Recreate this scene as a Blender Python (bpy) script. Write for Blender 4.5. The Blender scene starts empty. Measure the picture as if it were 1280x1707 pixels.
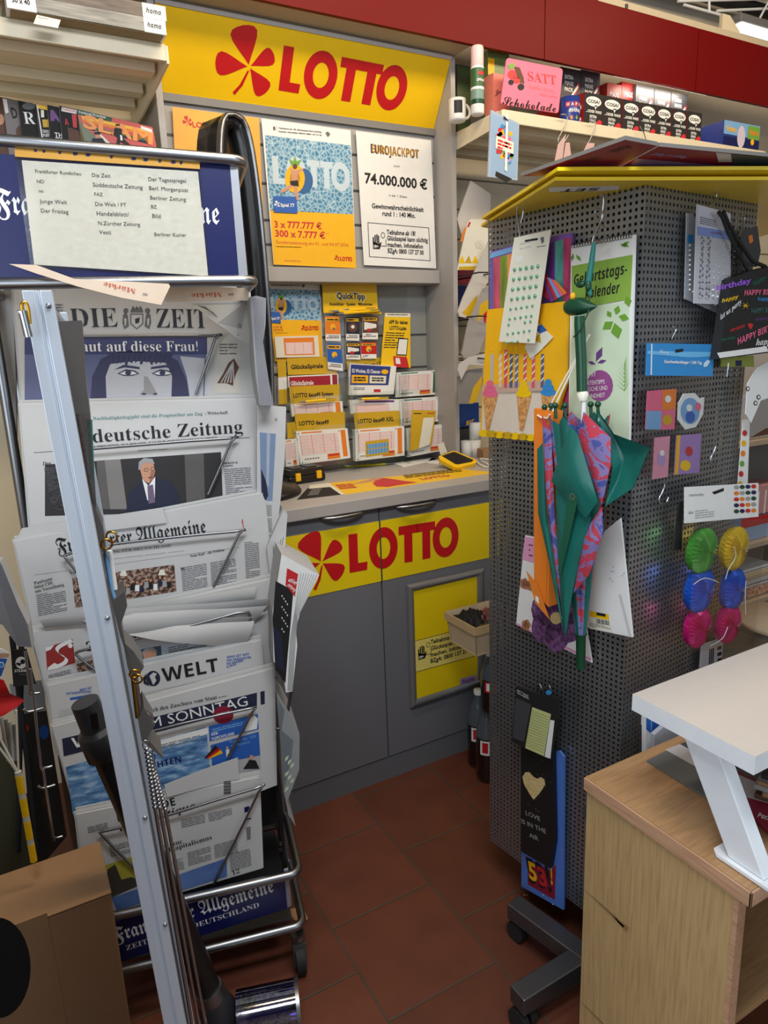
import bpy, math, random
from mathutils import Matrix, Vector
random.seed(7)
SC = bpy.context.scene
COL = SC.collection
# ---------------------------------------------------------------- camera
YAW, PITCH, ROLL, FPX = 0.501085, 0.231430, -0.038607, 1156.49
CAM = Vector((0, 0, 1.5))
_f = Vector((math.sin(YAW)*math.cos(PITCH), math.cos(YAW)*math.cos(PITCH), -math.sin(PITCH)))
_r0 = Vector((math.cos(YAW), -math.sin(YAW), 0)); _u0 = _r0.cross(_f)
_r = _r0*math.cos(ROLL) + _u0*math.sin(ROLL); _u = -_r0*math.sin(ROLL) + _u0*math.cos(ROLL)
cd = bpy.data.cameras.new('camera'); cam = bpy.data.objects.new('camera', cd); COL.objects.link(cam)
cd.sensor_fit = 'HORIZONTAL'; cd.sensor_width = 36; cd.lens = FPX/1280*36; cd.clip_start = .02
cam.matrix_world = Matrix(((_r.x, _u.x, -_f.x, 0), (_r.y, _u.y, -_f.y, 0), (_r.z, _u.z, -_f.z, 1.5), (0, 0, 0, 1)))
SC.camera = cam
# ---------------------------------------------------------------- light and exposure
SC.view_settings.view_transform = 'Standard'; SC.view_settings.look = 'None'
SC.view_settings.gamma = 1; SC.view_settings.use_curve_mapping = False
SC.view_settings.exposure = 0.0
W = bpy.data.worlds.new('world'); SC.world = W; W.use_nodes = True
W.node_tree.nodes['Background'].inputs[0].default_value = (.75, .87, 1, 1)
W.node_tree.nodes['Background'].inputs[1].default_value = 0.32

def area(name, loc, target, sx, sy, power, col):
    l = bpy.data.lights.new(name, 'AREA'); l.shape = 'RECTANGLE'; l.size = sx; l.size_y = sy
    l.energy = power; l.color = col
    o = bpy.data.objects.new(name, l); COL.objects.link(o); o.location = loc
    d = (Vector(target)-Vector(loc)).normalized(); x = d.cross(Vector((0, 0, 1))).normalized(); y = x.cross(d)
    o.matrix_world = Matrix(((x.x, y.x, -d.x, loc[0]), (x.y, y.y, -d.y, loc[1]), (x.z, y.z, -d.z, loc[2]), (0, 0, 0, 1)))
    return o
area('daylight_shop_window', (1.9, -1.7, 1.6), (1.1, 1.5, 1.4), 2.6, 1.7, 16, (.80, .90, 1))
area('daylight_left_window', (-1.62, -.55, 1.6), (1.0, .75, 1.15), 1.9, 1.6, 34, (.84, .92, 1))
area('ceiling_panel_light', (.30, .30, 2.62), (.4, 1.1, 1.0), 1.1, .35, 28, (.88, .93, 1))
area('ceiling_strip_light_front', (.95, 1.05, 3.1), (1.0, 2.3, 1.6), 1.6, .25, 26, (1, .80, .56))
area('ceiling_strip_light_right', (2.6, 1.1, 3.1), (2.5, 2.2, 1.8), 1.4, .25, 16, (1, .80, .56))
area('shelf_strip_light', (2.62, 2.226, 2.515), (2.62, 2.31, 2.3), .34, .03, .9, (1, .90, .74))

# ---------------------------------------------------------------- materials
def lin(c):
    return tuple((x/12.92 if x <= .04045 else ((x+.055)/1.055)**2.4) for x in [v/255 for v in c]) + (1,)
MATS = {}
def mt(name, rgb, rough=.5, metal=0, noise=.06, scale=30, bump=0, stretch=None, alpha=None, coat=0, spec=.5):
    if name in MATS: return MATS[name]
    m = bpy.data.materials.new(name); MATS[name] = m; m.use_nodes = True
    nt = m.node_tree; N = nt.nodes; L = nt.links; p = N['Principled BSDF']
    c = lin(rgb)
    p.inputs['Roughness'].default_value = rough; p.inputs['Metallic'].default_value = metal
    p.inputs['Specular IOR Level'].default_value = spec; p.inputs['Coat Weight'].default_value = coat
    tc = N.new('ShaderNodeTexCoord'); mp = N.new('ShaderNodeMapping'); nz = N.new('ShaderNodeTexNoise')
    L.new(tc.outputs['Object'], mp.inputs[0]); L.new(mp.outputs[0], nz.inputs['Vector'])
    nz.inputs['Scale'].default_value = scale; nz.inputs['Detail'].default_value = 3
    if stretch: mp.inputs['Scale'].default_value = stretch
    mx = N.new('ShaderNodeMix'); mx.data_type = 'RGBA'
    mx.inputs[6].default_value = tuple(v*(1-noise) for v in c[:3])+(1,)
    mx.inputs[7].default_value = tuple(min(1, v*(1+noise)) for v in c[:3])+(1,)
    L.new(nz.outputs[0], mx.inputs[0]); L.new(mx.outputs[2], p.inputs['Base Color'])
    if bump:
        b = N.new('ShaderNodeBump'); b.inputs['Strength'].default_value = bump; b.inputs['Distance'].default_value = .002
        L.new(nz.outputs[0], b.inputs['Height']); L.new(b.outputs[0], p.inputs['Normal'])
    return m
def ramp_mat(name, kind, scale, stops, rough=.5, interp='LINEAR', stretch=(1, 1, 1), dist=0, metal=0, coat=0):
    if name in MATS: return MATS[name]
    m = bpy.data.materials.new(name); MATS[name] = m; m.use_nodes = True
    nt = m.node_tree; N = nt.nodes; L = nt.links; p = N['Principled BSDF']
    p.inputs['Roughness'].default_value = rough; p.inputs['Metallic'].default_value = metal; p.inputs['Coat Weight'].default_value = coat
    tc = N.new('ShaderNodeTexCoord'); mp = N.new('ShaderNodeMapping'); mp.inputs['Scale'].default_value = stretch
    L.new(tc.outputs['Object'], mp.inputs[0])
    if kind == 'voronoi':
        t = N.new('ShaderNodeTexVoronoi'); t.feature = 'DISTANCE_TO_EDGE'; o = t.outputs['Distance']
        nz = N.new('ShaderNodeTexNoise'); nz.inputs['Scale'].default_value = scale; vm = N.new('ShaderNodeVectorMath'); vm.operation = 'MULTIPLY_ADD'
        L.new(mp.outputs[0], nz.inputs['Vector']); L.new(nz.outputs['Color'], vm.inputs[0]); vm.inputs[1].default_value = (dist,)*3; L.new(mp.outputs[0], vm.inputs[2])
        L.new(vm.outputs[0], t.inputs['Vector'])
    else:
        t = N.new('ShaderNodeTexNoise'); o = t.outputs[0]; t.inputs['Detail'].default_value = 4; t.inputs['Distortion'].default_value = dist
        L.new(mp.outputs[0], t.inputs['Vector'])
    t.inputs['Scale'].default_value = scale
    r = N.new('ShaderNodeValToRGB'); r.color_ramp.interpolation = interp
    e = r.color_ramp.elements
    while len(e) < len(stops): e.new(.5)
    for i, (ps, c) in enumerate(stops): e[i].position = ps; e[i].color = lin(c)
    L.new(o, r.inputs[0]); L.new(r.outputs[0], p.inputs['Base Color'])
    return m
def clear_mat(name, tint=(235, 240, 245), gloss=.14, rough=.08):
    m = bpy.data.materials.new(name); MATS[name] = m; m.use_nodes = True
    nt = m.node_tree; N = nt.nodes; L = nt.links
    N.remove(N['Principled BSDF'])
    t = N.new('ShaderNodeBsdfTransparent'); t.inputs[0].default_value = lin(tint)
    g = N.new('ShaderNodeBsdfGlossy'); g.inputs['Roughness'].default_value = rough
    nz = N.new('ShaderNodeTexNoise'); nz.inputs['Scale'].default_value = 25
    mm = N.new('ShaderNodeMath'); mm.operation = 'MULTIPLY'; mm.inputs[1].default_value = gloss*2
    x = N.new('ShaderNodeMixShader'); L.new(nz.outputs[0], mm.inputs[0]); L.new(mm.outputs[0], x.inputs[0])
    L.new(t.outputs[0], x.inputs[1]); L.new(g.outputs[0], x.inputs[2])
    L.new(x.outputs[0], N['Material Output'].inputs[0])
    return m
CLEAR = clear_mat('clear_plastic', (250, 252, 252), .05); FILM = clear_mat('thin_film', (250, 250, 250), .07, .12)
WHITE = mt('white_print', (236, 236, 232), .5); PAPER = mt('newsprint', (198, 197, 195), .8, noise=.03)
PAPER2 = mt('grey_newsprint', (172, 172, 171), .8, noise=.05); SALMON = mt('salmon_newsprint', (222, 200, 176), .8)
CREAMP = mt('cream_paper', (232, 228, 210), .5)
INK = mt('black_ink', (22, 22, 24), .6); GREYINK = mt('grey_ink', (105, 105, 108), .7); LGREY = mt('light_grey_ink', (160, 160, 160), .7)
YEL = mt('lottery_yellow', (245, 198, 8), .4, noise=.03); YEL2 = mt('band_yellow', (236, 208, 20), .35, noise=.03); YELO = mt('warm_yellow', (246, 184, 20), .4)
OCHRE = mt('header_card_yellow', (205, 165, 25), .5)
RED = mt('logo_red', (196, 22, 28), .4, noise=.03); RED2 = mt('print_red', (200, 40, 45), .5); DRED = mt('maroon', (138, 25, 50), .5)
PINK = mt('pink', (232, 105, 140), .45); LPINK = mt('slip_pink', (238, 205, 202), .6); LILAC = mt('lilac', (180, 150, 200), .5)
ORANGE = mt('orange', (235, 130, 35), .5); BLUE = mt('print_blue', (40, 95, 180), .5); NAVY = mt('navy', (16, 24, 82), .35)
LBLUE = mt('light_blue', (120, 170, 215), .5); SKY = mt('sky_blue', (50, 140, 205), .4); DNAVY = mt('dark_navy', (28, 34, 58), .6); HAIR = mt('print_hair', (62, 64, 96), .7)
FACE = mt('print_face', (196, 198, 205), .7); SKIN = mt('print_skin', (205, 150, 120), .6); BROWN = mt('print_brown', (95, 62, 45), .6)
GREEN = mt('print_green', (110, 165, 60), .5); DGREEN = mt('dark_green', (18, 70, 45), .35); TEAL = mt('teal_print', (30, 120, 110), .5)
LGREEN = mt('pale_green', (205, 222, 190), .5); PURPLE = mt('purple', (105, 60, 130), .5)
BLACK = mt('black_plastic', (20, 20, 22), .35); MATTE = mt('matte_black', (24, 24, 26), .7); DGREY = mt('dark_grey', (62, 64, 68), .5)
MID = mt('mid_grey', (128, 128, 130), .5); GREY = mt('cabinet_grey', (112, 113, 118), .55, noise=.03); LGRY = mt('panel_grey', (168, 164, 160), .5, noise=.03)
SLAT = mt('slat_grey', (165, 162, 158), .5, noise=.03)
CREAM = mt('cream_metal', (226, 213, 184), .45, noise=.03); CHROME = mt('chrome', (185, 187, 192), .25, 1); STEEL = mt('steel', (150, 152, 156), .35, 1)
ALU = mt('brushed_aluminium', (196, 204, 214), .36, .35, scale=200, stretch=(1, 1, .05)); DSTEEL = mt('dull_steel', (110, 112, 116), .42, .9)
CORE_DARK = mt('dark_core', (26, 27, 28), .8)
ZINC = mt('zinc_sheet', (158, 160, 162), .3, .82, noise=.12, scale=60); GOLD = mt('gold', (215, 165, 60), .3, 1)
WHITEM = mt('white_lacquer', (236, 240, 244), .4); LINEN = mt('linen_white_laminate', (198, 190, 182), .55, noise=.05, scale=220, stretch=(1, .15, 1))
CARD = mt('cardboard', (165, 128, 92), .8, noise=.06); CARDD = mt('grey_cardboard', (120, 116, 110), .8)
RUB = mt('rubber', (30, 30, 32), .7); POOL = ramp_mat('pool_water', 'voronoi', 70, [(0, (196, 216, 226)), (.1, (120, 168, 194)), (.35, (66, 128, 166)), (1, (44, 102, 146))], .35, dist=.012)
SEA = ramp_mat('sea_photo', 'noise', 26, [(.3, (40, 80, 130)), (.5, (95, 140, 185)), (.68, (165, 195, 220)), (.8, (220, 228, 236))], .7, stretch=(1, 3, 1))
CROWD = ramp_mat('crowd_photo', 'noise', 120, [(.35, (40, 30, 30)), (.5, (110, 75, 55)), (.6, (190, 165, 150)), (.7, (60, 45, 45))], .7)
UMB = ramp_mat('umbrella_pattern', 'noise', 16, [(0, (72, 80, 150)), (.4, (125, 112, 165)), (.5, (186, 60, 78)), (.6, (140, 120, 172)), (.7, (62, 66, 132))], .45, 'CONSTANT', dist=1.5)
UTEAL = mt('umbrella_teal', (20, 102, 92), .4, noise=.08)
FASC = mt('fascia_red', (108, 9, 11), .42, noise=.03, spec=.12)
GOLDG = ramp_mat('gold_glitter', 'noise', 900, [(.4, (140, 105, 50)), (.5, (225, 195, 120)), (.62, (250, 235, 190))], .4)

# ---------------------------------------------------------------- pixel rays onto real planes
def ray(px, py):
    return (_f + _r*((px-640)/FPX) - _u*((py-853.5)/FPX)).normalized()
def hit(px, py, p, n):
    d = ray(px, py); return CAM + d*((Vector(p)-CAM).dot(n)/d.dot(n))
def onz(px, py, z): return hit(px, py, (0, 0, z), Vector((0, 0, 1)))
def ony(px, py, y): return hit(px, py, (0, y, 0), Vector((0, 1, 0)))
class Fr:
    """a flat frame: origin o, u right, v up, n towards the viewer"""
    def __init__(s, o, n, u=None):
        s.o = Vector(o); s.n = Vector(n).normalized()
        s.u = Vector(u).normalized() if u else (Vector((1, 0, 0)) if abs(s.n.z) > .95 else Vector((0, 0, 1)).cross(s.n).normalized())
        s.v = s.n.cross(s.u)
    @property
    def M(s): return Matrix(((s.u.x, s.v.x, s.n.x, s.o.x), (s.u.y, s.v.y, s.n.y, s.o.y), (s.u.z, s.v.z, s.n.z, s.o.z), (0, 0, 0, 1)))
    def L(s, px, py):
        d = hit(px, py, s.o, s.n)-s.o; return (d.dot(s.u), d.dot(s.v))
def fpx(p, n, px, py, off=0, u=None):
    n = Vector(n).normalized(); p = Vector(p)+n*off
    return Fr(hit(px, py, p, n), n, u)
class At:
    def __init__(s, x, y, z, rz=0, M=None): s.M = M if M is not None else Matrix.Translation((x, y, z)) @ Matrix.Rotation(rz, 4, 'Z')

# ---------------------------------------------------------------- text glyph meshes
_ST = {'se': (0x1D400, 0x1D41A, 0x1D7CE), 'fr': (0x1D56C, 0x1D586, None), 'si': (0x1D468, 0x1D482, None), 'sc': (0x1D4D0, 0x1D4EA, None),
       'sb': (0x1D5D4, 0x1D5EE, 0x1D7EC), 'bi': (0x1D63C, 0x1D656, None)}
_G = {}
def _mesh(s, off):
    c = bpy.data.curves.new('t', 'FONT'); c.body = s; c.resolution_u = 2; c.offset = off
    o = bpy.data.objects.new('t', c); COL.objects.link(o)
    m = bpy.data.meshes.new_from_object(o)
    r = ([tuple(v.co[:2]) for v in m.vertices], [tuple(p.vertices) for p in m.polygons])
    bpy.data.objects.remove(o); bpy.data.curves.remove(c); bpy.data.meshes.remove(m)
    return r
def glyphs(s, st):
    k = (s, st)
    if k in _G: return _G[k]
    off = .028 if 'b' == st else (-.006 if st == 'se' else 0)
    t = _ST.get(st); body = ''; dots = []
    for ch in s:
        if t:
            if ch in 'äöüÄÖÜ': dots.append(len(body)); ch = {'ä': 'a', 'ö': 'o', 'ü': 'u', 'Ä': 'A', 'Ö': 'O', 'Ü': 'U'}[ch]
            if 'A' <= ch <= 'Z': ch = chr(t[0]+ord(ch)-65)
            elif 'a' <= ch <= 'z': ch = chr(t[1]+ord(ch)-97)
            elif ch.isdigit() and t[2]: ch = chr(t[2]+ord(ch)-48)
        body += ch
    v, f = _mesh(body, off); v = list(v); f = list(f)
    for i in dots:
        a = max(p[0] for p in _mesh(body[:i+1], off)[0]); one = [p for p in _mesh(body[i], off)[0]]
        wd = max(p[0] for p in one)-min(p[0] for p in one); top = max(p[1] for p in one)+.13
        for dx in (-.12, .12):
            b0 = len(v); v += [(a-wd/2+dx+.055*math.cos(q*math.pi/4), top+.055*math.sin(q*math.pi/4)) for q in range(8)]
            f.append(tuple(range(b0, b0+8)))
    x0 = min(p[0] for p in v); v = [(p[0]-x0, p[1]) for p in v]
    _G[k] = (v, f, max(p[0] for p in v)); return _G[k]

# ---------------------------------------------------------------- mesh builder
LAY = .0004
class B:
    def __init__(s, fr=None):
        s.fr = fr; s.v = []; s.f = []; s.m = []; s.sm = []; s.mats = []; s.warp = None; s.z0 = 0
    def add(s, mat, vs, fs, smooth=False):
        if mat not in s.mats: s.mats.append(mat)
        i = s.mats.index(mat); b = len(s.v); s.v += [tuple(v) for v in vs]
        for f in fs: s.f.append(tuple(b+k for k in f)); s.m.append(i); s.sm.append(smooth)
        return s
    def box(s, mat, a, b):
        x0, y0, z0 = a; x1, y1, z1 = b
        return s.add(mat, [(x0, y0, z0), (x1, y0, z0), (x1, y1, z0), (x0, y1, z0), (x0, y0, z1), (x1, y0, z1), (x1, y1, z1), (x0, y1, z1)],
                     [(0, 3, 2, 1), (4, 5, 6, 7), (0, 1, 5, 4), (1, 2, 6, 5), (2, 3, 7, 6), (3, 0, 4, 7)])
    def prism(s, mat, pts, z0, z1, side=None):
        n = len(pts); A = sum(pts[i][0]*pts[(i+1) % n][1]-pts[(i+1) % n][0]*pts[i][1] for i in range(n))
        if A < 0: pts = pts[::-1]
        s.add(mat, [(x, y, z1) for x, y in pts], [tuple(range(n))])
        s.add(side or mat, [(x, y, z0) for x, y in pts]+[(x, y, z1) for x, y in pts], [tuple(range(n-1, -1, -1))]+[(i, (i+1) % n, n+(i+1) % n, n+i) for i in range(n)])
        return s
    def tube(s, mat, pts, r, seg=8, close=False):
        pts = [Vector(p) for p in pts]; n = len(pts); vs = []; fs = []; up = None
        for i, p in enumerate(pts):
            if close: t = (pts[(i+1) % n]-pts[i-1])
            else: t = (pts[min(i+1, n-1)]-pts[max(i-1, 0)])
            t = t.normalized() if t.length > 1e-9 else Vector((0, 0, 1))
            if up is None: up = Vector((0, 0, 1)) if abs(t.z) < .9 else Vector((1, 0, 0))
            a = t.cross(up).normalized(); up = a.cross(t).normalized()
            rr = r[i] if isinstance(r, (list, tuple)) else r
            for k in range(seg):
                q = 2*math.pi*k/seg; vs.append(p+a*(rr*math.cos(q))+up*(rr*math.sin(q)))
        for i in range(n if close else n-1):
            j = (i+1) % n
            for k in range(seg): fs.append((i*seg+k, i*seg+(k+1) % seg, j*seg+(k+1) % seg, j*seg+k))
        s.add(mat, vs, fs, True)
        if not close:
            s.add(mat, vs[:seg], [tuple(range(seg-1, -1, -1))]); s.add(mat, vs[-seg:], [tuple(range(seg))])
        return s
    def cyl(s, mat, p, q, r, r2=None, seg=16): return s.tube(mat, [p, q], [r, r if r2 is None else r2], seg)
    def lathe(s, mat, prof, o=(0, 0, 0), seg=20):
        vs = []; fs = []; n = len(prof)
        for r, z in prof:
            for k in range(seg):
                q = 2*math.pi*k/seg; vs.append((o[0]+r*math.cos(q), o[1]+r*math.sin(q), o[2]+z))
        for i in range(n-1):
            for k in range(seg): fs.append((i*seg+k, i*seg+(k+1) % seg, (i+1)*seg+(k+1) % seg, (i+1)*seg+k))
        return s.add(mat, vs, fs, True)
    def sph(s, mat, c, r, seg=14, ring=8):
        r = r if isinstance(r, (list, tuple)) else (r, r, r); vs = []; fs = []
        for i in range(ring+1):
            a = math.pi*i/ring
            for k in range(seg):
                q = 2*math.pi*k/seg; vs.append((c[0]+r[0]*math.sin(a)*math.cos(q), c[1]+r[1]*math.sin(a)*math.sin(q), c[2]-r[2]*math.cos(a)))
        for i in range(ring):
            for k in range(seg): fs.append((i*seg+k, i*seg+(k+1) % seg, (i+1)*seg+(k+1) % seg, (i+1)*seg+k))
        return s.add(mat, vs, fs, True)
    def grid(s, mat, c, nx, ny, z=0, t=0, side=None):
        """bilinear sheet through four local corners TL,TR,BR,BL with thickness t behind it"""
        vs = []
        def lay(zz):
            o = []
            for j in range(ny+1):
                for i in range(nx+1):
                    a, b = i/nx, j/ny
                    o.append(tuple((c[0][k]*(1-a)+c[1][k]*a)*(1-b)+(c[3][k]*(1-a)+c[2][k]*a)*b for k in (0, 1))+(zz,))
            return o
        w = nx+1; q = [(j*w+i, (j+1)*w+i, (j+1)*w+i+1, j*w+i+1) for j in range(ny) for i in range(nx)]
        s.add(mat, lay(z), q, nx+ny > 2)
        if t:
            n = w*(ny+1); edge = [i for i in range(w)]+[j*w+nx for j in range(1, ny+1)]+[ny*w+i for i in range(nx-1, -1, -1)]+[j*w for j in range(ny-1, 0, -1)]
            s.add(side or mat, lay(z)+lay(z-t), [tuple(n+k for k in f[::-1]) for f in q]+[(edge[k], edge[(k+1) % len(edge)], n+edge[(k+1) % len(edge)], n+edge[k]) for k in range(len(edge))])
        return s
    # flat print in local coordinates
    def flat(s, mat, pts, l=1):
        n = len(pts); A = sum(pts[i][0]*pts[(i+1) % n][1]-pts[(i+1) % n][0]*pts[i][1] for i in range(n))
        if A < 0: pts = pts[::-1]
        return s.add(mat, [(p[0], p[1], s.z0+l*LAY) for p in pts], [tuple(range(n))])
    def rect(s, mat, x0, y0, x1, y1, l=1): return s.flat(mat, [(x0, y0), (x1, y0), (x1, y1), (x0, y1)], l)
    def disc(s, mat, x, y, rx, ry=None, l=1, n=20, a0=0, a1=6.2832, rot=0):
        ry = rx if ry is None else ry; P = []
        for k in range(n):
            q = a0+(a1-a0)*k/(n if a1-a0 > 6.28 else n-1); a, b = rx*math.cos(q), ry*math.sin(q)
            P.append((x+a*math.cos(rot)-b*math.sin(rot), y+a*math.sin(rot)+b*math.cos(rot)))
        return s.flat(mat, P, l)
    def ring(s, mat, x, y, rx, ry, t, l=1, n=28):
        vs = [(x+(rx-d)*math.cos(6.2832*k/n), y+(ry-d)*math.sin(6.2832*k/n), s.z0+l*LAY) for d in (0, t) for k in range(n)]
        return s.add(mat, vs, [(k, (k+1) % n, n+(k+1) % n, n+k) for k in range(n)])
    def tx(s, mat, body, a, b=None, h=None, st='', l=2, size=None):
        """text from baseline point a to b (fitted) with cap height h"""
        v, f, w = glyphs(body, st); cap = .70
        if b is not None:
            d = Vector((b[0]-a[0], b[1]-a[1])); L = d.length; ux, uy = d.x/L, d.y/L; sx = L/w
        else: ux, uy = 1, 0; sx = (size or h/cap)
        sy = h/cap if h else sx
        return s.add(mat, [(a[0]+x*sx*ux-y*sy*uy, a[1]+x*sx*uy+y*sy*ux, s.z0+l*LAY) for x, y in v], f)
    def greek(s, mat, tl, tr, bl, rows, fill=.5, l=1, words=5):
        """a column of unreadably small body copy"""
        U = (tr[0]-tl[0], tr[1]-tl[1]); V = (bl[0]-tl[0], bl[1]-tl[1])
        for i in range(rows):
            b0 = i/rows; b1 = b0+fill/rows; x = 0; end = 1 if random.random() > .12 else random.uniform(.3, .8)
            while x < end-.02:
                w = min(random.uniform(.5, 1.5)/words, end-x); e = x+w*.9
                s.flat(mat, [(tl[0]+U[0]*p+V[0]*q, tl[1]+U[1]*p+V[1]*q) for p, q in ((x, b0), (e, b0), (e, b1), (x, b1))], l); x += w
        return s
    # the same with photo pixels mapped onto the frame's plane
    def P(s, pts): return [s.fr.L(*p) for p in pts]
    def pp(s, mat, pts, l=1): return s.flat(mat, s.P(pts), l)
    def pr(s, mat, x0, y0, x1, y1, l=1): return s.pp(mat, [(x0, y0), (x1, y0), (x1, y1), (x0, y1)], l)
    def pd(s, mat, x, y, rx, ry=None, l=1, n=18):
        ry = rx if ry is None else ry; return s.pp(mat, [(x+rx*math.cos(6.2832*k/n), y+ry*math.sin(6.2832*k/n)) for k in range(n)], l)
    def pt(s, mat, body, a, b, hpx=None, st='', l=2):
        A, Bb = s.P([a, b]); h = None
        if hpx: c = s.fr.L(a[0], a[1]-hpx); h = math.hypot(c[0]-A[0], c[1]-A[1])
        return s.tx(mat, body, A, Bb, h, st, l)
    def pg(s, mat, tl, tr, bl, rows, fill=.5, l=1, words=5): return s.greek(mat, *s.P([tl, tr, bl]), rows, fill, l, words)
    def ps(s, mat, c, t=.0006, nx=1, ny=1, side=None, z=0): return s.grid(mat, s.P(c), nx, ny, z, t, side)
    def ppr(s, mat, pts, t, side=None): return s.prism(mat, s.P(pts), -t, 0, side)
    def wrect(s, mat, x0, y0, x1, y1, l=1): return s.grid(mat, [(x0, y1), (x1, y1), (x1, y0), (x0, y0)], 12, 1, s.z0+l*LAY)
    def mesh(s, name):
        me = bpy.data.meshes.new(name); vs = s.v
        if s.warp: vs = [s.warp(*v) for v in vs]
        me.from_pydata(vs, [], s.f)
        for m in s.mats: me.materials.append(m)
        me.polygons.foreach_set('material_index', s.m); me.polygons.foreach_set('use_smooth', s.sm); me.update()
        return me
def link(name, me, M=None, parent=None):
    o = bpy.data.objects.new(name, me); COL.objects.link(o)
    if parent: o.parent = parent
    if M is not None: o.matrix_local = M
    return o
def tag(o, label, cat, group=None):
    o['label'] = label; o['category'] = cat
    if group: o['group'] = group
    return o
def thing(name, label, cat, fr, group=None):
    return tag(link(name, None, fr.M), label, cat, group)
def part(root, name, b, label=None, bev=0, M=None):
    o = link(name, b.mesh(name), M, root)
    if label: o['label'] = label
    if bev: bevel(o, bev)
    return o
def bevel(o, w, seg=2):
    m = o.modifiers.new('bevel', 'BEVEL'); m.width = w; m.segments = seg; m.limit_method = 'ANGLE'
def one(name, label, cat, b, fr=None, group=None, bev=0):
    o = tag(link(name, b.mesh(name), (fr or b.fr).M), label, cat, group)
    if bev: bevel(o, bev)
    return o
def struct(name, b, M=None):
    o = link(name, b.mesh(name), M); o['kind'] = 'structure'; return o
WORLD = At(0, 0, 0)
Y_ = Vector((0, -1, 0)); Z_ = Vector((0, 0, 1))
def clover(b, mat, pts, l=2):
    """four leaf clover mark: centre, size and angle in local coordinates"""
    x, y, sz, rot = pts
    half = ((0, 0), (.2, .1), (.45, .24), (.68, .35), (.84, .38), (.95, .31), (1.0, .17), (1.02, 0))
    for k, (ang, ln, wd) in enumerate(((1.95, 1.0, 1.1), (.62, .8, .8), (3.28, .98, .85), (-.72, .82, .95))):
        a = ang+rot; P = []
        for u, w in half+tuple((u, -w) for u, w in half[-2:0:-1]):
            u = (.05+ln*u)*sz; w = w*wd*ln*sz; P.append((x+u*math.cos(a)-w*math.sin(a), y+u*math.sin(a)+w*math.cos(a)))
        b.flat(mat, P, l)
    c, s_ = math.cos(rot), math.sin(rot)
    b.flat(mat, [(x+u*c*sz-v*s_*sz, y+u*s_*sz+v*c*sz) for u, v in ((-.03, -.12), (.03, -.1), (-.1, -.55), (-.3, -.86), (-.38, -.8), (-.2, -.55))], l)
def lotto(b, mat, A, Bp, h, l=2):
    """the wide heavy LOTTO wordmark drawn letter by letter between two baseline points"""
    d = Vector((Bp[0]-A[0], Bp[1]-A[1])); L = d.length; ux, uy = d.x/L, d.y/L
    def T(x, y): return (A[0]+x*L*ux-y*h*uy, A[1]+x*L*uy+y*h*ux)
    for p in ([(0, 0), (.15, 0), (.155, .22), (.075, .22), (.075, 1), (0, 1)],):
        b.flat(mat, [T(*q) for q in p], l)
    for x in (.435, .603):
        b.flat(mat, [T(*q) for q in [(x+.05, 0), (x+.125, 0), (x+.125, .77), (x+.172, .77), (x+.172, 1), (x, 1), (x, .77), (x+.05, .77)]], l)
    for cx in (.298, .878):
        n = 30; vs = [T(cx+rx*math.cos(6.2832*k/n), .5+ry*math.sin(6.2832*k/n)) for rx, ry in ((.127, .555), (.06, .29)) for k in range(n)]
        b.add(mat, [(p[0], p[1], b.z0+l*LAY) for p in vs], [(k, (k+1) % n, n+(k+1) % n, n+k) for k in range(n)])
def hand18(b, x, y, s, l=3):
    """stop hand pictogram with a figure behind it"""
    b.flat(INK, [(x-.3*s, y-.5*s), (x+.25*s, y-.5*s), (x+.42*s, y-.05*s), (x+.32*s, y-.02*s), (x+.2*s, y-.2*s), (x-.3*s, y+.05*s)], l)
    for k, (dx, hh) in enumerate(((-.3, .3), (-.15, .45), (0, .5), (.13, .42))): b.rect(INK, x+dx*s, y-.25*s, x+(dx+.1)*s, y+hh*s, l)
    b.ring(INK, x+.55*s, y+.45*s, .17*s, .2*s, .04*s, l); b.flat(INK, [(x+.3*s, y-.3*s), (x+.8*s, y-.3*s), (x+.8*s, y+.18*s), (x+.76*s, y+.18*s), (x+.76*s, y-.26*s), (x+.3*s, y-.26*s)], l)
    b.tx(WHITE, '18+', (x-.24*s, y-.42*s), (x+.14*s, y-.42*s), .2*s, 'b', l+1)
def K(ox, oy, s): return lambda x, y: (ox+x*s, oy+y*s)
k1 = K(0, 0, .34375); k2 = K(420, 0, .34375); k3 = K(840, 0, .34375); k4 = K(0, 440, .375); k5 = K(440, 440, .3125)
k6 = K(790, 300, .3828); k7 = K(0, 860, .4219); k8 = K(440, 780, .34375)
def kk(k, *p): return [k(*q) for q in p]
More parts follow.
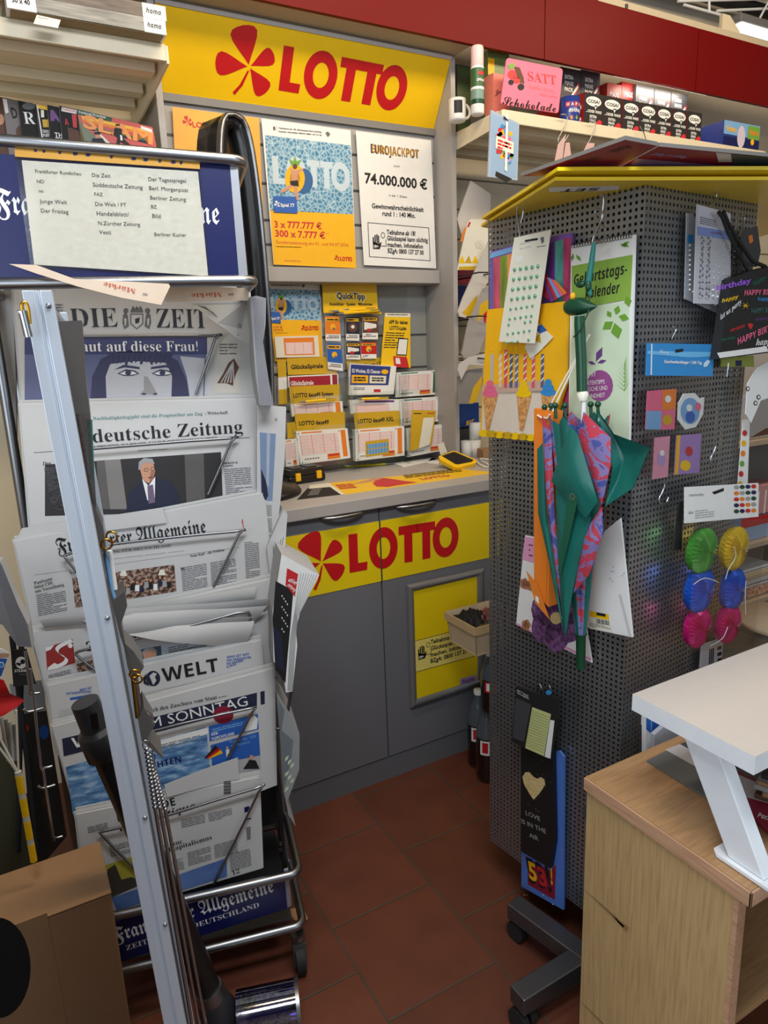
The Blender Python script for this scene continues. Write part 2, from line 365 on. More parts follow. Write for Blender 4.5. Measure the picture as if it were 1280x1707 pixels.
# ================================================================ room shell
def tile_mat():
    m = bpy.data.materials.new('quarry_tiles'); m.use_nodes = True
    nt = m.node_tree; N = nt.nodes; L = nt.links; p = N['Principled BSDF']
    tc = N.new('ShaderNodeTexCoord'); mp = N.new('ShaderNodeMapping'); L.new(tc.outputs['Object'], mp.inputs[0])
    mp.inputs['Rotation'].default_value = (0, 0, math.pi/2); mp.inputs['Location'].default_value = (-.0815, .961, 0)
    br = N.new('ShaderNodeTexBrick'); L.new(mp.outputs[0], br.inputs['Vector'])
    br.offset = .5; br.inputs['Scale'].default_value = 1; br.inputs['Mortar Size'].default_value = .0035; br.inputs['Mortar Smooth'].default_value = .3
    br.inputs['Brick Width'].default_value = .305; br.inputs['Row Height'].default_value = .309
    br.inputs['Color1'].default_value = lin((118, 64, 44)); br.inputs['Color2'].default_value = lin((102, 55, 38)); br.inputs['Mortar'].default_value = lin((84, 68, 55))
    nz = N.new('ShaderNodeTexNoise'); nz.inputs['Scale'].default_value = 9; nz.inputs['Detail'].default_value = 6; L.new(tc.outputs['Object'], nz.inputs['Vector'])
    r = N.new('ShaderNodeValToRGB'); r.color_ramp.elements[0].position = .3; r.color_ramp.elements[0].color = (.8, .8, .8, 1); r.color_ramp.elements[1].position = .7; r.color_ramp.elements[1].color = (1.02, 1.02, 1.02, 1)
    L.new(nz.outputs[0], r.inputs[0])
    mx = N.new('ShaderNodeMix'); mx.data_type = 'RGBA'; mx.blend_type = 'MULTIPLY'; mx.inputs[0].default_value = 1
    L.new(br.outputs[0], mx.inputs[6]); L.new(r.outputs[0], mx.inputs[7]); L.new(mx.outputs[2], p.inputs['Base Color'])
    p.inputs['Roughness'].default_value = .48
    b = N.new('ShaderNodeBump'); b.inputs['Strength'].default_value = .5; b.inputs['Distance'].default_value = .003; b.invert = True
    L.new(br.outputs['Fac'], b.inputs['Height']); L.new(b.outputs[0], p.inputs['Normal'])
    return m
XL, XR, YF, YB, ZC = -1.7, 4.3, -2.0, 2.62, 3.25
struct('floor', B().box(tile_mat(), (XL, YF, -.1), (XR, YB, 0)))
WALLM = mt('wall_paint', (196, 188, 174), .85, noise=.03); CEIL = mt('ceiling_paint', (60, 68, 62), .9, noise=.05)
struct('ceiling', B().box(CEIL, (XL, YF, ZC), (XR, YB, ZC+.1)))
struct('wall_back', B().box(WALLM, (XL, YB, 0), (XR, YB+.1, ZC)))
b = B()
for a, c in (((XL-.1, YF, 0), (XL, -1.6, ZC)), ((XL-.1, .5, 0), (XL, YB, ZC)), ((XL-.1, -1.6, 0), (XL, .5, .7)), ((XL-.1, -1.6, 2.6), (XL, .5, ZC))): b.box(WALLM, a, c)
struct('wall_left', b)
b = B()
for y in (-1.6, -.58, .44): b.box(ALU, (XL-.08, y, .7), (XL-.02, y+.06, 2.6))
for z in (.7, 2.54): b.box(ALU, (XL-.079, -1.54, z), (XL-.021, .44, z+.06))
struct('window_2', b)
struct('wall_right', B().box(WALLM, (XR, YF, 0), (XR+.1, YB, ZC)))
b = B()
for a, c in (((XL, YF-.1, 0), (-.2, YF, ZC)), ((3.4, YF-.1, 0), (XR, YF, ZC)), ((-.2, YF-.1, 0), (3.4, YF, .7)), ((-.2, YF-.1, 2.9), (3.4, YF, ZC))): b.box(WALLM, a, c)
struct('wall_front', b)
b = B()
for x in (-.2, .98, 2.18, 3.34): b.box(ALU, (x, YF-.08, .7), (x+.06, YF-.02, 2.9))
for z in (.7, 2.84): b.box(ALU, (-.14, YF-.079, z), (3.34, YF-.021, z+.06))
b.box(clear_mat('window_glass', (245, 250, 250), .03, .02), (-.1, YF-.055, .75), (3.36, YF-.049, 2.85))
struct('window_1', b)
# soffit and red fascia above the shelving, in panels with open seams
struct('trim_1', B().box(mt('soffit_tan', (176, 160, 132), .6, noise=.03), (-.6, 2.20, 2.51), (1.62, 2.5, 2.53)))
FY = 2.186; xs = [-.6, ony(908, 50, FY).x, ony(1162, 100, FY).x, 4.0]
for i in range(3):
    o = link('trim_%d' % (i+2), B().box(FASC, (xs[i]+.002, FY, 2.508), (xs[i+1]-.002, FY+.016, 2.742)).mesh('fascia'))
    o['kind'] = 'structure'
b = B().box(mt('fascia_rail', (196, 184, 158), .6), (-.6, FY+.017, 2.70), (4.0, FY+.06, 2.775))
for x in (1.75, 1.83, 1.95, 2.02, 2.2, 2.36): b.box(DGREY, (x, FY+.012, 2.75), (x+.012, FY+.018, 2.765))
struct('trim_5', b)
LAMP = bpy.data.materials.new('lamp_diffuser'); LAMP.use_nodes = True
_p = LAMP.node_tree.nodes['Principled BSDF']; _p.inputs['Emission Color'].default_value = (1, .93, .8, 1); _p.inputs['Emission Strength'].default_value = 2.2
# lamp above the fascia on the right
lp = ony(1225, 44, 2.42); fr = At(lp.x+.55, 2.42, lp.z)
t = thing('ceiling_lamp', 'long white strip lamp glowing above the red fascia at top right', 'lamp', fr)
part(t, 'housing', B().box(MID, (-.55, -.03, .016), (.9, .04, .05)), bev=.006)
part(t, 'diffuser', B().box(LAMP, (-.53, -.02, -.004), (.88, .03, .016)), 'glowing white diffuser')
for x in (-.4, .1, .6): part(t, 'hanger_bracket', B().tube(WHITEM, [(x, -.02, .05), (x, -.1, .16), (x, .12, .16), (x, .03, .05)], .006, 6))
b = B()
for p, q in (((1130, 2), (1280, -2)), ((1182, -20), (1182, 22)), ((1195, 18), (1290, 14)), ((1140, 8), (1205, 26))):
    b.tube(WHITEM, [ony(*p, 2.40), ony(*q, 2.40)], .006, 6)
one('wire_basket', 'white wire basket frame above the strip lamp at the upper right corner', 'basket', b, WORLD)
def crate(x, y, z, sx, sy, sz, rz, label, c):
    b = B().box(c, (-sx/2, -sy/2, 0), (sx/2, sy/2, sz)).box(mt('tape', (200, 196, 188), .4), (-.02, -sy/2-.001, 0), (.02, sy/2+.001, sz+.001))
    return one('storage_box', label, 'box', b, At(x, y, z, rz), 'boxes stored above the fascia', bev=.003)
crate(2.05, 2.36, 2.70, .3, .2, .10, .3, 'white storage box behind the red fascia, left of the strip lamp', mt('box_white', (205, 200, 190), .7))
b = B().prism(CREAM, [(0, 0), (.22, 0), (.05, .12), (0, .12)], -.008, .008)
one('shelf_bracket', 'cream triangular bracket standing on the fascia top edge at upper right', 'bracket', b, Fr((ony(1225, 62, FY).x, FY+.075, 2.742), Y_), bev=.001)
b = B().tube(MATTE, [(1.9, 2.5, 3.2), (2.0, 2.5, 3.08), (2.6, 2.5, 3.05), (3.9, 2.5, 3.08)], .03, 10)
one('ventilation_pipe', 'dark pipe running below the ceiling above the red fascia', 'pipe', b, WORLD)

# ================================================================ lottery wall unit
t = thing('lottery_wall_unit', 'grey recessed wall panel unit behind the lottery counter', 'wall panel', At(0, 0, 0))
zt, zb = ony(700, 450, 2.39).z, ony(700, 472, 2.39).z
b = B().box(SLAT, (.57, 2.42, zt), (1.6, 2.45, 2.32))
b.box(mt('sign_shelf', (120, 118, 116), .5), (.57, 2.405, 2.275), (1.6, 2.425, 2.298))
for k in range(4):
    z = ony(590, (258, 318, 375, 413)[k], 2.42).z; b.box(DGREY, (.57, 2.4185, z-.004), (1.6, 2.421, z+.004))
part(t, 'upper_panel', b)
b = B().box(SLAT, (.57, 2.50, 1.04), (1.6, 2.53, zt))
for z in (1.55, 1.42, 1.28, 1.15): b.box(DGREY, (.57, 2.4985, z-.004), (1.6, 2.501, z+.004))
part(t, 'lower_panel', b)
part(t, 'ledge', B().box(LGRY, (.57, 2.39, zb), (1.6, 2.50, zt)), bev=.002)
part(t, 'side_panel', B().box(LGRY, (1.602, 2.30, 1.042), (1.622, 2.60, 2.508)), bev=.001)
part(t, 'side_panel', B().box(LGRY, (.548, 2.30, 1.042), (.568, 2.60, 2.508)), bev=.001)
# sloping header sign
n = Vector((0, -.855, -.518)).normalized()
fr = Fr((.57, 2.42, 2.297), n, (1, 0, 0)); fr.o = fr.o + fr.n*.004
t = thing('lottery_sign', 'large sloping yellow sign with red clover and wordmark at the top', 'sign', fr)
b = B(fr).box(YEL, (0, 0, -.02), (1.03, .232, 0))
lotto(b, RED, fr.L(464, 150.5), fr.L(669, 184), .128)
c = fr.L(415, 111); clover(b, RED, (c[0], c[1], .104, -.1))
part(t, 'sign_board', b)
b = B(fr).box(ALU, (-.001, -.012, -.022), (1.031, -.001, .004)).box(LGRY, (-.001, .233, -.022), (1.031, .245, .004))
part(t, 'frame_rail', b)

def poster(name, label, corners, Y, paint, cat='poster', t=.001, base=WHITE, group=None):
    fr = fpx((0, Y, 0), Y_, *corners[3]); b = B(fr); b.ps(base, corners, t); paint(b)
    return one(name, label, cat, b, fr, group)
def pool(b, q, low=False):
    """the pool picture between photo points TL,TR,BR,BL with the ring floating in it"""
    b.pp(POOL, q, 1)
    def m(u, v): return (q[0][0]*(1-u)*(1-v)+q[1][0]*u*(1-v)+q[2][0]*u*v+q[3][0]*(1-u)*v, q[0][1]*(1-u)*(1-v)+q[1][1]*u*(1-v)+q[2][1]*u*v+q[3][1]*(1-u)*v)
    WL = mt('pool_letters', (198, 216, 226), .4)
    a, e = m(.0 if low else .06, .64), m(.97, .66); A, E = b.P([a, e]); c = b.fr.L(a[0], a[1]-(m(.06, .64)[1]-m(.06, .27)[1]))
    lotto(b, WL, A, E, math.hypot(c[0]-A[0], c[1]-A[1]), 2)
    w = math.hypot(m(1, 0)[0]-m(0, 0)[0], m(1, 0)[1]-m(0, 0)[1])
    x, y = m(.22 if low else .32, .55)
    b.pd(mt('pool_shadow', (40, 95, 150), .5), x+.1*w, y+.03*w, .11*w, .15*w, 3); b.pd(YELO, x, y, .115*w, .165*w, 4)
    b.pd(mt('ring_dark', (190, 135, 20), .5), x, y, .06*w, .09*w, 5)
    b.pp(GREEN, [(x-.04*w, y-.15*w), (x-.07*w, y-.23*w), (x-.02*w, y-.2*w), (x, y-.26*w), (x+.02*w, y-.2*w), (x+.08*w, y-.22*w), (x+.04*w, y-.15*w)], 5)
    # the bather: arms, torso, trunks, legs
    b.pp(SKIN, [(x-.06*w, y-.13*w), (x-.02*w, y-.1*w), (x+.03*w, y-.1*w), (x+.11*w, y-.12*w), (x+.03*w, y-.05*w), (x+.02*w, y+.05*w), (x-.04*w, y+.05*w), (x-.04*w, y-.06*w)], 6)
    b.pd(BROWN, x, y-.14*w, .026*w, .03*w, 7)
    b.pp(SKIN, [(x-.04*w, y+.05*w), (x, y+.08*w), (x-.09*w, y+.14*w), (x-.16*w, y+.17*w), (x-.17*w, y+.14*w), (x-.09*w, y+.1*w)], 6)
    b.pp(SKIN, [(x-.02*w, y+.06*w), (x+.03*w, y+.05*w), (x+.03*w, y+.17*w), (x+.05*w, y+.25*w), (x, y+.25*w), (x-.005*w, y+.16*w)], 6)
    b.pp(INK, [(x-.06*w, y+.03*w), (x+.03*w, y+.02*w), (x+.045*w, y+.09*w), (x-.005*w, y+.085*w), (x-.05*w, y+.075*w)], 8)
def paint1(b):
    b.pp(YELO, kk(k2, (88, 1018), (493, 1040), (505, 1300), (105, 1283)), 1)
    pool(b, kk(k2, (62, 655), (478, 705), (492, 1040), (88, 1020)))
    b.pt(INK, 'Teilnahme ab 18! Glücksspiel kann süchtig', k2(127, 624), k2(336, 644), 2.4, 'b'); b.pt(INK, 'machen. Infotelefon BIÖG: 0800 137 27 00', k2(128, 640), k2(338, 660), 2.4, 'b')
    x, y = b.fr.L(*k2(107, 622)); hand18(b, x, y, .012); b.pp(GREYINK, kk(k2, (355, 645), (368, 637), (380, 652), (367, 666)), 2)
    b.pp(BLUE, kk(k2, (101, 952), (213, 955), (219, 1036), (105, 1030)), 9)
    b.pt(WHITE, 'Spiel 77', k2(137, 1003), k2(205, 1005), 5.5, 'b', 10); x, y = b.fr.L(*k2(121, 992)); clover(b, WHITE, (x, y, .011, 0), 10)
    b.pt(RED2, '3 x 777.777 €', k2(109, 1103), k2(338, 1112), 11, 'b'); b.pt(RED2, '300 x 7.777 €', k2(113, 1147), k2(355, 1157), 11, 'b')
    b.pt(RED2, '*', k2(340, 1092), k2(346, 1092), 3, 'b'); b.pt(RED2, '**', k2(358, 1140), k2(374, 1141), 3, 'b')
    b.pt(RED2, 'Sonderauslosung am 01. und 04.07.2026', k2(117, 1181), k2(467, 1196), 5.6)
    b.pg(ORANGE, k2(118, 1194), k2(240, 1198), k2(118, 1201), 1)
    b.pt(RED2, 'lotto-berlin.de', k2(158, 1268), k2(234, 1271), 3.6); x, y = b.fr.L(*k2(413, 1254)); clover(b, RED, (x, y, .011, 0))
    lotto(b, RED, b.fr.L(*k2(427, 1265)), b.fr.L(*k2(485, 1268)), .0145)
poster('pool_poster', 'pool poster with bather on a yellow ring, left of the white jackpot poster', kk(k2, (45, 574), (478, 632), (505, 1300), (105, 1283)), 2.405, paint1)
def paint2(b):
    EJ = mt('jackpot_gold', (190, 135, 25), .4)
    b.pt(INK, 'EUROJACKPOT', k2(576, 742), k2(809, 770), 15, 'sb', 1); b.pt(EJ, 'EUROJACKPOT', k2(582, 739), k2(805, 765), 12.5, 'sb', 2)
    b.pt(INK, 'rund', k2(687, 810), k2(714, 812), 4); b.pt(INK, '74.000.000 €', k2(547, 887), k2(849, 919), 17, 'b')
    b.pt(INK, 'in der 1. Klasse', k2(664, 952), k2(751, 961), 4); b.pt(INK, 'Gewinnwahrscheinlichkeit', k2(581, 1009), k2(832, 1028), 8, 'b'); b.pt(INK, 'rund 1 : 140 Mio.', k2(632, 1046), k2(792, 1057), 8, 'b')
    o = kk(k2, (560, 1078), (858, 1104), (865, 1266), (568, 1246))
    for i in range(4):
        a, c = o[i], o[(i+1) % 4]; w = 1.0
        b.pp(INK, [a, c, (c[0]-(w if i == 1 else 0 if i != 2 else 0)+(0 if i != 3 else w), c[1]+(w if i == 0 else -w if i == 2 else 0)), (a[0]-(w if i == 1 else 0)+(w if i == 3 else 0), a[1]+(w if i == 0 else -w if i == 2 else 0))], 2)
    for s, y0, x1 in (('Teilnahme ab 18!', 1136, 792), ('Glücksspiel kann süchtig', 1165, 852), ('machen. Infotelefon', 1196, 829), ('BZgA: 0800 137 27 00', 1226, 832)):
        b.pt(INK, s, k2(653+(y0-1136)*.06, y0), k2(x1, y0+(x1-653)*.055), 7.6, 'b')
    x, y = b.fr.L(*k2(603, 1172)); hand18(b, x, y, .052)
poster('jackpot_poster', 'white poster with black 74.000.000 € jackpot text below the yellow sign', kk(k2, (503, 634), (868, 681), (893, 1302), (543, 1285)), 2.405, paint2)
def paint0(b):
    b.pt(RED, 'LOTTO 6aus49', (321, 212), (405, 218), 9, 'b'); x, y = b.fr.L(313, 203); clover(b, RED, (x, y, .016, 0))
poster('yellow_poster', 'plain yellow poster with small red lettering partly behind the tower fan', [(287, 178), (432, 197), (441, 446), (300, 430)], 2.405, paint0, base=mt('poster_amber', (240, 172, 62), .4))
def paint3(b):
    b.pt(INK, 'Teilnahme ab 18! Glücksspiel kann süchtig', k5(38, 105), k5(190, 108), 2.4, 'b'); b.pt(INK, 'machen. Infotelefon BIÖG: 0800 137 27 00', k5(38, 116), k5(190, 119), 2.4, 'b')
    b.pp(GREYINK, kk(k5, (198, 116), (208, 104), (220, 114), (209, 127)), 2)
    pool(b, kk(k5, (28, 133), (298, 140), (303, 302), (34, 296)), True)
    b.pp(YELO, kk(k5, (34, 296), (303, 302), (312, 505), (60, 520)), 1)
    b.pp(BLUE, kk(k5, (30, 255), (84, 258), (88, 318), (34, 312)), 9); b.pt(WHITE, 'Spiel 77', k5(36, 298), k5(82, 298), 4.5, 'b', 10)
    x, y = b.fr.L(*k5(215, 345)); clover(b, RED, (x, y, .012, 0), 3); lotto(b, RED, b.fr.L(*k5(229, 354)), b.fr.L(*k5(290, 354)), .015, 3)
    b.pt(RED2, '7.777 €', k5(50, 346), k5(96, 343), 3.5, 'b'); b.pt(RED2, '777.777 €', k5(50, 361), k5(100, 359), 3.5, 'b'); b.pg(ORANGE, k5(60, 367), k5(190, 367), k5(60, 372), 1)
poster('pool_poster', 'smaller pool and yellow poster standing behind the ticket slips at lower left', kk(k5, (25, 82), (298, 92), (315, 520), (62, 520)), 2.485, paint3)

# ================================================================ lottery counter
CY = 1.935
t = thing('lottery_counter', 'grey counter cabinet with yellow and red lottery band across two doors', 'cabinet', At(1.04, CY, 0))
dx = 1.04
def bx(m, x0, y0, z0, x1, y1, z1): return B().box(m, (x0-dx, y0-CY, z0), (x1-dx, y1-CY, z1))
part(t, 'body', bx(GREY, .40, CY+.02, .0, 1.78, 2.50, 1.0))
part(t, 'plinth', bx(mt('plinth_grey', (104, 106, 110), .6), .40, CY+.004, 0, 1.78, CY+.02, .086))
for x0, x1, ha, hb in ((.40, 1.0388, k8(272, 244), k8(478, 213)), (1.0432, 1.778, k8(640, 190), k8(824, 160))):
    d = part(t, 'door', bx(GREY, x0, CY, .09, x1, CY+.018, .997), bev=.0015)
    p, q = ony(*ha, CY), ony(*hb, CY); z = (p.z+q.z)/2
    pts = [(p.x-dx+(q.x-p.x)*i/8, -.004-.024*math.sin(math.pi*i/8)**.6, z) for i in range(9)]
    b = B().tube(STEEL, pts, .006, 8); part(d, 'handle', b, 'curved steel bow handle')
part(t, 'worktop', bx(mt('worktop_grey', (176, 172, 168), .45, noise=.04), .38, 1.915, 1.0, 1.80, 2.498, 1.04), bev=.003)
fr = Fr((1.04, CY-.0012, 0), Y_)
b = B(fr); z1, z0 = ony(560, 881, CY).z, ony(560, 985, CY).z
for x0, x1 in ((-.64, -.0012), (.0032, .736)): b.box(YEL2, (x0, z0, -.001), (x1, z1, .0005))
b.z0 = .0006; lotto(b, RED, fr.L(582.5, 955), fr.L(763, 921.5), .128); c = fr.L(538, 937); clover(b, RED, (c[0]-.005, c[1], .1, .06))
b.rect(DGREY, -.0012, z0, .0032, z1, 4)
o = part(t, 'yellow_sticker_band', b, 'yellow band with red clover and letters', M=At(0, 0, 0).M); o.matrix_local = Matrix.Translation((-1.04, -CY, 0)) @ fr.M
# snap frame poster on the right door
q = kk(k8, (685, 572), (1062, 478), (1060, 1045), (710, 1165)); fr = fpx((0, CY-.002, 0), Y_, *q[3])
t = thing('poster_frame', 'silver snap frame with yellow participation notice on the cabinet door', 'picture frame', fr)
P = [fr.L(*p) for p in q]; x0 = (P[0][0]+P[3][0])/2; x1 = (P[1][0]+P[2][0])/2; y0 = (P[2][1]+P[3][1])/2; y1 = (P[0][1]+P[1][1])/2
b = B(fr); w = .028
for k, (a, c) in enumerate((((x0, y0), (x1, y0)), ((x1, y0), (x1, y1)), ((x1, y1), (x0, y1)), ((x0, y1), (x0, y0)))):
    d = Vector((c[0]-a[0], c[1]-a[1])).normalized(); nn = Vector((-d.y, d.x)); a = Vector(a); c = Vector(c); pr = [(0, .002), (.003, .010), (.010, .014), (.018, .012), (w, .004)]
    vs = [(a+(nn+d)*s)[:]+(z,) for s, z in pr]+[(c+(nn-d)*s)[:]+(z,) for s, z in pr]
    b.add(mt('snap_frame_silver', (150, 150, 152), .38, .6), vs, [(i, 5+i, 6+i, 1+i) for i in range(4)], True)
part(t, 'frame', b)
b = B(fr).box(YEL2, (x0+.01, y0+.01, .0005), (x1-.01, y1-.01, .003)); b.z0 = .003
b.pp(mt('pale_yellow', (240, 222, 120), .4), kk(k8, (724, 838), (1036, 760), (1042, 905), (730, 990)), 1)
for p, c in (((724, 838), (1036, 758)), ((730, 988), (1042, 903))): b.pp(INK, kk(k8, p, c, (c[0], c[1]+2.2), (p[0], p[1]+2.2)), 2)
for s, y, x1_, y1_ in (('Teilnahme erst ab 18!', 853, 990, 806), ('Glücksspiel kann süchtig', 884, 1030, 826), ('machen. Infotelefon', 915, 998, 862), ('BZgA: 0800 137 27 00', 945, 1010, 887)):
    b.pt(INK, s, k8(805, y), k8(x1_, y1_), 7, 'b')
x, y = fr.L(*k8(762, 893)); hand18(b, x, y, .05)
b.pp(LILAC, kk(k8, (947, 1022), (1026, 1000), (1029, 1034), (949, 1056)), 2); x, y = fr.L(*k8(966, 1034)); clover(b, PURPLE, (x, y, .01, .2), 3); lotto(b, PURPLE, fr.L(*k8(976, 1041)), fr.L(*k8(1018, 1029)), .012, 3)
part(t, 'notice', b, 'yellow participation notice')

# ================================================================ ticket slips, holders and cards
def card(name, label, pts, Y, base, t=.002, paint=None, cat='card', group=None, k=k5):
    q = kk(k, *pts); fr = fpx((0, Y, 0), Y_, *q[3]); b = B(fr); b.ps(base, q, t)
    def m(u, v): return (q[0][0]*(1-u)*(1-v)+q[1][0]*u*(1-v)+q[2][0]*u*v+q[3][0]*(1-u)*v, q[0][1]*(1-u)*(1-v)+q[1][1]*u*(1-v)+q[2][1]*u*v+q[3][1]*(1-u)*v)
    if paint: paint(b, m)
    return one(name, label, cat, b, fr, group)
def slip_paint(head=ORANGE, side=None, box=None, grid=LPINK):
    def f(b, m):
        b.pp(head, [m(.1, .03), m(.5, .03), m(.5, .07), m(.1, .07)], 1)
        b.pp(grid, [m(.06, .12), m(.8, .12), m(.8, .72), m(.06, .72)], 1)
        for i in range(11): u = .06+.074*i; b.pp(RED2 if i % 3 == 0 else WHITE, [m(u, .12), m(u+.006, .12), m(u+.006, .72), m(u, .72)], 2)
        for i in range(7): v = .12+.1*i; b.pp(WHITE, [m(.06, v), m(.8, v), m(.8, v+.02), m(.06, v+.02)], 2)
        if side: b.pp(side, [m(.86, .04), m(.95, .04), m(.95, .92), m(.86, .92)], 1)
        b.pp(ORANGE, [m(.55, .77), m(.8, .77), m(.8, .95), m(.55, .95)], 1); b.pp(RED2, [m(.57, .8), m(.78, .8), m(.78, .85), m(.57, .85)], 2)
        for i in range(6): b.pp(GREYINK, [m(.1+.05*i, .84), m(.13+.05*i, .84), m(.13+.05*i, .88), m(.1+.05*i, .88)], 2)
        for u, v in ((.03, .05), (.03, .94), (.82, .05)): b.pp(INK, [m(u, v), m(u+.02, v), m(u+.02, v+.03), m(u, v+.03)], 2)
        if box: box(b, m)
    return f
def headp(s):
    def f(b, m): b.pt(INK, s, m(.07, .66), m(.07+min(.8, .05*len(s)), .63), 7, 'b')
    return f
G = 'stacks of play slips on the lottery wall'; GH = 'yellow header cards of the slip holders'
# left column
card('header_card', 'ochre header card above the crimson banded slips', [(122, 503), (388, 494), (390, 585), (128, 592)], 2.47, OCHRE, .002, headp('GlücksSpirale'), group=GH)
def gl(b, m):
    b.pp(mt('slip_crimson', (165, 30, 50), .5), [m(.02, .1), m(.84, .1), m(.84, 1), m(.02, 1)], 1); b.pt(WHITE, 'GlücksSpirale', m(.04, .82), m(.5, .78), 7, 'b', 2); b.pp(mt('slip_crimson2', (150, 40, 60), .5), [m(.88, .05), m(.98, .05), m(.98, 1), m(.88, 1)], 1)
card('play_slip_stack', 'stack of slips with a crimson band', [(128, 598), (395, 586), (398, 655), (132, 660)], 2.455, WHITE, .012, gl, 'slip stack', G)
card('header_card', 'ochre header card right above the upper left yellow pen', [(134, 654), (402, 642), (405, 735), (140, 745)], 2.44, OCHRE, .002, headp('LOTTO 6aus49 System'), group=GH)
card('play_slip_stack', 'stack of slips under the upper left yellow pen, between two ochre cards', [(142, 748), (418, 732), (424, 800), (150, 815)], 2.425, WHITE, .014, slip_paint(side=ORANGE), 'slip stack', G)
card('header_card', 'ochre header card above the lowest stack in the left column', [(163, 800), (430, 788), (434, 885), (172, 895)], 2.41, OCHRE, .002, headp('LOTTO 6aus49'), group=GH)
card('play_slip_stack', 'thick stack of pink gridded slips lowest in the left column', [(170, 895), (445, 877), (462, 1035), (195, 1070)], 2.39, WHITE, .022, slip_paint(side=ORANGE), 'slip stack', G)
# far left, half hidden
card('header_card', 'narrow ochre card half hidden behind the newspapers, upper one', [(70, 512), (116, 510), (120, 600), (76, 604)], 2.46, OCHRE, .002, group=GH)
card('play_slip_stack', 'narrow white slip edge half hidden, beside the crimson banded slips', [(76, 606), (120, 602), (124, 745), (80, 750)], 2.455, WHITE, .01, lambda b, m: b.pp(OCHRE, [m(0, .45), m(1, .45), m(1, 1), m(0, 1)], 1), 'slip stack', G)
card('header_card', 'narrow ochre card half hidden behind the newspapers, lower one', [(122, 848), (170, 842), (174, 925), (126, 932)], 2.41, OCHRE, .002, group=GH)
card('play_slip_stack', 'narrow slip stack at lower left beside the black case', [(112, 940), (178, 932), (190, 1075), (118, 1085)], 2.39, WHITE, .018, slip_paint(), 'slip stack', G)
card('play_slip_stack', 'orange framed slip leaning on the smaller pool poster', [(56, 388), (288, 382), (296, 495), (66, 500)], 2.475, CREAMP, .003, lambda b, m: (b.pp(ORANGE, [m(.2, .08), m(.9, .08), m(.9, .9), m(.2, .9)], 1), b.pp(LPINK, [m(.23, .3), m(.86, .3), m(.86, .85), m(.23, .85)], 2), [b.pp(GREYINK, [m(.24+.2*i, .32), m(.245+.2*i, .32), m(.245+.2*i, .8), m(.24+.2*i, .8)], 3) for i in range(4)]), 'slip stack', G)
# middle column
card('header_card', 'ochre header card behind the blue slip in the middle column', [(440, 506), (698, 496), (702, 560), (446, 588)], 2.47, OCHRE, .002, headp('Eurojackpot / Toto'), group=GH)
def wk(b, m):
    b.pp(mt('slip_blue', (45, 60, 135), .5), [m(.02, .03), m(.88, .03), m(.86, .68), m(.02, .68)], 1); b.pt(WHITE, '52 Wochen, 52 Chancen', m(.05, .28), m(.66, .28), 6, 'b', 2)
    b.pd(YELO, *m(.76, .22), 6, 4, 2)
    for u in (.05, .44): b.pp(CREAMP if u > .1 else YELO, [m(u, .36), m(u+.36, .36), m(u+.36, .62), m(u, .62)], 2); b.pg(INK, m(u+.05, .42), m(u+.31, .42), m(u+.05, .58), 2, .6, 3, 3)
    b.pp(RED2, [m(.55, .82), m(.7, .82), m(.7, .92), m(.55, .92)], 1); b.pg(GREYINK, m(.1, .76), m(.35, .76), m(.1, .86), 2)
card('play_slip_stack', 'stack of slips with a dark blue band and two boxes', [(458, 530), (706, 545), (692, 695), (452, 700)], 2.445, WHITE, .014, wk, 'slip stack', G)
card('play_slip_stack', 'stack of slips with purple stripe under the middle yellow pen', [(455, 725), (720, 722), (722, 790), (462, 800)], 2.43, WHITE, .014, lambda b, m: (b.pp(PURPLE, [m(.3, .06), m(.9, .06), m(.9, .22), m(.3, .22)], 1), b.pp(LPINK, [m(.1, .35), m(.8, .35), m(.8, 1), m(.1, 1)], 1)), 'slip stack', G)
card('header_card', 'ochre header card above the lowest stack in the middle column', [(478, 795), (722, 782), (724, 865), (486, 882)], 2.412, OCHRE, .002, headp('LOTTO 6aus49 XXL'), group=GH)
def xx(b, m):
    b.pp(OCHRE, [m(.2, .4), m(.68, .38), m(.68, .88), m(.2, .9)], 3)
    for v in (.5, .68): b.pp(LBLUE, [m(.23, v), m(.65, v-.02), m(.65, v+.13), m(.23, v+.15)], 4); [b.pp(INK, [m(.23+.06*i, v), m(.236+.06*i, v), m(.236+.06*i, v+.13), m(.23+.06*i, v+.13)], 5) for i in range(8)]
card('play_slip_stack', 'thick stack of slips with a yellow inset lowest in the middle column', [(486, 885), (748, 866), (750, 1022), (490, 1052)], 2.39, WHITE, .024, slip_paint(side=ORANGE, box=xx), 'slip stack', G)
# right column
def gr(b, m): slip_paint(head=TEAL, side=mt('slip_green', (40, 95, 65), .5))(b, m)
card('play_slip_stack', 'green edged pink slips topmost in the right column', [(706, 580), (936, 566), (930, 695), (706, 712)], 2.445, WHITE, .012, gr, 'slip stack', G)
card('play_slip_stack', 'green edged slips behind the yellow envelope, middle of the right column', [(722, 722), (962, 706), (958, 836), (728, 865)], 2.425, WHITE, .014, gr, 'slip stack', G)
card('play_slip_stack', 'green edged slips lowest in the right column', [(760, 880), (990, 852), (986, 990), (766, 1030)], 2.40, WHITE, .02, gr, 'slip stack', G)
card('paper_envelope', 'yellow form sleeve with a white window in front of the green slips', [(790, 780), (918, 782), (895, 960), (775, 1000)], 2.385, OCHRE, .002, lambda b, m: (b.pp(CREAMP, [m(.5, .2), m(.95, .2), m(.9, 1), m(.42, 1)], 1), b.pg(INK, m(.08, .07), m(.4, .07), m(.08, .12), 1), b.pg(RED, m(.65, .07), m(.95, .07), m(.65, .12), 1)), 'envelope')
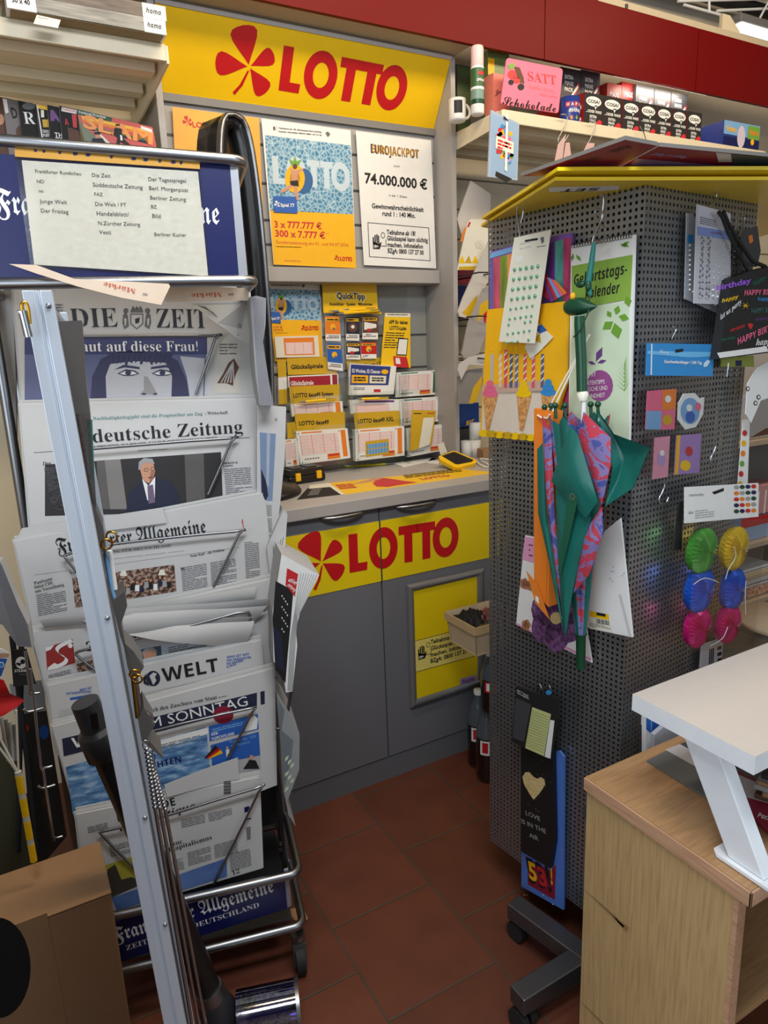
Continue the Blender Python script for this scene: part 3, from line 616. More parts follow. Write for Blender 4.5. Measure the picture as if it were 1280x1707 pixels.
# clear acrylic holders
def holder(x0, x1, label):
    t = thing('ticket_holder', label, 'slip holder', At((x0+x1)/2, 2.44, 1.04), 'acrylic slip holders')
    w = (x1-x0)/2; b = B()
    for z, y in ((.04, -.078), (.165, -.045), (.275, -.018)): part(t, 'pocket', B().box(CLEAR, (-w, y, z), (w, y+.002, z+.02)))
    for s in (-w, w-.002): part(t, 'side_wall', B().box(CLEAR, (s, -.078, 0), (s+.002, .055, .36)))
p = [ony(*k5(x, 900), 2.39).x for x in (168, 462, 486, 752, 762, 992)]
holder(p[0]-.01, p[1], 'clear acrylic slip holder of the left column'); holder(p[2], p[3], 'clear acrylic slip holder of the middle column'); holder(p[4], p[5], 'clear acrylic slip holder of the right column')
# QuickTipp dispenser
q = kk(k5, (310, 107), (600, 110), (608, 245), (318, 262)); fr = fpx((0, 2.465, 0), Y_, *q[3])
t = thing('scratch_card_dispenser', 'clear dispenser with yellow header above six scratch cards', 'dispenser', fr)
b = B(fr); b.ps(YEL, q, .002)
b.pt(WHITE, 'QuickTipp', k5(383, 187), k5(543, 190), 12, 'b', 1); b.pt(INK, 'QuickTipp', k5(387, 185), k5(539, 188), 10, 'b', 2); b.pt(INK, 'Auswählen · Spielen · Mitnehmen', k5(348, 221), k5(578, 222), 5, 'b')
part(t, 'header_card', b, 'yellow header card'); P = [fr.L(*k5(*p)) for p in ((315, 120), (612, 120), (610, 600), (325, 600))]
part(t, 'backplate', B().box(CLEAR, (P[0][0], P[2][1], -.006), (P[1][0], P[0][1], -.004)))
G2 = 'scratch cards in the dispenser'
def sc(base, band, art, lab):
    def f(b, m):
        b.pp(band, [m(.05, .06), m(.95, .06), m(.95, .2), m(.05, .2)], 2); b.pg(INK, m(.12, .1), m(.88, .1), m(.12, .17), 1, .8, 3, 2)
        b.pp(base, [m(0, 0), m(1, 0), m(1, .72), m(0, .72)], 1); art(b, m)
        b.pg(GREYINK, m(.2, .78), m(.9, .78), m(.2, .92), 2, .5, 2, 3); b.pd(RED, *m(.12, .88), 1.2, 1.2, 2)
    return f
a1 = lambda b, m: (b.pd(YELO, *m(.5, .42), 4.5, 5, 2), b.pd(GREYINK, *m(.55, .5), 2, 2, 3))
a2 = lambda b, m: (b.pd(BROWN, *m(.5, .45), 8, 8, 2), b.pd(WHITE, *m(.5, .42), 3, 3, 3))
a3 = lambda b, m: (b.pp(WHITE, [m(.1, .25), m(.9, .35), m(.9, .5), m(.1, .6)], 2), b.pd(RED2, *m(.4, .6), 4, 2.5, 3))
for pts, base, art, lab in (([(326, 280), (403, 280), (410, 412), (330, 410)], ORANGE, a1, 'orange scratch card, upper left in the dispenser'), ([(437, 282), (509, 282), (508, 410), (438, 408)], DNAVY, a2, 'dark scratch card, upper middle in the dispenser'),
        ([(526, 278), (606, 278), (608, 402), (526, 402)], BROWN, a3, 'brown scratch card with white stripe, upper right in the dispenser'), ([(332, 425), (410, 425), (422, 572), (342, 560)], BLUE, a1, 'blue scratch card, lower left in the dispenser'),
        ([(437, 420), (512, 420), (514, 510), (440, 508)], DNAVY, a3, 'dark blue scratch card, lower middle in the dispenser'), ([(516, 418), (598, 418), (600, 505), (520, 505)], RED, a1, 'red scratch card, lower right in the dispenser')):
    card('scratch_card', lab, pts, 2.462, WHITE, .004, sc(base, YELO, art, lab), 'scratch card', G2)
def pen(A, Bq, Y, label, c=YEL, group='yellow ballpoint pens', plane='y', z=0):
    p, q = (ony(*A, Y), ony(*Bq, Y)) if plane == 'y' else (onz(*A, z), onz(*Bq, z))
    d = (q-p).normalized(); M = Matrix.Translation(p); loc = lambda v: v-p
    t = tag(link('ballpoint_pen', None, M), label, 'pen', group)
    part(t, 'barrel', B().cyl(c, (0, 0, 0), loc(p+d*(q-p).length*.82), .0052, seg=10))
    part(t, 'grip', B().cyl(MID, loc(p+d*(q-p).length*.82), loc(q), .0052, .001, 10)); part(t, 'clip', B().tube(CHROME, [loc(p+Vector((0, -.006, .004))), loc(p+d*.04+Vector((0, -.006, .004)))], .0012, 5))
pen(k5(625, 262), k5(345, 250), 2.452, 'yellow pen lying on the dispenser ledge, lowest of three'); pen(k5(612, 248), k5(380, 268), 2.44, 'yellow pen lying crossed on the dispenser ledge'); pen(k5(590, 240), k5(420, 245), 2.456, 'yellow pen lying behind two others on the dispenser ledge')
pen(k5(380, 720), k5(185, 738), 2.41, 'yellow pen lying on the slips in the left column'); pen(k5(660, 715), k5(488, 722), 2.415, 'yellow pen with white cord on the middle slip stack')
pen(k5(430, 1082), k5(695, 1064), 0, 'green and yellow pen lying on the counter below the slips', mt('pen_lime', (200, 190, 20), .4), plane='z', z=1.0455)
def app(b, m):
    b.pp(CREAMP, [m(.02, 0), m(1, 0), m(1, .07), m(.02, .07)], 1); b.pg(INK, m(.1, .02), m(.9, .02), m(.1, .05), 1)
    b.pt(INK, 'APP für deinen', m(.18, .2), m(.9, .2), 6.5, 'b'); b.pt(INK, 'LOTTO-Laden', m(.22, .31), m(.85, .31), 6.5, 'b'); b.pg(INK, m(.1, .36), m(.8, .36), m(.04, .68), 7, .4, 1, 4)
    b.pp(INK, [m(.56, .46), m(.92, .46), m(.86, .78), m(.5, .78)], 2); b.pp(WHITE, [m(.59, .48), m(.89, .48), m(.84, .76), m(.53, .76)], 3)
    b.pp(RED2, [m(.4, .8), m(.86, .8), m(.95, 1), m(.45, 1)], 2); b.pp(WHITE, [m(.48, .83), m(.62, .83), m(.66, .94), m(.5, .94)], 3)
card('leaflet', 'yellow leaflet about an app with a phone picture, right of the dispenser', [(645, 262), (780, 264), (782, 555), (622, 545)], 2.46, YEL, .001, app, 'leaflet')
b = B(); fr = fpx((0, 2.47, 0), Y_, *k5(610, 570)); b.fr = fr; b.ps(CLEAR, kk(k5, (608, 92), (905, 95), (925, 575), (610, 575)), .003)
one('acrylic_pocket', 'empty clear acrylic pocket on the grey panel right of the leaflet', 'holder', b, fr)
# ================================================================ things lying on the counter
ZT = 1.0405
fr = fpx((0, 0, ZT), Z_, *k5(345, 1170)); b = B(fr); b.ps(YEL, kk(k5, (345, 1168), (1060, 1095), (1240, 1112), (430, 1230)), .0012)
b.pp(RED2, kk(k5, (580, 1172), (600, 1150), (640, 1142), (700, 1150), (750, 1158), (820, 1165), (720, 1180), (660, 1190), (600, 1188)), 1); b.pp(SKIN, kk(k5, (560, 1150), (600, 1138), (640, 1142), (600, 1156), (500, 1172), (470, 1176)), 2)
b.pg(INK, k5(740, 1128), k5(1040, 1092), k5(760, 1146), 3, .5, 2, 8); b.pg(RED2, k5(380, 1180), k5(470, 1172), k5(410, 1205), 3, .6, 2, 3); b.pt(RED2, 'LOTTO', k5(850, 1152), k5(1000, 1132), 3, 'b')
one('counter_mat', 'yellow advertising mat with red figures lying on the counter', 'mat', b, fr)
fr = fpx((0, 0, ZT), Z_, *k5(215, 1258)); b = B(fr); b.ps(MATTE, kk(k5, (232, 1196), (352, 1186), (410, 1230), (175, 1258)), .002); b.pp(CREAMP, kk(k5, (245, 1180), (345, 1168), (430, 1228), (412, 1232), (352, 1190), (240, 1200)), 1)
b.pg(LGREY, k5(255, 1204), k5(310, 1198), k5(230, 1240), 6, .4, 2, 4); one('leaflet', 'black leaflet with small white text under the fan base', 'leaflet', b, fr)
# black case with yellow latches
c = onz(*k5(218, 1165), ZT); t = thing('tool_case', 'small black case with yellow latches on the counter behind the fan base', 'case', At(c.x, c.y+.03, ZT, .1))
part(t, 'body', B().box(BLACK, (-.075, -.05, 0), (.075, .05, .03)), bev=.008); part(t, 'lid', B().box(mt('case_lid', (32, 32, 34), .4), (-.07, -.047, .03), (.07, .047, .052)).box(BLACK, (-.05, -.03, .052), (-.01, .03, .055)).box(BLACK, (.01, -.03, .052), (.05, .03, .055)), bev=.005)
for x, y in ((-.04, -.056), (.045, -.056), (.074, 0)): part(t, 'latch', B().box(YELO, (x-.01, y, .012), (x+.01, y+.01, .04)), 'yellow latch', bev=.002)
# phone in a yellow case
fr = fpx((1.6, 2.165, ZT+.02), Vector((0, -.36, .93)), *k5(1030, 1060), 0, (1, 0, 0)); q = kk(k5, (932, 1026), (1008, 997), (1022, 998), (1136, 1046), (1130, 1062), (1040, 1086), (1018, 1086), (938, 1042))
t = thing('mobile_phone', 'mobile phone in a yellow case lying on the counter', 'phone', fr); b = B(fr); b.ppr(YEL, q, .016); part(t, 'case', b, 'yellow protective case', .003)
b = B(fr); b.pp(BLACK, kk(k5, (947, 1024), (1010, 1003), (1020, 1004), (1118, 1046), (1108, 1056), (1034, 1070), (1020, 1068)), 1.5); part(t, 'screen', b, 'black screen')
px_ = fr.L(*k5(1035, 1030)); part(t, 'rest', B().box(BLACK, (px_[0]-.03, px_[1]-.01, -.034), (px_[0]+.03, px_[1]+.005, -.0165)), 'black rest')
b = B().tube(WHITE, [onz(*k5(x, y), ZT+.004) for x, y in ((1128, 1050), (1150, 1070), (1175, 1082), (1210, 1086), (1190, 1066), (1160, 1052), (1150, 1038), (1230, 1046))], .0035, 6); one('charging_cable', 'white cable coiled on the counter behind the yellow phone', 'cable', b, WORLD)
for i, (pts, lab) in enumerate((([(690, 1062), (880, 1030), (935, 1040), (740, 1080)], 'white form sheets lying under the slip stacks'), ([(868, 1058), (900, 1030), (955, 1046), (930, 1064)], 'white note lying left of the yellow phone'))):
    fr = fpx((0, 0, ZT+.004), Z_, *k5(*pts[0])); b = B(fr); b.ps(WHITE, kk(k5, *pts), .004); one('paper_sheet', lab, 'paper', b, fr)
card('paper_tag', 'small white tag standing behind the yellow phone', [(925, 962), (958, 950), (978, 1004), (942, 1020)], 2.33, CREAMP, .001, None, 'tag')
def roll(px, h, r, z, label):
    c = ony(*px, 2.36); b = B().lathe(WHITE, [(0, 0), (r, 0), (r, h), (r*.35, h), (r*.35, h-.01), (0, h-.01)], seg=18)
    one('paper_roll', label, 'paper roll', b, At(c.x, 2.36, z), 'receipt rolls')
roll(k5(1079, 1004), .072, .024, ZT, 'short white paper roll standing left of the two stacked rolls'); roll(k5(1126, 1000), .072, .024, ZT, 'lower white paper roll of the stacked pair'); c = ony(*k5(1126, 1000), 2.36)
one('paper_roll', 'upper white paper roll of the stacked pair', 'paper roll', B().lathe(WHITE, [(0, 0), (.024, 0), (.024, .07), (.008, .07), (.008, .06), (0, .06)], seg=18), At(c.x, 2.36, ZT+.0725), 'receipt rolls')
c = ony(*k5(1178, 1025), 2.30); b = B().box(CARD, (-.022, -.03, 0), (.05, .03, .04)); one('small_carton', 'small brown carton on the counter right of the paper rolls', 'box', b, At(c.x, c.y, ZT, -.2), bev=.002)
b = B(); fr = Fr((1.635, 2.415, 1.16), Y_); b.fr = fr; b.box(mt('bic_blue', (25, 60, 130), .45), (0, 0, -.12), (.17, .10, 0)); b.pt(YELO, 'BIC', k5(1078, 862), k5(1124, 850), 7, 'bi'); b.box(WHITE, (.02, .1, -.12), (.1, .112, -.02))
one('pen_box', 'dark blue display box with yellow lettering behind the paper rolls', 'box', b, fr, bev=.002)
one('display_stand', 'dark low shelf block carrying the blue box behind the rolls', 'stand', B().box(DGREY, (1.64, 2.42, 1.0405), (1.80, 2.498, 1.158)), WORLD, bev=.003)
# tower fan on the counter
c = Vector((.712, 2.2, ZT)); t = thing('tower_fan', 'black bladeless tower fan with silver rim standing on the counter', 'fan', At(c.x, c.y, ZT, 0))
part(t, 'base', B().lathe(BLACK, [(0, 0), (.158, 0), (.16, .008), (.148, .022), (.10, .034), (.045, .042), (.04, .11), (0, .11)], seg=32))
path = []
for k in range(40):
    q = 2*math.pi*k/40; w, h = .066, .47
    cz = .66; path.append((w*math.copysign(abs(math.cos(q))**.55, math.cos(q)), cz+h*math.copysign(abs(math.sin(q))**.95, math.sin(q))))
def ringmesh(mat, o0, o1, y0, y1):
    vs = []; n = len(path)
    for k, (x, z) in enumerate(path):
        d = Vector((path[(k+1) % n][0]-path[k-1][0], path[(k+1) % n][1]-path[k-1][1])).normalized(); nx, nz = d.y, -d.x
        for o, y in ((o0, y0), (o1, y0), (o1, y1), (o0, y1)): vs.append((x+nx*o, y, z+nz*o))
    return B().add(mat, vs, [(k*4+i, k*4+(i+1) % 4, ((k+1) % n)*4+(i+1) % 4, ((k+1) % n)*4+i) for k in range(n) for i in range(4)], True)
M = Matrix.Rotation(.35, 4, 'Z')
part(t, 'loop', ringmesh(mt('fan_black', (26, 26, 28), .25), -.016, .012, -.05, .06), M=M); part(t, 'rim', ringmesh(STEEL, .004, .014, -.062, -.04), 'silver front rim', M=M)

t = thing('shelf_lamp', 'narrow strip lamp behind the lower edge of the red fascia over the black boxes', 'lamp', At(2.62, 2.215, 2.53))
part(t, 'housing', B().box(WHITEM, (-.3, -.010, 0), (.3, .03, .02)), bev=.002); part(t, 'tube', B().cyl(LAMP, (-.28, .011, -.006), (.28, .011, -.006), .005, seg=10), 'glowing tube')
kz = K(0, 0, .234375); k6b = K(740, 60, .25761); k7b = K(700, 380, .24615); kr = K(960, 0, .25); ku = K(860, 640, .28698); kc = K(800, 360, .2226); ks = K(780, 780, .390625); kf = K(440, 1200, .4375); kt = K(1120, 320, .22253); kh = K(1120, 560, .32787)
# ================================================================ cream display shelf at upper left
def cream_shelf(x0, x1, label, zt):
    t = thing('display_shelf', label, 'shelf', At((x0+x1)/2, 2.30, zt-.03)); w = (x1-x0)/2
    part(t, 'board', B().box(CREAM, (-w, -.25, .022), (w, .20, .03)), bev=.001)
    part(t, 'front_lip', B().box(CREAM, (-w, -.262, -.006), (w, -.25, .034)), bev=.002)
    for y in (-.17, .0, .13): part(t, 'rib', B().box(CREAM, (-w+.01, y, -.004), (w-.01, y+.05, .022)), bev=.002)
    for s in (-w-.006, w): part(t, 'bracket', B().prism(CREAM, [(-.262, .03), (-.262, -.012), (.1, -.035), (.25, -.035), (.25, .03)], 0, .006), M=Matrix(((0, 0, 1, s), (1, 0, 0, 0), (0, 1, 0, 0), (0, 0, 0, 1))))
    return t
cream_shelf(-1.5, .522, 'cream metal display shelf with ribbed underside at upper left, carrying picture frames', 2.287)
struct('wall_panel_left', B().box(CREAM, (-1.55, 2.56, .0), (.545, 2.58, 2.6)))
b = B().box(CREAM, (-1.5, 2.12, 1.775), (.50, 2.5, 1.79)).box(CREAM, (-1.5, 2.11, 1.775), (.50, 2.12, 1.80)); one('magazine_shelf', 'cream magazine shelf behind the blue newspaper sign', 'shelf', b, WORLD)
GREYW = ramp_mat('grey_wood_print', 'noise', 12, [(.35, (120, 118, 112)), (.65, (160, 158, 150))], .6, stretch=(1, 12, 12)); BRNW = ramp_mat('brown_wood_print', 'noise', 12, [(.35, (70, 58, 48)), (.65, (110, 96, 84))], .35, stretch=(1, 12, 12))
for i, (m, lab) in enumerate(((GREYW, 'grey wood picture frame box with white end label, lower one on the cream shelf'), (BRNW, 'dark wood picture frame box with white end label, upper one on the cream shelf'))):
    Yf = 1.985; x1 = ony(277, 60-24*i, Yf).x; x0 = ony(14, 20, Yf).x; z0 = 2.2915+.0315*i; b = B(Fr((x0, Yf, z0), Y_))
    w = x1-x0; b.box(m, (0, 0, -.36), (w, .031, 0)); b.box(mt('frame_back', (150, 128, 92), .8), (.005, -.0015, -.355), (w-.005, 0, -.005))
    lw = x1-ony(241, 50, Yf).x; b.box(WHITE, (w-lw, -.001, -.05), (w+.001, .0312, .0006)); b.z0 = .0006; b.tx(INK, 'hama.', (w-lw*.85, .010), (w-lw*.15, .010), .011, 'bi')
    lw = ony(60, 10, Yf).x-x0; b.box(WHITE, (-.001, -.001, -.05), (lw, .0312, .0006)); b.tx(INK, '30 x 40', (lw*.18, .012), (lw*.8, .012), .010, 'b')
    one('picture_frame_box', lab, 'picture frame', b, group='boxed picture frames')
one('storage_box', 'brown wrapped box stacked above the picture frame boxes at the top edge', 'box', B().box(BRNW, (0, 0, 0), (.22, .3, .05)), At(.22, 2.03, 2.356, .05))
b = B(); fr = fpx((0, 1.983, 0), Y_, *kz(240, 168)); b.fr = fr; b.ps(CREAMP, kk(kz, (262, 105), (432, 142), (412, 200), (238, 168)), .001); b.pg(LGREY, kz(270, 118), kz(345, 134), kz(265, 130), 1); one('price_tag', 'cream price tag hanging below the grey frame box', 'tag', b, fr)
# magazines fanned below the shelf
MG = 'music magazines under the cream shelf'
def mag(label, pts, Y, base, paint):
    q = kk(kz, *pts); q[2] = (q[1][0]+(q[2][0]-q[1][0])*(405-q[1][1])/(q[2][1]-q[1][1]), 405); q[3] = (q[0][0]+(q[3][0]-q[0][0])*(405-q[0][1])/(q[3][1]-q[0][1]), 405); fr = fpx((0, Y, 0), Vector((0, -1, .03)), *q[3]); b = B(fr); b.ps(base, q, .005, side=WHITE); paint(b); one('magazine', label, 'magazine', b, fr, MG)
def pmag(cols, txt=(), pics=()):
    def f(b):
        for c, pts, l in cols: b.pp(c, kk(kz, *pts), l)
        for m, s, a, c, h, st in txt: b.pt(m, s, kz(*a), kz(*c), h, st, 4)
    return f
mag('magazine with rainbow title and a dancing man in black', [(545, 775), (1085, 905), (1150, 1230), (680, 1300)], 2.205, mt('slam_red', (205, 75, 65), .4), pmag(
    [(mt('slam_green', (30, 80, 50), .5), [(545, 775), (800, 838), (790, 868), (552, 815)], 1), (mt('slam_sage', (120, 130, 105), .5), [(560, 850), (600, 900), (850, 1120), (680, 1300)], 1), (CREAMP, [(640, 900), (665, 905), (800, 1035), (775, 1035)], 2), (YELO, [(575, 822), (1075, 930), (1078, 950), (585, 848)], 2), (ORANGE, [(585, 848), (1078, 950), (1080, 975), (590, 868)], 2),
     (mt('slam_g', (60, 110, 60), .5), [(590, 885), (1082, 998), (1084, 1012), (600, 900)], 2), (DNAVY, [(600, 900), (1085, 1012), (1086, 1032), (640, 925)], 2),
     (INK, [(812, 915), (835, 905), (865, 920), (870, 980), (930, 1035), (905, 1040), (858, 1010), (840, 1040), (825, 1030), (835, 980), (805, 960)], 5), (SKIN, [(825, 888), (850, 890), (846, 915), (828, 912)], 6), (INK, [(822, 882), (852, 885), (850, 896), (822, 896)], 7), (WHITE, [(852, 960), (866, 965), (872, 1000), (856, 1000)], 6), (SKIN, [(672, 950), (712, 950), (708, 985), (678, 985)], 5), (INK, [(670, 940), (716, 940), (712, 958), (672, 958)], 6), (DNAVY, [(655, 985), (730, 985), (760, 1040), (650, 1030)], 4), (WHITE, [(1000, 895), (1080, 922), (1080, 945), (1002, 920)], 5)],
    [(WHITE, 'Festival-Preview', (562, 806), (752, 845), 4, 'sb'), (mt('slam_o', (245, 150, 60), .4), 'SLAM', (590, 905), (1085, 1030), 22, 'b')]))
mag('black magazine with red letters left of the rainbow titled one', [(420, 752), (548, 780), (600, 1200), (470, 1250)], 2.222, MATTE, pmag([(WHITE, [(440, 762), (545, 785), (545, 812), (436, 790)], 1), (RED2, [(510, 815), (545, 812), (548, 910), (520, 905)], 1), (BROWN, [(480, 905), (560, 930), (575, 1000), (490, 1000)], 1)], [(RED2, 'EUROCITY', (444, 782), (540, 804), 3, 'sb'), (RED2, 'A', (462, 890), (490, 893), 10, 'sb')]))
mag('black magazine with purple letter above white THE', [(335, 745), (428, 765), (480, 1150), (380, 1250)], 2.238, MATTE, pmag([(PURPLE, [(358, 780), (380, 785), (425, 850), (425, 875), (390, 840), (388, 860), (358, 862)], 1)], [(WHITE, 'THE', (392, 978), (470, 985), 8, 'sb'), (WHITE, 'DO', (400, 1010), (460, 1015), 8, 'sb')]))
mag('black magazine with yellow strip and small white lettering', [(255, 738), (342, 755), (390, 1150), (310, 1250)], 2.254, MATTE, pmag([(YEL, [(258, 740), (340, 757), (342, 785), (262, 770)], 1), (WHITE, [(258, 740), (266, 742), (306, 985), (296, 985)], 2), (CREAMP, [(290, 780), (312, 785), (314, 835), (292, 835)], 1), (OCHRE, [(300, 850), (345, 850), (348, 905), (306, 905)], 1)], [(WHITE, 'DEEP', (306, 945), (362, 950), 5, 'sb'), (WHITE, 'PURPLE', (310, 975), (372, 975), 5, 'sb')]))
mag('black magazine with big white letter R under a grey disc', [(125, 713), (262, 745), (320, 1150), (185, 1250)], 2.270, MATTE, lambda b: (b.pd(GREYINK, *kz(205, 755), 11, 6, 1), b.pt(WHITE, 'R', kz(175, 880), kz(255, 885), 20, 'se')))
mag('grey magazine with large pale letters second from left', [(15, 690), (130, 716), (190, 1150), (90, 1250)], 2.286, mt('mag_grey', (120, 112, 112), .5), lambda b: (b.pp(WHITE, kk(kz, (18, 700), (48, 708), (62, 800), (40, 808)), 1), b.pt(INK, 'D', kz(88, 840), kz(130, 842), 17, 'b'), b.pd(BROWN, *kz(150, 935), 9, 10, 1)))
mag('dark magazine leftmost of the fanned row', [(-80, 672), (22, 694), (70, 1150), (-30, 1250)], 2.302, BROWN, lambda b: b.pd(SKIN, *kz(5, 850), 6, 9, 1))

# ================================================================ right recess: shelf, back panel
cream_shelf(1.63, 3.06, 'cream metal shelf on the right carrying mugs, small black boxes and a pink sign', 2.262)
b = B().box(mt('cream_panel', (212, 202, 178), .5, noise=.03), (1.624, 2.60, 1.0), (4.2, 2.615, 2.55))
for k in range(11): b.box(mt('groove_brown', (120, 108, 88), .7), (1.624, 2.597, 1.1+.12*k), (4.2, 2.6, 1.106+.12*k))
struct('wall_panel_right', b)
ZS = 2.2665
def onshelf(px, py, Y): return ony(px, py, Y).x
def boxpx(name, label, q, Y, dep, base, paint=None, group=None, cat='box', z0=None, side=None):
    """a box whose front face corners are given in the photo and whose foot stands at z0"""
    P = [ony(*p, Y) for p in q]; x0 = (P[0].x+P[3].x)/2; x1 = (P[1].x+P[2].x)/2; zb = (P[2].z+P[3].z)/2 if z0 is None else z0; zt = (P[0].z+P[1].z)/2
    fr = Fr((x0, Y, zb), Y_); b = B(fr); w, h = x1-x0, zt-zb; b.box(side or base, (0, 0, -dep), (w, h, -.0003)); b.box(base, (0, 0, -.0003), (w, h, 0))
    if paint: paint(b, w, h)
    return one(name, label, cat, b, fr, group, .0008)
GB = 'small black party boxes on the right shelf'
def cosa(b, w, h):
    b.disc(WHITE, w*.5, h*.76, w*.42, h*.15, 1); b.flat(WHITE, [(w*.55, h*.65), (w*.72, h*.66), (w*.6, h*.52)], 1); b.tx(INK, 'COSA?', (w*.17, h*.71), (w*.83, h*.71), h*.1, 'b')
    b.tx(WHITE, '...ODER WAS!', (w*.08, h*.42), (w*.94, h*.42), h*.08, 'b'); b.tx(WHITE, 'EXTRA', (w*.3, h*.27), (w*.68, h*.27), h*.08, 'b'); b.tx(WHITE, 'MAXI', (w*.3, h*.16), (w*.62, h*.16), h*.08, 'b'); b.tx(WHITE, 'PACK', (w*.3, h*.05), (w*.6, h*.05), h*.08, 'b')
    b.flat(RED2, [(w*.62, h*.03), (w*.95, h*.04), (w*.97, h*.2), (w*.82, h*.24), (w*.64, h*.14)], 3)
xs_ = [(390, 478), (480, 570), (575, 657), (660, 738), (740, 812), (815, 885), (888, 957)]
names = ['leftmost, beside the blue mug', 'second from the blue mug', 'third from the blue mug', 'fourth from the blue mug', 'third from the right end', 'second from the right end', 'rightmost, beside the blue card box']
for i, (a, c) in enumerate(xs_):
    ty = lambda x: 445+(x-390)*.185
    boxpx('party_box', 'small black box with speech bubble in the lower row, '+names[i], kk(k3, (a, ty(a)), (c, ty(c)), (c, ty(c)+118), (a, ty(a)+125)), 2.07, .3, MATTE, cosa, GB, z0=ZS, side=mt('box_red_side', (150, 30, 30), .5))
def cosa2(b, w, h):
    for i, s in enumerate(('EXTRA', 'MAXI', 'PACK')): b.tx(WHITE, s, (w*.2, h*(.72-.16*i)), (w*.62, h*(.72-.16*i)), h*.1, 'b')
    b.flat(RED2, [(w*.45, h*.2), (w*.9, h*.7), (w*.95, h*.6), (w*.55, h*.1)], 3); b.flat(WHITE, [(w*.3, h*.1), (w*.85, h*.62), (w*.88, h*.55), (w*.36, h*.05)], 4)
DGB = mt('box_charcoal', (74, 74, 78), .4)
ztop = 2.2665+.1295
for i, (a, c, y, d) in enumerate(((275, 372, 325, 'above the pink sign'), (375, 465, 338, 'above the first black box'), (640, 727, 408, 'left of three under the strip light'), (730, 808, 428, 'middle of three under the strip light'), (811, 890, 445, 'right of three under the strip light'))):
    boxpx('party_box', 'charcoal box in the upper row, '+d, kk(k3, (a, y), (c, y+16), (c, y+98), (a, y+98)), 2.262, .1, DGB, cosa2, GB, z0=ztop)
for i, (a, c, y) in enumerate(((500, 570, 400), (572, 640, 395))):
    boxpx('party_box', ('red box in the upper row, left one', 'red box in the upper row, right one')[i], kk(k3, (a, y), (c, y+12), (c, y+75), (a, y+75)), 2.28, .08, mt('box_red', (170, 40, 35), .4), lambda b, w, h: (b.tx(WHITE, 'MAXI', (w*.2, h*.6), (w*.8, h*.6), h*.14, 'b'), b.tx(WHITE, 'PACK', (w*.2, h*.35), (w*.8, h*.35), h*.14, 'b'), b.rect(MATTE, 0, 0, w, h*.2, 1)), GB, z0=ztop)
def pk(b, w, h):
    b.rect(LBLUE, 0, h*.5, w, h, 1); b.rect(NAVY, 0, 0, w, h*.42, 2); b.tx(YELO, 'Pokémon', (w*.07, h*.62), (w*.34, h*.62), h*.2, 'b', 3); b.disc(mt('pale_oval', (205, 195, 215), .5), w*.48, h*.48, w*.11, h*.42, 3); b.rect(GREEN, w*.66, h*.45, w*.99, h*.95, 3); b.tx(ORANGE, 'Pokémon', (w*.7, h*.62), (w*.96, h*.62), h*.2, 'b', 4); b.disc(YELO, w*.8, h*.35, w*.05, h*.12, 4)
boxpx('card_box', 'dark blue trading card box with yellow lettering at the right end of the shelf', kk(kr, (985, 803), (1225, 838), (1221, 975), (985, 938)), 2.065, .17, mt('box_blue', (35, 55, 130), .35), pk, z0=ZS)
# pink sign
q = kk(k6b, (405, 140), (770, 212), (740, 500), (365, 440)); fr = fpx((0, 2.075, 2.266), Vector((0, -1, .1)), *q[3]); b = B(fr)
P = b.P(q); rr = []
for i in range(4):
    p, a, c = Vector(P[i]), Vector(P[i-1]), Vector(P[(i+1) % 4]); u = (a-p).normalized()*.012; v = (c-p).normalized()*.012
    rr += [tuple(p+u*(1-s)**2+v*s**2) for s in (0, .3, .7, 1)]
b.prism(PINK, rr, -.003, 0)
b.pt(RED2, 'SATT', k6b(544, 290), k6b(726, 318), 16, 'se'); b.pt(mt('sign_salmon', (225, 110, 120), .5), 'heißt nicht,', k6b(553, 340), k6b(722, 372), 7.5); b.pt(mt('sign_salmon', (225, 110, 120), .5), 'dass keine', k6b(620, 385), k6b(732, 405), 5.5)
b.pt(INK, 'Schokolade', k6b(378, 445), k6b(724, 492), 16, 'sc'); b.pt(INK, 'Schokolade', k6b(379, 446), k6b(725, 494), 16, 'sc')
for x, y, r, m in ((433, 300, 4.6, INK), (497, 330, 5.6, INK), (440, 250, 7.5, RED2), (470, 285, 6, RED2), (490, 262, 5, BROWN)): b.pd(m, *k6b(x, y), r, r, 2)
b.pp(BROWN, kk(k6b, (450, 195), (490, 205), (515, 270), (520, 310), (480, 300), (465, 240)), 1); b.pp(GREEN, kk(k6b, (410, 190), (445, 172), (460, 200), (425, 220)), 3)
one('novelty_sign', 'pink tin sign with SATT and Schokolade lettering standing on the right shelf', 'sign', b, fr)
# spray can, mugs, packs
c = ony(796, 190, 2.14); t = thing('spray_can', 'green and white spray can with pale cap at the left end of the right shelf', 'can', At(c.x, 2.14, ZS+.006))
part(t, 'can_body', B().lathe(WHITE, [(0, 0), (.021, 0), (.023, .004), (.023, .03)], seg=20).lathe(DGREEN, [(.0231, .03), (.0231, .045)]).lathe(mt('can_picture', (120, 150, 140), .4), [(.0231, .045), (.0231, .075)]).lathe(WHITE, [(.0231, .075), (.0231, .083)]).lathe(mt('can_green', (60, 100, 60), .4), [(.0231, .083), (.0231, .14)]).lathe(WHITE, [(.0231, .14), (.022, .146), (.019, .15)]))
part(t, 'cap', B().lathe(mt('cap_pink', (236, 205, 205), .5), [(.0205, .148), (.0215, .15), (.0215, .205), (.019, .21), (0, .21)], seg=20))
def wrapx(r): return lambda x, y, z: ((r+z)*math.sin(x/r), -(r+z)*math.cos(x/r), y)
b = B(); b.warp = wrapx(.0234); b.tx(WHITE, 'SPRAY', (-.017, .098), (.017, .098), .008, 'b'); b.wrect(RED2, -.012, .118, .014, .128, 1); part(t, 'label_print', b)
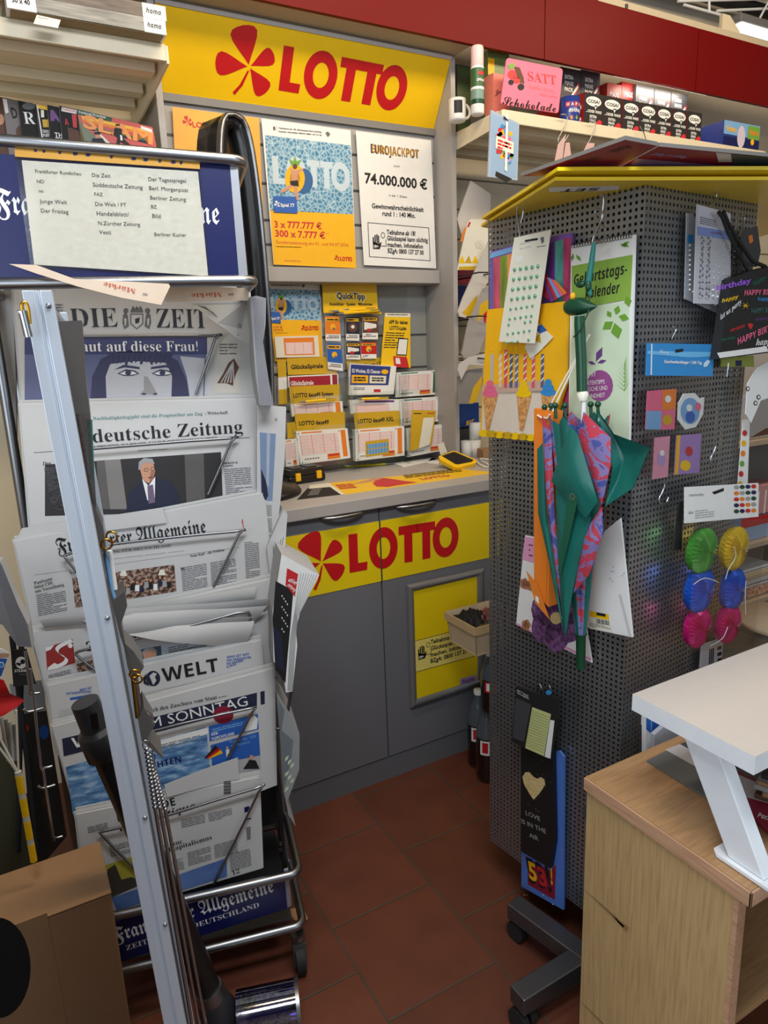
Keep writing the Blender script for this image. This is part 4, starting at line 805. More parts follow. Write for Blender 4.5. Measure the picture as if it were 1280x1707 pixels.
def mug(x, Y, r, h, m, label, hs):
    t = thing('mug', label, 'mug', At(x, Y, ZS+.0005), 'mugs on the right shelf')
    part(t, 'cup', B().lathe(m, [(0, 0), (r*.9, 0), (r, .006), (r, h), (r-.003, h), (r-.003, .006), (0, .005)], seg=24))
    part(t, 'handle', B().tube(WHITE, [(hs*(r+.024*math.sin(q)), 0, h*.5+h*.32*math.cos(q)) for q in [math.pi*i/8 for i in range(9)]], .005, 8)); return t
x = onshelf(765, 180, 2.2); t = mug(x, 2.21, .03, .07, WHITE, 'white mug with dark print behind the spray can', 1); b = B(); b.warp = wrapx(.0303); b.wrect(INK, -.03, .02, .0, .06, 1); part(t, 'print', b)
x = onshelf(950, 155, 2.09); t = mug(x, 2.09, .036, .088, mt('mug_blue', (40, 60, 140), .3), 'blue mug with happy birthday print and balloons beside the pink sign', 1)
b = B(); b.warp = wrapx(.0363)
for i, ch in enumerate('HAPPY'): b.wrect((RED2, PURPLE)[i % 2], -.042+.016*i, .052, -.028+.016*i, .068, 1); b.tx(WHITE, ch, (-.038+.016*i, .055), None, .009, 'b')
b.tx(WHITE, 'Birthday!', (-.03, .034), (.028, .034), .011, 'bi')
for x, m in ((-.02, ORANGE), (0, GREEN), (.018, RED2)): b.disc(m, x, .016, .005, .007, 1, 10)
part(t, 'print', b)
boxpx('pink_pack', 'salmon pink pack behind the pink sign', kk(k6b, (320, 240), (400, 250), (400, 455), (318, 450)), 2.16, .05, mt('pack_salmon', (225, 130, 115), .4), lambda b, w, h: b.tx(INK, 'Jau', (w*.1, h*.55), (w*.9, h*.65), h*.1, 'sc'), cat='pack', z0=ZS)
boxpx('green_pack', 'tall green foil pack standing between spray can and pink pack', kk(k6b, (285, 95), (420, 110), (420, 455), (285, 450)), 2.24, .04, mt('pack_green', (105, 125, 70), .25), lambda b, w, h: (b.rect(YELO, 0, h*.7, w*.3, h*.9, 1), b.rect(RED2, w*.4, h*.1, w, h*.55, 1)), cat='pack', z0=ZS)
boxpx('green_pack', 'dark green pack at the shelf back behind the white mug', kk(k6b, (85, 180), (170, 200), (170, 450), (85, 450)), 2.34, .04, mt('pack_dgreen', (70, 80, 50), .4), None, cat='pack', z0=ZS)
one('tray', 'thin white tray under the spray can at the shelf end', 'tray', B().box(WHITE, (0, 0, 0), (.115, .16, .0025)).box(WHITE, (.004, .004, .0028), (.111, .156, .0055)), At(1.635, 2.075, ZS), bev=.001)
def hook(pts, r=.0016, m=CHROME, label='', group='wire hooks'):
    o = Vector(pts[0]); b = B().tube(m, [Vector(p)-o for p in pts], r, 6); return one('wire_hook', label, 'hook', b, At(*o), group)
def hookpx(pxs, p, n, label, r=.0016): return hook([hit(x, y, p, Vector(n)) for x, y in pxs], r, CHROME, label)
def curve(pts, n=4):
    """smooth px polyline"""
    o = []
    for i in range(len(pts)-1):
        p0, p1, p2, p3 = pts[max(i-1, 0)], pts[i], pts[i+1], pts[min(i+2, len(pts)-1)]
        for k in range(n):
            t = k/n; o.append(tuple(.5*(2*p1[j]+(p2[j]-p0[j])*t+(2*p0[j]-5*p1[j]+4*p2[j]-p3[j])*t*t+(3*p1[j]-p0[j]-3*p2[j]+p3[j])*t**3) for j in (0, 1)))
    return o+[pts[-1]]
for pts, lab in (([(275, 555), (305, 560), (300, 600), (265, 670), (268, 695), (290, 690), (312, 655)], 'wire hook on the right shelf edge, left one'), ([(418, 580), (442, 585), (438, 630), (410, 690), (385, 735)], 'wire hook on the right shelf edge, middle one'), ([(660, 612), (680, 650), (690, 690)], 'wire hook on the right shelf edge below the black boxes')):
    hookpx(curve(kk(k3, *pts)), (0, 2.02, 0), Y_, lab, .002)
def flatpx(name, label, cat, pts, p, n, base, t=.001, paint=None, group=None, k=None, off=0, warp=None, nx=1, ny=1, side=None):
    q = [k(*a) for a in pts] if k else pts; fr = fpx(p, n, *q[-1], off); b = B(fr); b.warp = warp
    if len(q) == 4: b.ps(base, q, t, nx, ny, side)
    else: b.ppr(base, q, t, side)
    if paint: paint(b)
    return one(name, label, cat, b, fr, group)
PR_ = (0, 2.015, 0)
for pts, lab in (([(262, 700), (300, 650), (280, 790), (245, 785)], 'pink card hanging on the left wire hook below the shelf'), ([(300, 692), (318, 690), (325, 750), (285, 785)], 'second pink card on the left wire hook below the shelf'), ([(405, 692), (440, 695), (430, 735), (385, 735)], 'small card on the middle wire hook below the shelf')):
    flatpx('hang_card', lab, 'card', pts, PR_, Y_, mt('card_rose', (205, 170, 165), .5), .001, None, 'cards on shelf hooks', k3)
def ball(b):
    b.pp(mt('pack_sky', (150, 178, 208), .25), kk(k6b, (310, 500), (478, 570), (470, 915), (300, 900)), 1)
    for i in range(48):
        a = random.random()*6.28; r = random.random()**.5; b.pd((PINK, YELO, GREEN, RED2, ORANGE, SKY, LILAC)[i % 7], *k6b(392+52*r*math.cos(a), 705+128*r*math.sin(a)+.35*52*r*math.cos(a)), 3.4, 4.2, 2+i % 3, 8)
    b.pp(CREAMP, kk(k6b, (335, 645), (448, 690), (445, 765), (330, 725)), 6); b.pg(RED2, k6b(345, 668), k6b(435, 700), k6b(342, 735), 3, .6, 7, 2); b.pp(INK, kk(k6b, (335, 875), (440, 925), (400, 950), (330, 905)), 3); b.pp(WHITE, kk(k6b, (398, 500), (412, 505), (405, 880), (390, 870)), 7)  # narrow white strip is a highlight painted onto the film
    b.pp(INK, kk(k6b, (385, 520), (412, 545), (408, 556), (380, 532)), 8)
flatpx('balloon_pack', 'clear hanging pack with coloured balloons at the left shelf end', 'pack', [(305, 478), (487, 565), (475, 935), (285, 910)], (0, 2.0, 0), Y_, mt('pack_grey_blue', (170, 185, 205), .2), .006, ball, None, k6b)
# envelopes standing slanted in a wire rack below the shelf
GE = 'mailing envelopes leaning in the wire rack'
def env1(b):
    for i in range(4): b.pp((YEL, OCHRE)[i % 2], kk(k7b, (258+45*i, 238), (285+45*i, 185), (305+45*i, 240)), 1)
    for a in range(6): b.pd(GREYINK, k7b(400, 115)[0]+4.2*math.cos(a*1.05), k7b(400, 115)[1]+4.2*math.sin(a*1.05), 2.6, 2.6, 1, 10); b.pd(CREAMP, k7b(400, 115)[0]+4.2*math.cos(a*1.05), k7b(400, 115)[1]+4.2*math.sin(a*1.05), 2.2, 2.2, 2, 10)
    b.pp(ORANGE, kk(k7b, (270, 90), (300, 0), (315, 0), (285, 95)), 1); b.pp(RED, kk(k7b, (318, -5), (332, -40), (345, -40), (330, -5)), 1); b.pp(OCHRE, kk(k7b, (262, 262), (400, 258), (395, 282), (262, 285)), 1)
flatpx('envelope', 'cream envelope with flower outline and yellow triangles, uppermost', 'envelope', [(253, 285), (320, -30), (345, -60), (480, -60), (480, 40), (385, 285)], (0, 2.30, 0), Y_, CREAMP, .006, env1, GE, k7b)
flatpx('envelope', 'tall white envelope behind the flower envelope', 'envelope', [(250, -60), (320, -250), (345, -320), (480, -230), (470, 120), (300, 100)], (0, 2.33, 0), Y_, mt('env_white', (205, 198, 190), .6), .006, None, GE, k7b)
flatpx('envelope', 'long white padded envelope with yellow corner, middle of the rack', 'envelope', [(258, 570), (290, 480), (420, 190), (480, 60), (480, 330), (330, 612), (270, 600)], (0, 2.27, 0), Y_, mt('env_white2', (200, 194, 186), .5), .008, lambda b: b.pp(OCHRE, kk(k7b, (285, 575), (385, 455), (388, 490), (335, 608)), 1), GE, k7b)
flatpx('envelope', 'glossy grey mailer in clear film below the padded envelope', 'envelope', [(285, 850), (330, 640), (430, 410), (480, 380), (480, 620), (400, 850), (300, 885)], (0, 2.24, 0), Y_, mt('mailer_grey', (158, 152, 148), .3), .008, lambda b: (b.pp(OCHRE, kk(k7b, (405, 520), (462, 480), (460, 560), (390, 640)), 1), b.pp(RED, kk(k7b, (428, 585), (455, 560), (445, 640), (432, 640)), 2)), GE, k7b)
flatpx('envelope', 'grey and yellow mailer lowest in the rack above the blue box', 'envelope', [(256, 1190), (258, 1010), (340, 960), (425, 950), (425, 1060), (360, 1192)], (0, 2.22, 0), Y_, mt('mailer_dgrey', (130, 126, 122), .35), .008, lambda b: b.pp(OCHRE, kk(k7b, (360, 1080), (420, 1000), (418, 1060), (380, 1180), (330, 1190)), 1), GE, k7b)
flatpx('envelope', 'crumpled clear bag between the grey mailers', 'envelope', [(256, 960), (262, 925), (330, 875), (440, 850), (430, 930), (330, 925), (280, 1030)], (0, 2.20, 0), Y_, mt('bag_milky', (190, 186, 182), .2), .004, None, GE, k7b)
for i, (y, lab) in enumerate(((298, 'upper'), (598, 'middle'), (890, 'lower'))):
    p = [ony(*k7b(250, y), 2.19), ony(*k7b(520, y+4), 2.19)]; p[0].x = 1.64; b = B().tube(MATTE, [Vector(p[0])+Vector((0, .36, 0)), p[0], p[1], Vector(p[1])+Vector((0, .36, 0))], .003, 6)
    one('wire_rack', 'dark wire rack tier holding the envelopes, %s one' % lab, 'rack', b, WORLD, 'wire tiers of the envelope rack')
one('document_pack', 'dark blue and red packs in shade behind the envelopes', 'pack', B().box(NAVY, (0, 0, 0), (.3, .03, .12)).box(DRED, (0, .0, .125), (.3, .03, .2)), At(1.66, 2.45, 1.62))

# ================================================================ perforated stand
A7 = .120529; PC = Vector((1.108, .968, 0)); dL = Vector((-math.sin(A7), math.cos(A7), 0)); dR = Vector((math.cos(A7), math.sin(A7), 0)); nL = -dR; nR = -dL; SW = .412
PCEN = PC+dL*SW/2+dR*SW/2
t = thing('perforated_display_stand', 'square perforated grey metal stand on casters hung with bags and cards', 'display stand', At(PCEN.x, PCEN.y, 0, A7))
def perf(w, h, nx, ny, t=.0015, hole=.46):
    vs = []; fs = []; px, py = w/nx, h/ny; a = (1-hole)/2
    def V(i, j, z): return (i*px-w/2, j*py, z)
    W1 = nx+1; N = W1*(ny+1)
    for z in (0, -t):
        for j in range(ny+1):
            for i in range(W1): vs.append((i*px-w/2, z and t or 0, j*py))
    base = 2*N
    for j in range(ny):
        for i in range(nx):
            k = len(vs)
            for z in (0, t):
                for u, v in ((a, a), (1-a, a), (1-a, 1-a), (a, 1-a)): vs.append(((i+u)*px-w/2, z, (j+v)*py))
            g = [j*W1+i, j*W1+i+1, (j+1)*W1+i+1, (j+1)*W1+i]
            for q in range(4):
                r = (q+1) % 4
                fs.append((g[q], g[r], k+r, k+q)); fs.append((N+g[r], N+g[q], k+4+q, k+4+r)); fs.append((k+q, k+r, k+4+r, k+4+q))
    return B().add(ZINC, vs, fs)
me = perf(SW, 1.66, 33, 132).mesh('perforated_panel'); h = SW/2
for i in range(4):
    a = i*math.pi/2; o = link('panel', me, Matrix.Translation((h*math.sin(a), -h*math.cos(a), .12)) @ Matrix.Rotation(a, 4, 'Z'), t); bevel(o, .0003, 1); o.modifiers.clear()
part(t, 'top_plate', B().box(DSTEEL, (-h+.003, -h+.003, 1.768), (h-.003, h-.003, 1.772)))
part(t, 'centre_post', B().cyl(DSTEEL, (0, 0, .1), (0, 0, 1.77), .022)); part(t, 'added_dark_core', B().box(CORE_DARK, (-.165, -.165, .12), (.165, .165, 1.765)))  # dark core is added inside so the holes look unlit
R4 = Matrix.Rotation(-A7, 4, 'Z')
def beam(a, c, m=DSTEEL):
    Mi = (Matrix.Translation(PCEN) @ Matrix.Rotation(A7, 4, 'Z')).inverted(); a = Mi @ Vector(a); c = Mi @ Vector(c); d = (c-a).normalized(); s = Vector((-d.y, d.x, 0))*.024
    vs = [a-s, a+s, c+s, c-s]; vs = [v+Vector((0, 0, -.022)) for v in vs]+[v+Vector((0, 0, .022)) for v in vs]
    part(t, 'base_beam', B().add(m, vs, [(3, 2, 1, 0), (4, 5, 6, 7), (0, 1, 5, 4), (1, 2, 6, 5), (2, 3, 7, 6), (3, 0, 4, 7)]), bev=.003)
    return a, c
ends = [beam((.985, 1.185, .082), (1.04, .90, .082)), beam((.82, .972, .0815), (1.76, .985, .0815))]
def caster(parent, x, y, r=.026, top=.06, m=RUB):
    b = B()
    for s in (-.013, .013): b.cyl(m, (x+s-.008, y, r), (x+s+.008, y, r), r, seg=18)
    c = part(parent, 'caster', b); part(c, 'fork', B().box(BLACK, (x-.008, y-.012, r), (x+.008, y+.012, top)).cyl(DSTEEL, (x, y, r), (x, y, top+.006), .006), bev=.002); return c
for p in (ends[0][0]+Vector((.003, -.02, 0)), ends[0][1]+Vector((0, .02, 0)), ends[1][0]+Vector((.02, 0, 0)), ends[1][1]+Vector((-.02, 0, 0))): caster(t, p.x, p.y)
# flat cartons lying on top
def slab(label, pts, z, m, th=.006, paint=None, name='flat_carton', side=None, grp='flat shipping cartons on the stand'):
    q = [onz(*p, z) for p in pts]; fr = Fr(q[0], -Z_, (1, 0, 0)); fr.v = fr.n.cross(fr.u); b = B(fr); b.prism(m, [fr.L(*p) for p in pts], -th, 0, side)
    if paint: paint(b)
    return one(name, label, 'carton', b, fr, grp)
YB = mt('carton_yellow', (242, 208, 10), .35, noise=.03)
def und(b):
    b.pp(WHITE, kk(k3, (215, 910), (260, 905), (560, 900), (555, 918), (480, 925), (220, 930)), 1)
    b.pt(INK, 'SET', k3(470, 908), k3(285, 916), 4.5, 'sb', 2)
slab('lower yellow flat carton with printed underside lying on the stand', [k6b(240, 1235), k6b(720, 935), k3(500, 875), (1285, 300), (1420, 345), (1190, 420), (905, 400)], 1.776, YB, .006, und)
slab('upper yellow flat carton lying on the lower yellow one', [k6b(245, 1185), k6b(735, 872), (1000, 284), (1285, 283), (1430, 335), (1190, 410), (905, 392)], 1.786, YB, .006, None, side=YB)
slab('grey board sandwiched above the yellow cartons', [k6b(300, 1130), k6b(560, 975), (960, 284), (1285, 281), (1430, 330), (1190, 408), (905, 380)], 1.7935, CARDD, .004)
MAR = mt('carton_maroon', (156, 28, 58), .45)
slab('maroon flat carton with dark lettering on the left, topmost', [(868, 294), (934, 271), (1042, 233), (1096, 243), (1026, 281), (960, 292)], 1.80, MAR, .006, lambda b: (b.pt(mt('maroon_dark', (70, 14, 32), .5), 'Pack', k3(590, 705), k3(500, 735), 5, 'bi'), b.pt(mt('maroon_dark', (70, 14, 32), .5), 'Pack', k3(440, 760), k3(380, 780), 5, 'bi')), side=CARDD)
def m2(b):
    b.pp(WHITE, kk(k3, (1028, 738), (1100, 745), (1105, 785), (1040, 785)), 1); b.pp(mt('carton_slate', (74, 80, 84), .5), kk(k3, (1104, 745), (1290, 760), (1290, 815), (1108, 800)), 1); b.pp(LILAC, kk(k3, (640, 768), (1030, 800), (1290, 800), (1290, 815), (600, 815)), 1)
    b.pt(LILAC, 'Pack & Post', k3(905, 755), k3(735, 738), 3.6, 'bi')
slab('maroon flat carton with grey and white stripes on the right', [(1030, 280), (1098, 244), (1290, 262), (1400, 300), (1290, 340), (1090, 345)], 1.803, MAR, .006, m2, side=CARDD)

# ================================================================ goods on the left face of the stand
def LF(name, label, cat, pts, off, base, t=.001, paint=None, group=None, k=None, **kw): return flatpx(name, label, cat, pts, PC, nL, base, t, paint, group, k, off, **kw)
def RF(name, label, cat, pts, off, base, t=.001, paint=None, group=None, k=None, **kw): return flatpx(name, label, cat, pts, PC, nR, base, t, paint, group, k, off, **kw)
def stripes(b):
    for x0, x1, c in ((817, 822, (110, 105, 190)), (822, 834, (200, 90, 110)), (834, 846, (140, 165, 60)), (846, 857, (240, 150, 90)), (906, 916, (95, 85, 185)), (916, 925, (120, 60, 160)), (925, 939, (95, 180, 165)), (939, 952, (205, 75, 120))):
        m = ramp_mat('stripe_%d_%d' % (c[0], c[1]), 'noise', 60, [(.3, tuple(int(v*.75) for v in c)), (.6, c), (.8, tuple(min(255, int(v*1.15)) for v in c))], .5, stretch=(1, .2, 1)); b.pp(m, [(x0, 432-(x0-817)*.27), (x1, 432-(x1-817)*.27), (x1, 688), (x0, 688)], 1)
    b.pp(LBLUE, [(817, 422), (860, 410), (860, 418), (817, 431)], 2)
LF('gift_bag', 'gift bag with vertical rainbow stripes hanging behind the pearl card', 'gift bag', [(817, 420), (880, 402), (952, 388), (955, 690), (818, 692)], .012, mt('bag_violet', (130, 90, 170), .5), .008, stripes)
def mini(b):
    for i, c in enumerate((PURPLE, RED2, LBLUE, PINK, ORANGE)): b.pp(c, [(902+5*i, 458+2*i), (907+5*i, 460+2*i), (925+5*i, 500-3*i), (919+5*i, 504-3*i)], 1)
LF('gift_tag', 'small striped tag slanting beside the pearl card', 'tag', [(902, 455), (910, 455), (930, 488), (920, 504), (900, 490)], .034, DRED, .001, mini)
def cake(b):
    b.pp(mt('cake_top', (205, 170, 150), .5), [(806, 642), (905, 634), (906, 655), (806, 658)], 1); b.pp(mt('cake_body', (222, 208, 190), .6), [(806, 655), (912, 650), (905, 728), (803, 722)], 1)
    for i, (x, c) in enumerate(((821, (190, 185, 180)), (835, (235, 190, 140)), (844, (225, 80, 100)), (853, (90, 95, 120)), (862, (120, 110, 140)), (876, (225, 90, 105)), (890, (220, 90, 100)), (905, (95, 95, 120)))):
        m = mt('candle%d' % i, c, .5); y0 = 590 if i != 2 else 583; b.pp(m, [(x-2.6, y0), (x+2.6, y0), (x+1.6, 646), (x-3.6, 646)], 3); b.pp(YEL, [(x, y0-14), (x+2, y0-7), (x, y0-4), (x-2, y0-7)], 3)
        for j in range(4 if i else 0): b.pp(WHITE, [(x-2.8, y0+8+12*j), (x+2.4, y0+2+12*j), (x+2.4, y0+5+12*j), (x-2.9, y0+11+12*j)], 4)
    CONE = ramp_mat('waffle', 'noise', 120, [(.4, (190, 130, 70)), (.6, (225, 170, 105))], .6)
    for x, y, c in ((818, 652, PINK), (874, 652, YEL), (915, 650, SKY)):
        b.pp(CONE, [(x-12, y+8), (x+13, y+6), (x-2 if x == 818 else x-1, y+66), (x-7, y+64)], 5)
        for j in range(3): b.pd(c, x, y+4-8*j, 13-3.5*j, 6.5, 6+j, 12)
    for i in range(8): b.pd((YEL, OCHRE)[i % 2], 808+13*i, 722+1.2*i, 9, 6, 8, 12)
LF('gift_bag', 'yellow gift bag printed with a birthday cake, candles and ice cream cones', 'gift bag', [(812, 516), (945, 502), (942, 640), (912, 736), (800, 726)], .03, YELO, .01, cake)
LF('gift_tag', 'cream tag with a small ice cream picture on the yellow cake bag', 'tag', [(880, 562), (898, 540), (922, 562), (900, 585), (884, 598), (875, 580)], .034, CREAMP, .001, lambda b: (b.pp(BLUE, [(892, 548), (902, 540), (912, 551), (900, 556)], 1), b.pp(OCHRE, [(886, 566), (900, 556), (902, 572)], 1)))
def pearls(b):
    b.pt(LGREY, 'HANDMADE', k6(200, 285), k6(250, 270), 3.4, '', 1); b.pt(LGREY, 'for you', k6(200, 305), k6(248, 292), 3.4, '', 1); b.pp(GREYINK, kk(k6, (288, 252), (304, 246), (306, 268), (296, 280), (292, 265)), 1); b.pg(GREYINK, k6(275, 290), k6(315, 284), k6(274, 296), 1, .6, 1, 2)
    b.pp(INK, kk(k6, (222, 262), (278, 252), (279, 262), (222, 270)), 1); b.pp(WHITE, kk(k6, (185, 335), (212, 328), (212, 352), (182, 360)), 1)
    PE = mt('pearl_green', (120, 185, 150), .15, .3)
    for j in range(9):
        for i in range(5):
            if j in (6,) and i in (1, 2) or j == 8 and i == 3: continue
            x, y = b.fr.L(*k6(178+25.5*i-4.3*j-(3*i if j > 3 else 0)*.6, 390-3.5*i+43*j*(.93 if j > 5 else 1))); r = .0044 if j < 4 else .0034; b.sph(PE, (x, y, .0008), (r, r, r*.7), 10, 5)
LF('pearl_sticker_card', 'cream card with rows of pale green stick-on pearls', 'card', [(175, 252), (335, 216), (265, 712), (108, 704)], .055, CREAMP, .001, pearls, None, k6)
def cal(b):
    b.pp(LGREEN, kk(kc, (690, 700), (1120, 640), (1115, 1680), (660, 1680)), 1); b.pp(mt('cal_green', (138, 175, 70), .5), kk(kc, (688, 375), (1145, 290), (1130, 625), (760, 690), (686, 690)), 2)
    b.pt(INK, 'Geburtstags-', kc(708, 520), kc(1105, 430), 17, 'bi', 3); b.pt(INK, 'kalender', kc(790, 620), kc(1050, 575), 17, 'bi', 3)
    LEAF = mt('leaf_green', (110, 160, 50), .5)
    for x, y, dx, dy in ((1000, 790, -80, 60), (1010, 800, 30, 120), (1040, 750, 80, 20), (1020, 740, 20, -70), (1100, 600, 20, 80), (985, 760, -30, -50)): b.pp(LEAF, kk(kc, (x, y), (x+dx*.5-dy*.35, y+dy*.5+dx*.35), (x+dx, y+dy), (x+dx*.5+dy*.35, y+dy*.5-dx*.35)), 3)
    for x, y, dx, dy in ((870, 1090, 50, -110), (880, 1100, 70, -20), (870, 1110, -60, -20), (720, 290, 40, 50), (700, 280, -10, 60), (1060, 230, 60, -40), (1050, 210, 70, 20)): b.pp((PURPLE if y > 1000 else LEAF), kk(kc, (x, y), (x+dx*.5-dy*.2, y+dy*.5+dx*.2), (x+dx, y+dy), (x+dx*.5+dy*.2, y+dy*.5-dx*.2)), 3)
    for j in range(7): b.pp(GREEN, kk(kc, (1080, 1300-30*j), (1010+4*j, 1250-35*j), (1085, 1310-30*j)), 3); b.pp(GREEN, kk(kc, (1080, 1300-30*j), (1120-3*j, 1240-35*j), (1085, 1310-30*j)), 3)
    b.pd(mt('onion', (150, 75, 135), .5), *kc(900, 1270), 22, 26, 3); b.pt(WHITE, 'MIT', kc(820, 1205), kc(872, 1200), 7, '', 4); b.pt(WHITE, 'GARTENTIPPS', kc(770, 1270), kc(938, 1255), 7, '', 4); b.pt(WHITE, 'KÜCHE UND', kc(800, 1315), kc(958, 1300), 7, '', 4); b.pt(WHITE, 'GESUNDHEIT', kc(770, 1370), kc(940, 1355), 7, '', 4)
q = LF('wall_calendar', 'green and white Geburtstagskalender with painted herbs and ring binding', 'calendar', [(683, 225), (1158, 140), (1118, 1680), (660, 1690)], .022, WHITE, .006, cal, None, kc)
b = B(); n0 = PC+nL*.029
for i in range(22):
    c0 = hit(*kc(695+20.5*i, 222-3.7*i), n0, nL); b.tube(MATTE, [c0+dL*0+Z_*(.005*math.cos(q))+nL*(.004*math.sin(q)) for q in [6.283*j/8 for j in range(8)]], .0006, 5, True)
o = link('ring_binding', b.mesh('ring_binding'), q.matrix_world.inverted() if False else None, q); bpy.context.view_layer.update(); o.matrix_parent_inverse = q.matrix_world.inverted()
def lil(b):
    b.pp(mt('card_rosy', (225, 160, 195), .5), kk(ku, (52, 885), (330, 945), (350, 1110), (36, 1020)), 1); b.pp(mt('card_rosy', (225, 160, 195), .5), kk(ku, (0, 1385), (440, 1595), (430, 1608), (0, 1398)), 1)
    FL = ramp_mat('flower_violet', 'noise', 90, [(.3, (70, 40, 80)), (.55, (120, 80, 130)), (.75, (160, 110, 150))], .5); x, y = ku(235, 1360)
    for a in range(6): b.pd(FL, x+24*math.cos(a*1.05+.5), y+30*math.sin(a*1.05+.5), 21, 27, 2, 12)
    b.pd(GOLDG, x, y, 10, 10, 3)
    for x, y in ((60, 1400), (85, 1170), (50, 1160)):
        X, Yp = ku(x, y)
        for a in range(5): b.pd(mt('flower_tan', (180, 120, 90), .5), X+4*math.cos(a*1.26), Yp+5*math.sin(a*1.26), 4, 5, 2, 8)
    for i in range(3): b.pg(DRED, ku(75, 930+30*i), ku(100, 935+30*i), ku(75, 945+30*i), 1, .5, 2, 2)
LF('greeting_card', 'white and rose greeting card with a dark violet flower behind the umbrella tip', 'card', [(52, 880), (330, 940), (440, 1620), (0, 1398)], .016, WHITE, .004, lil, None, ku)
def whb(b):
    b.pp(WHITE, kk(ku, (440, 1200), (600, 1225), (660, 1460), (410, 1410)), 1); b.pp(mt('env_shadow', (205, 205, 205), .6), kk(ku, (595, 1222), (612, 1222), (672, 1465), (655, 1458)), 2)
    b.pp(YEL, kk(ku, (432, 1318), (540, 1338), (543, 1372), (428, 1350)), 3); b.pp(INK, kk(ku, (470, 1325), (522, 1335), (523, 1352), (470, 1342)), 4); b.pp(CREAMP, kk(ku, (428, 1350), (543, 1372), (566, 1445), (420, 1412)), 3)
    for i in range(11): b.pp(INK, kk(ku, (468+7*i, 1362+1.2*i), (471+7*i+(i % 3), 1362+1.2*i), (473+7*i+(i % 3), 1390+1.2*i), (470+7*i, 1390+1.2*i)), 4)
    b.pg(GREYINK, ku(430, 1385), ku(555, 1412), ku(425, 1408), 4, .4, 4, 4)
    for i in range(9): x, y = ku(540+random.random()*90, 1040+random.random()*110); b.pd((OCHRE, BLUE, SKY)[i % 3], x, y, 1.2, .8, 1, 6)
LF('envelope_set', 'white card and envelope set with a yellow barcode label behind the umbrella', 'envelope', [(420, 1000), (520, 850), (605, 780), (676, 1472), (420, 1420)], .027, WHITE, .005, whb, None, ku)
# orange bottle bag with cord and tag
q = [(890, 681), (922, 686), (914, 1012), (890, 985)]; fr = fpx(PC, nL, *q[3], .10); t = thing('bottle_gift_bag', 'narrow orange paper bottle bag hanging by white cords left of the umbrella', 'gift bag', fr)
b = B(fr); b.ps(ORANGE, q, .03); b.pp(mt('orange_fold', (205, 105, 25), .5), [(917, 686), (918, 686), (911, 1008), (910, 1008)], 1); part(t, 'bag', b)
def rel(fr, px, off=0): x, y = fr.L(*px); return (x, y, off)
b = B(fr).tube(CREAMP, [rel(fr, p, o) for p, o in (((897, 692), .002), ((904, 696), .004), (((915), 697), .004), ((918, 690), .002))], .0022, 6); part(t, 'handle', b)
b = B(fr).tube(CREAMP, [rel(fr, p, o) for p, o in (((907, 684), -.012), ((926, 640), -.02), ((944, 598), -.03), ((957, 560), -.045))], .0022, 6).tube(CREAMP, [rel(fr, p, o) for p, o in (((917, 690), -.004), ((932, 640), -.02), ((948, 594), -.03), ((958, 558), -.045))], .0022, 6); part(t, 'cord', b, 'white twisted cord')
b = B(fr); b.z0 = .004; b.pp(mt('tag_orange', (225, 130, 45), .5), kk(ku, (66, 1080), (135, 1165), (205, 1370), (120, 1270)), 1); b.pp(WHITE, kk(ku, (122, 1225), (140, 1240), (142, 1275), (122, 1255)), 2); part(t, 'tag', b)
# umbrella
UO = PC+nL*.085
fr = fpx(UO, nL, 968, 1113); t = thing('umbrella', 'green and patterned folding umbrella with duck head handle hung upside down on the stand', 'umbrella', fr)
def ux(px, py): return fr.L(px, py)
def up(px, py, o=0): x, y = ux(px, py); return (x, y, o)
ax = lambda y: 968+(y-1085)*.0 + (0 if y > 900 else 0)
part(t, 'ferrule', B(fr).tube(DGREEN, [up(968, 1114), up(968, 1060), up(968, 1056)], [.0095, .0105, .013], 16))
part(t, 'shaft', B(fr).tube(WHITE, [up(968, 1060), up(973, 640)], .005, 10))
part(t, 'collar', B(fr).tube(CREAMP, [up(971, 668), up(971, 656), up(971, 652)], [.009, .012, .008], 14))
part(t, 'handle_grip', B(fr).tube(DGREEN, [up(970, 652), up(969, 600), up(966, 540), up(966, 527)], [.0105, .0105, .0105, .010], 16))
b = B(fr); x, y = ux(967, 512); vs = []
prof = [(-.034, .003), (-.031, .014), (-.022, .019), (-.008, .020), (.006, .0185), (.020, .013), (.032, .006), (.040, .001)]
b.tube(DGREEN, [(x+a-.001, y+(.0015 if a < .02 else -.001), 0) for a, r in prof], [r*.85 for a, r in prof], 16)
part(t, 'duck_head', b, 'glossy dark green carved duck head')
b = B(fr).sph(YELO, up(957, 494, .004), (.006, .008, .006), 10, 6); part(t, 'beak', b, 'small yellow knob')
b = B(fr).tube(TEAL, [up(990, 405, 0), up(988, 440, .004), up(984, 470, .006), up(986, 492, .004)], [.004, .0055, .006, .004], 8).sph(DGREEN, up(972, 474, .008), (.011, .007, .006)).sph(DGREEN, up(985, 477, .008), (.006, .011, .006)).tube(DGREEN, [up(986, 492, .004), up(984, 520, .006), up(975, 548, .012), up(962, 562, .011)], .0015, 6)
part(t, 'wrist_cord', b, 'green wrist cord knotted above the duck head')
NT = 80; b = B(fr); x0, y0 = ux(968, 1056); x1, y1 = ux(968, 690); H = y1-y0; lv = 16
vs = []; fs = []; matsq = []
for j in range(lv+1):
    s = j/lv; R = .011+.050*s**.9; cx = x0+(ux(952, 690)[0]-x0)*s*.5
    for k in range(NT):
        q = 2*math.pi*k/NT; f = .72+.28*abs(math.cos(q*4+.3)) if s > .05 else 1; zig = (.018*abs(math.sin(q*4+.3))*s if j == lv else 0)
        vs.append((cx+R*f*math.cos(q)*1.05, y0+H*s-zig, R*f*math.sin(q)*.9))
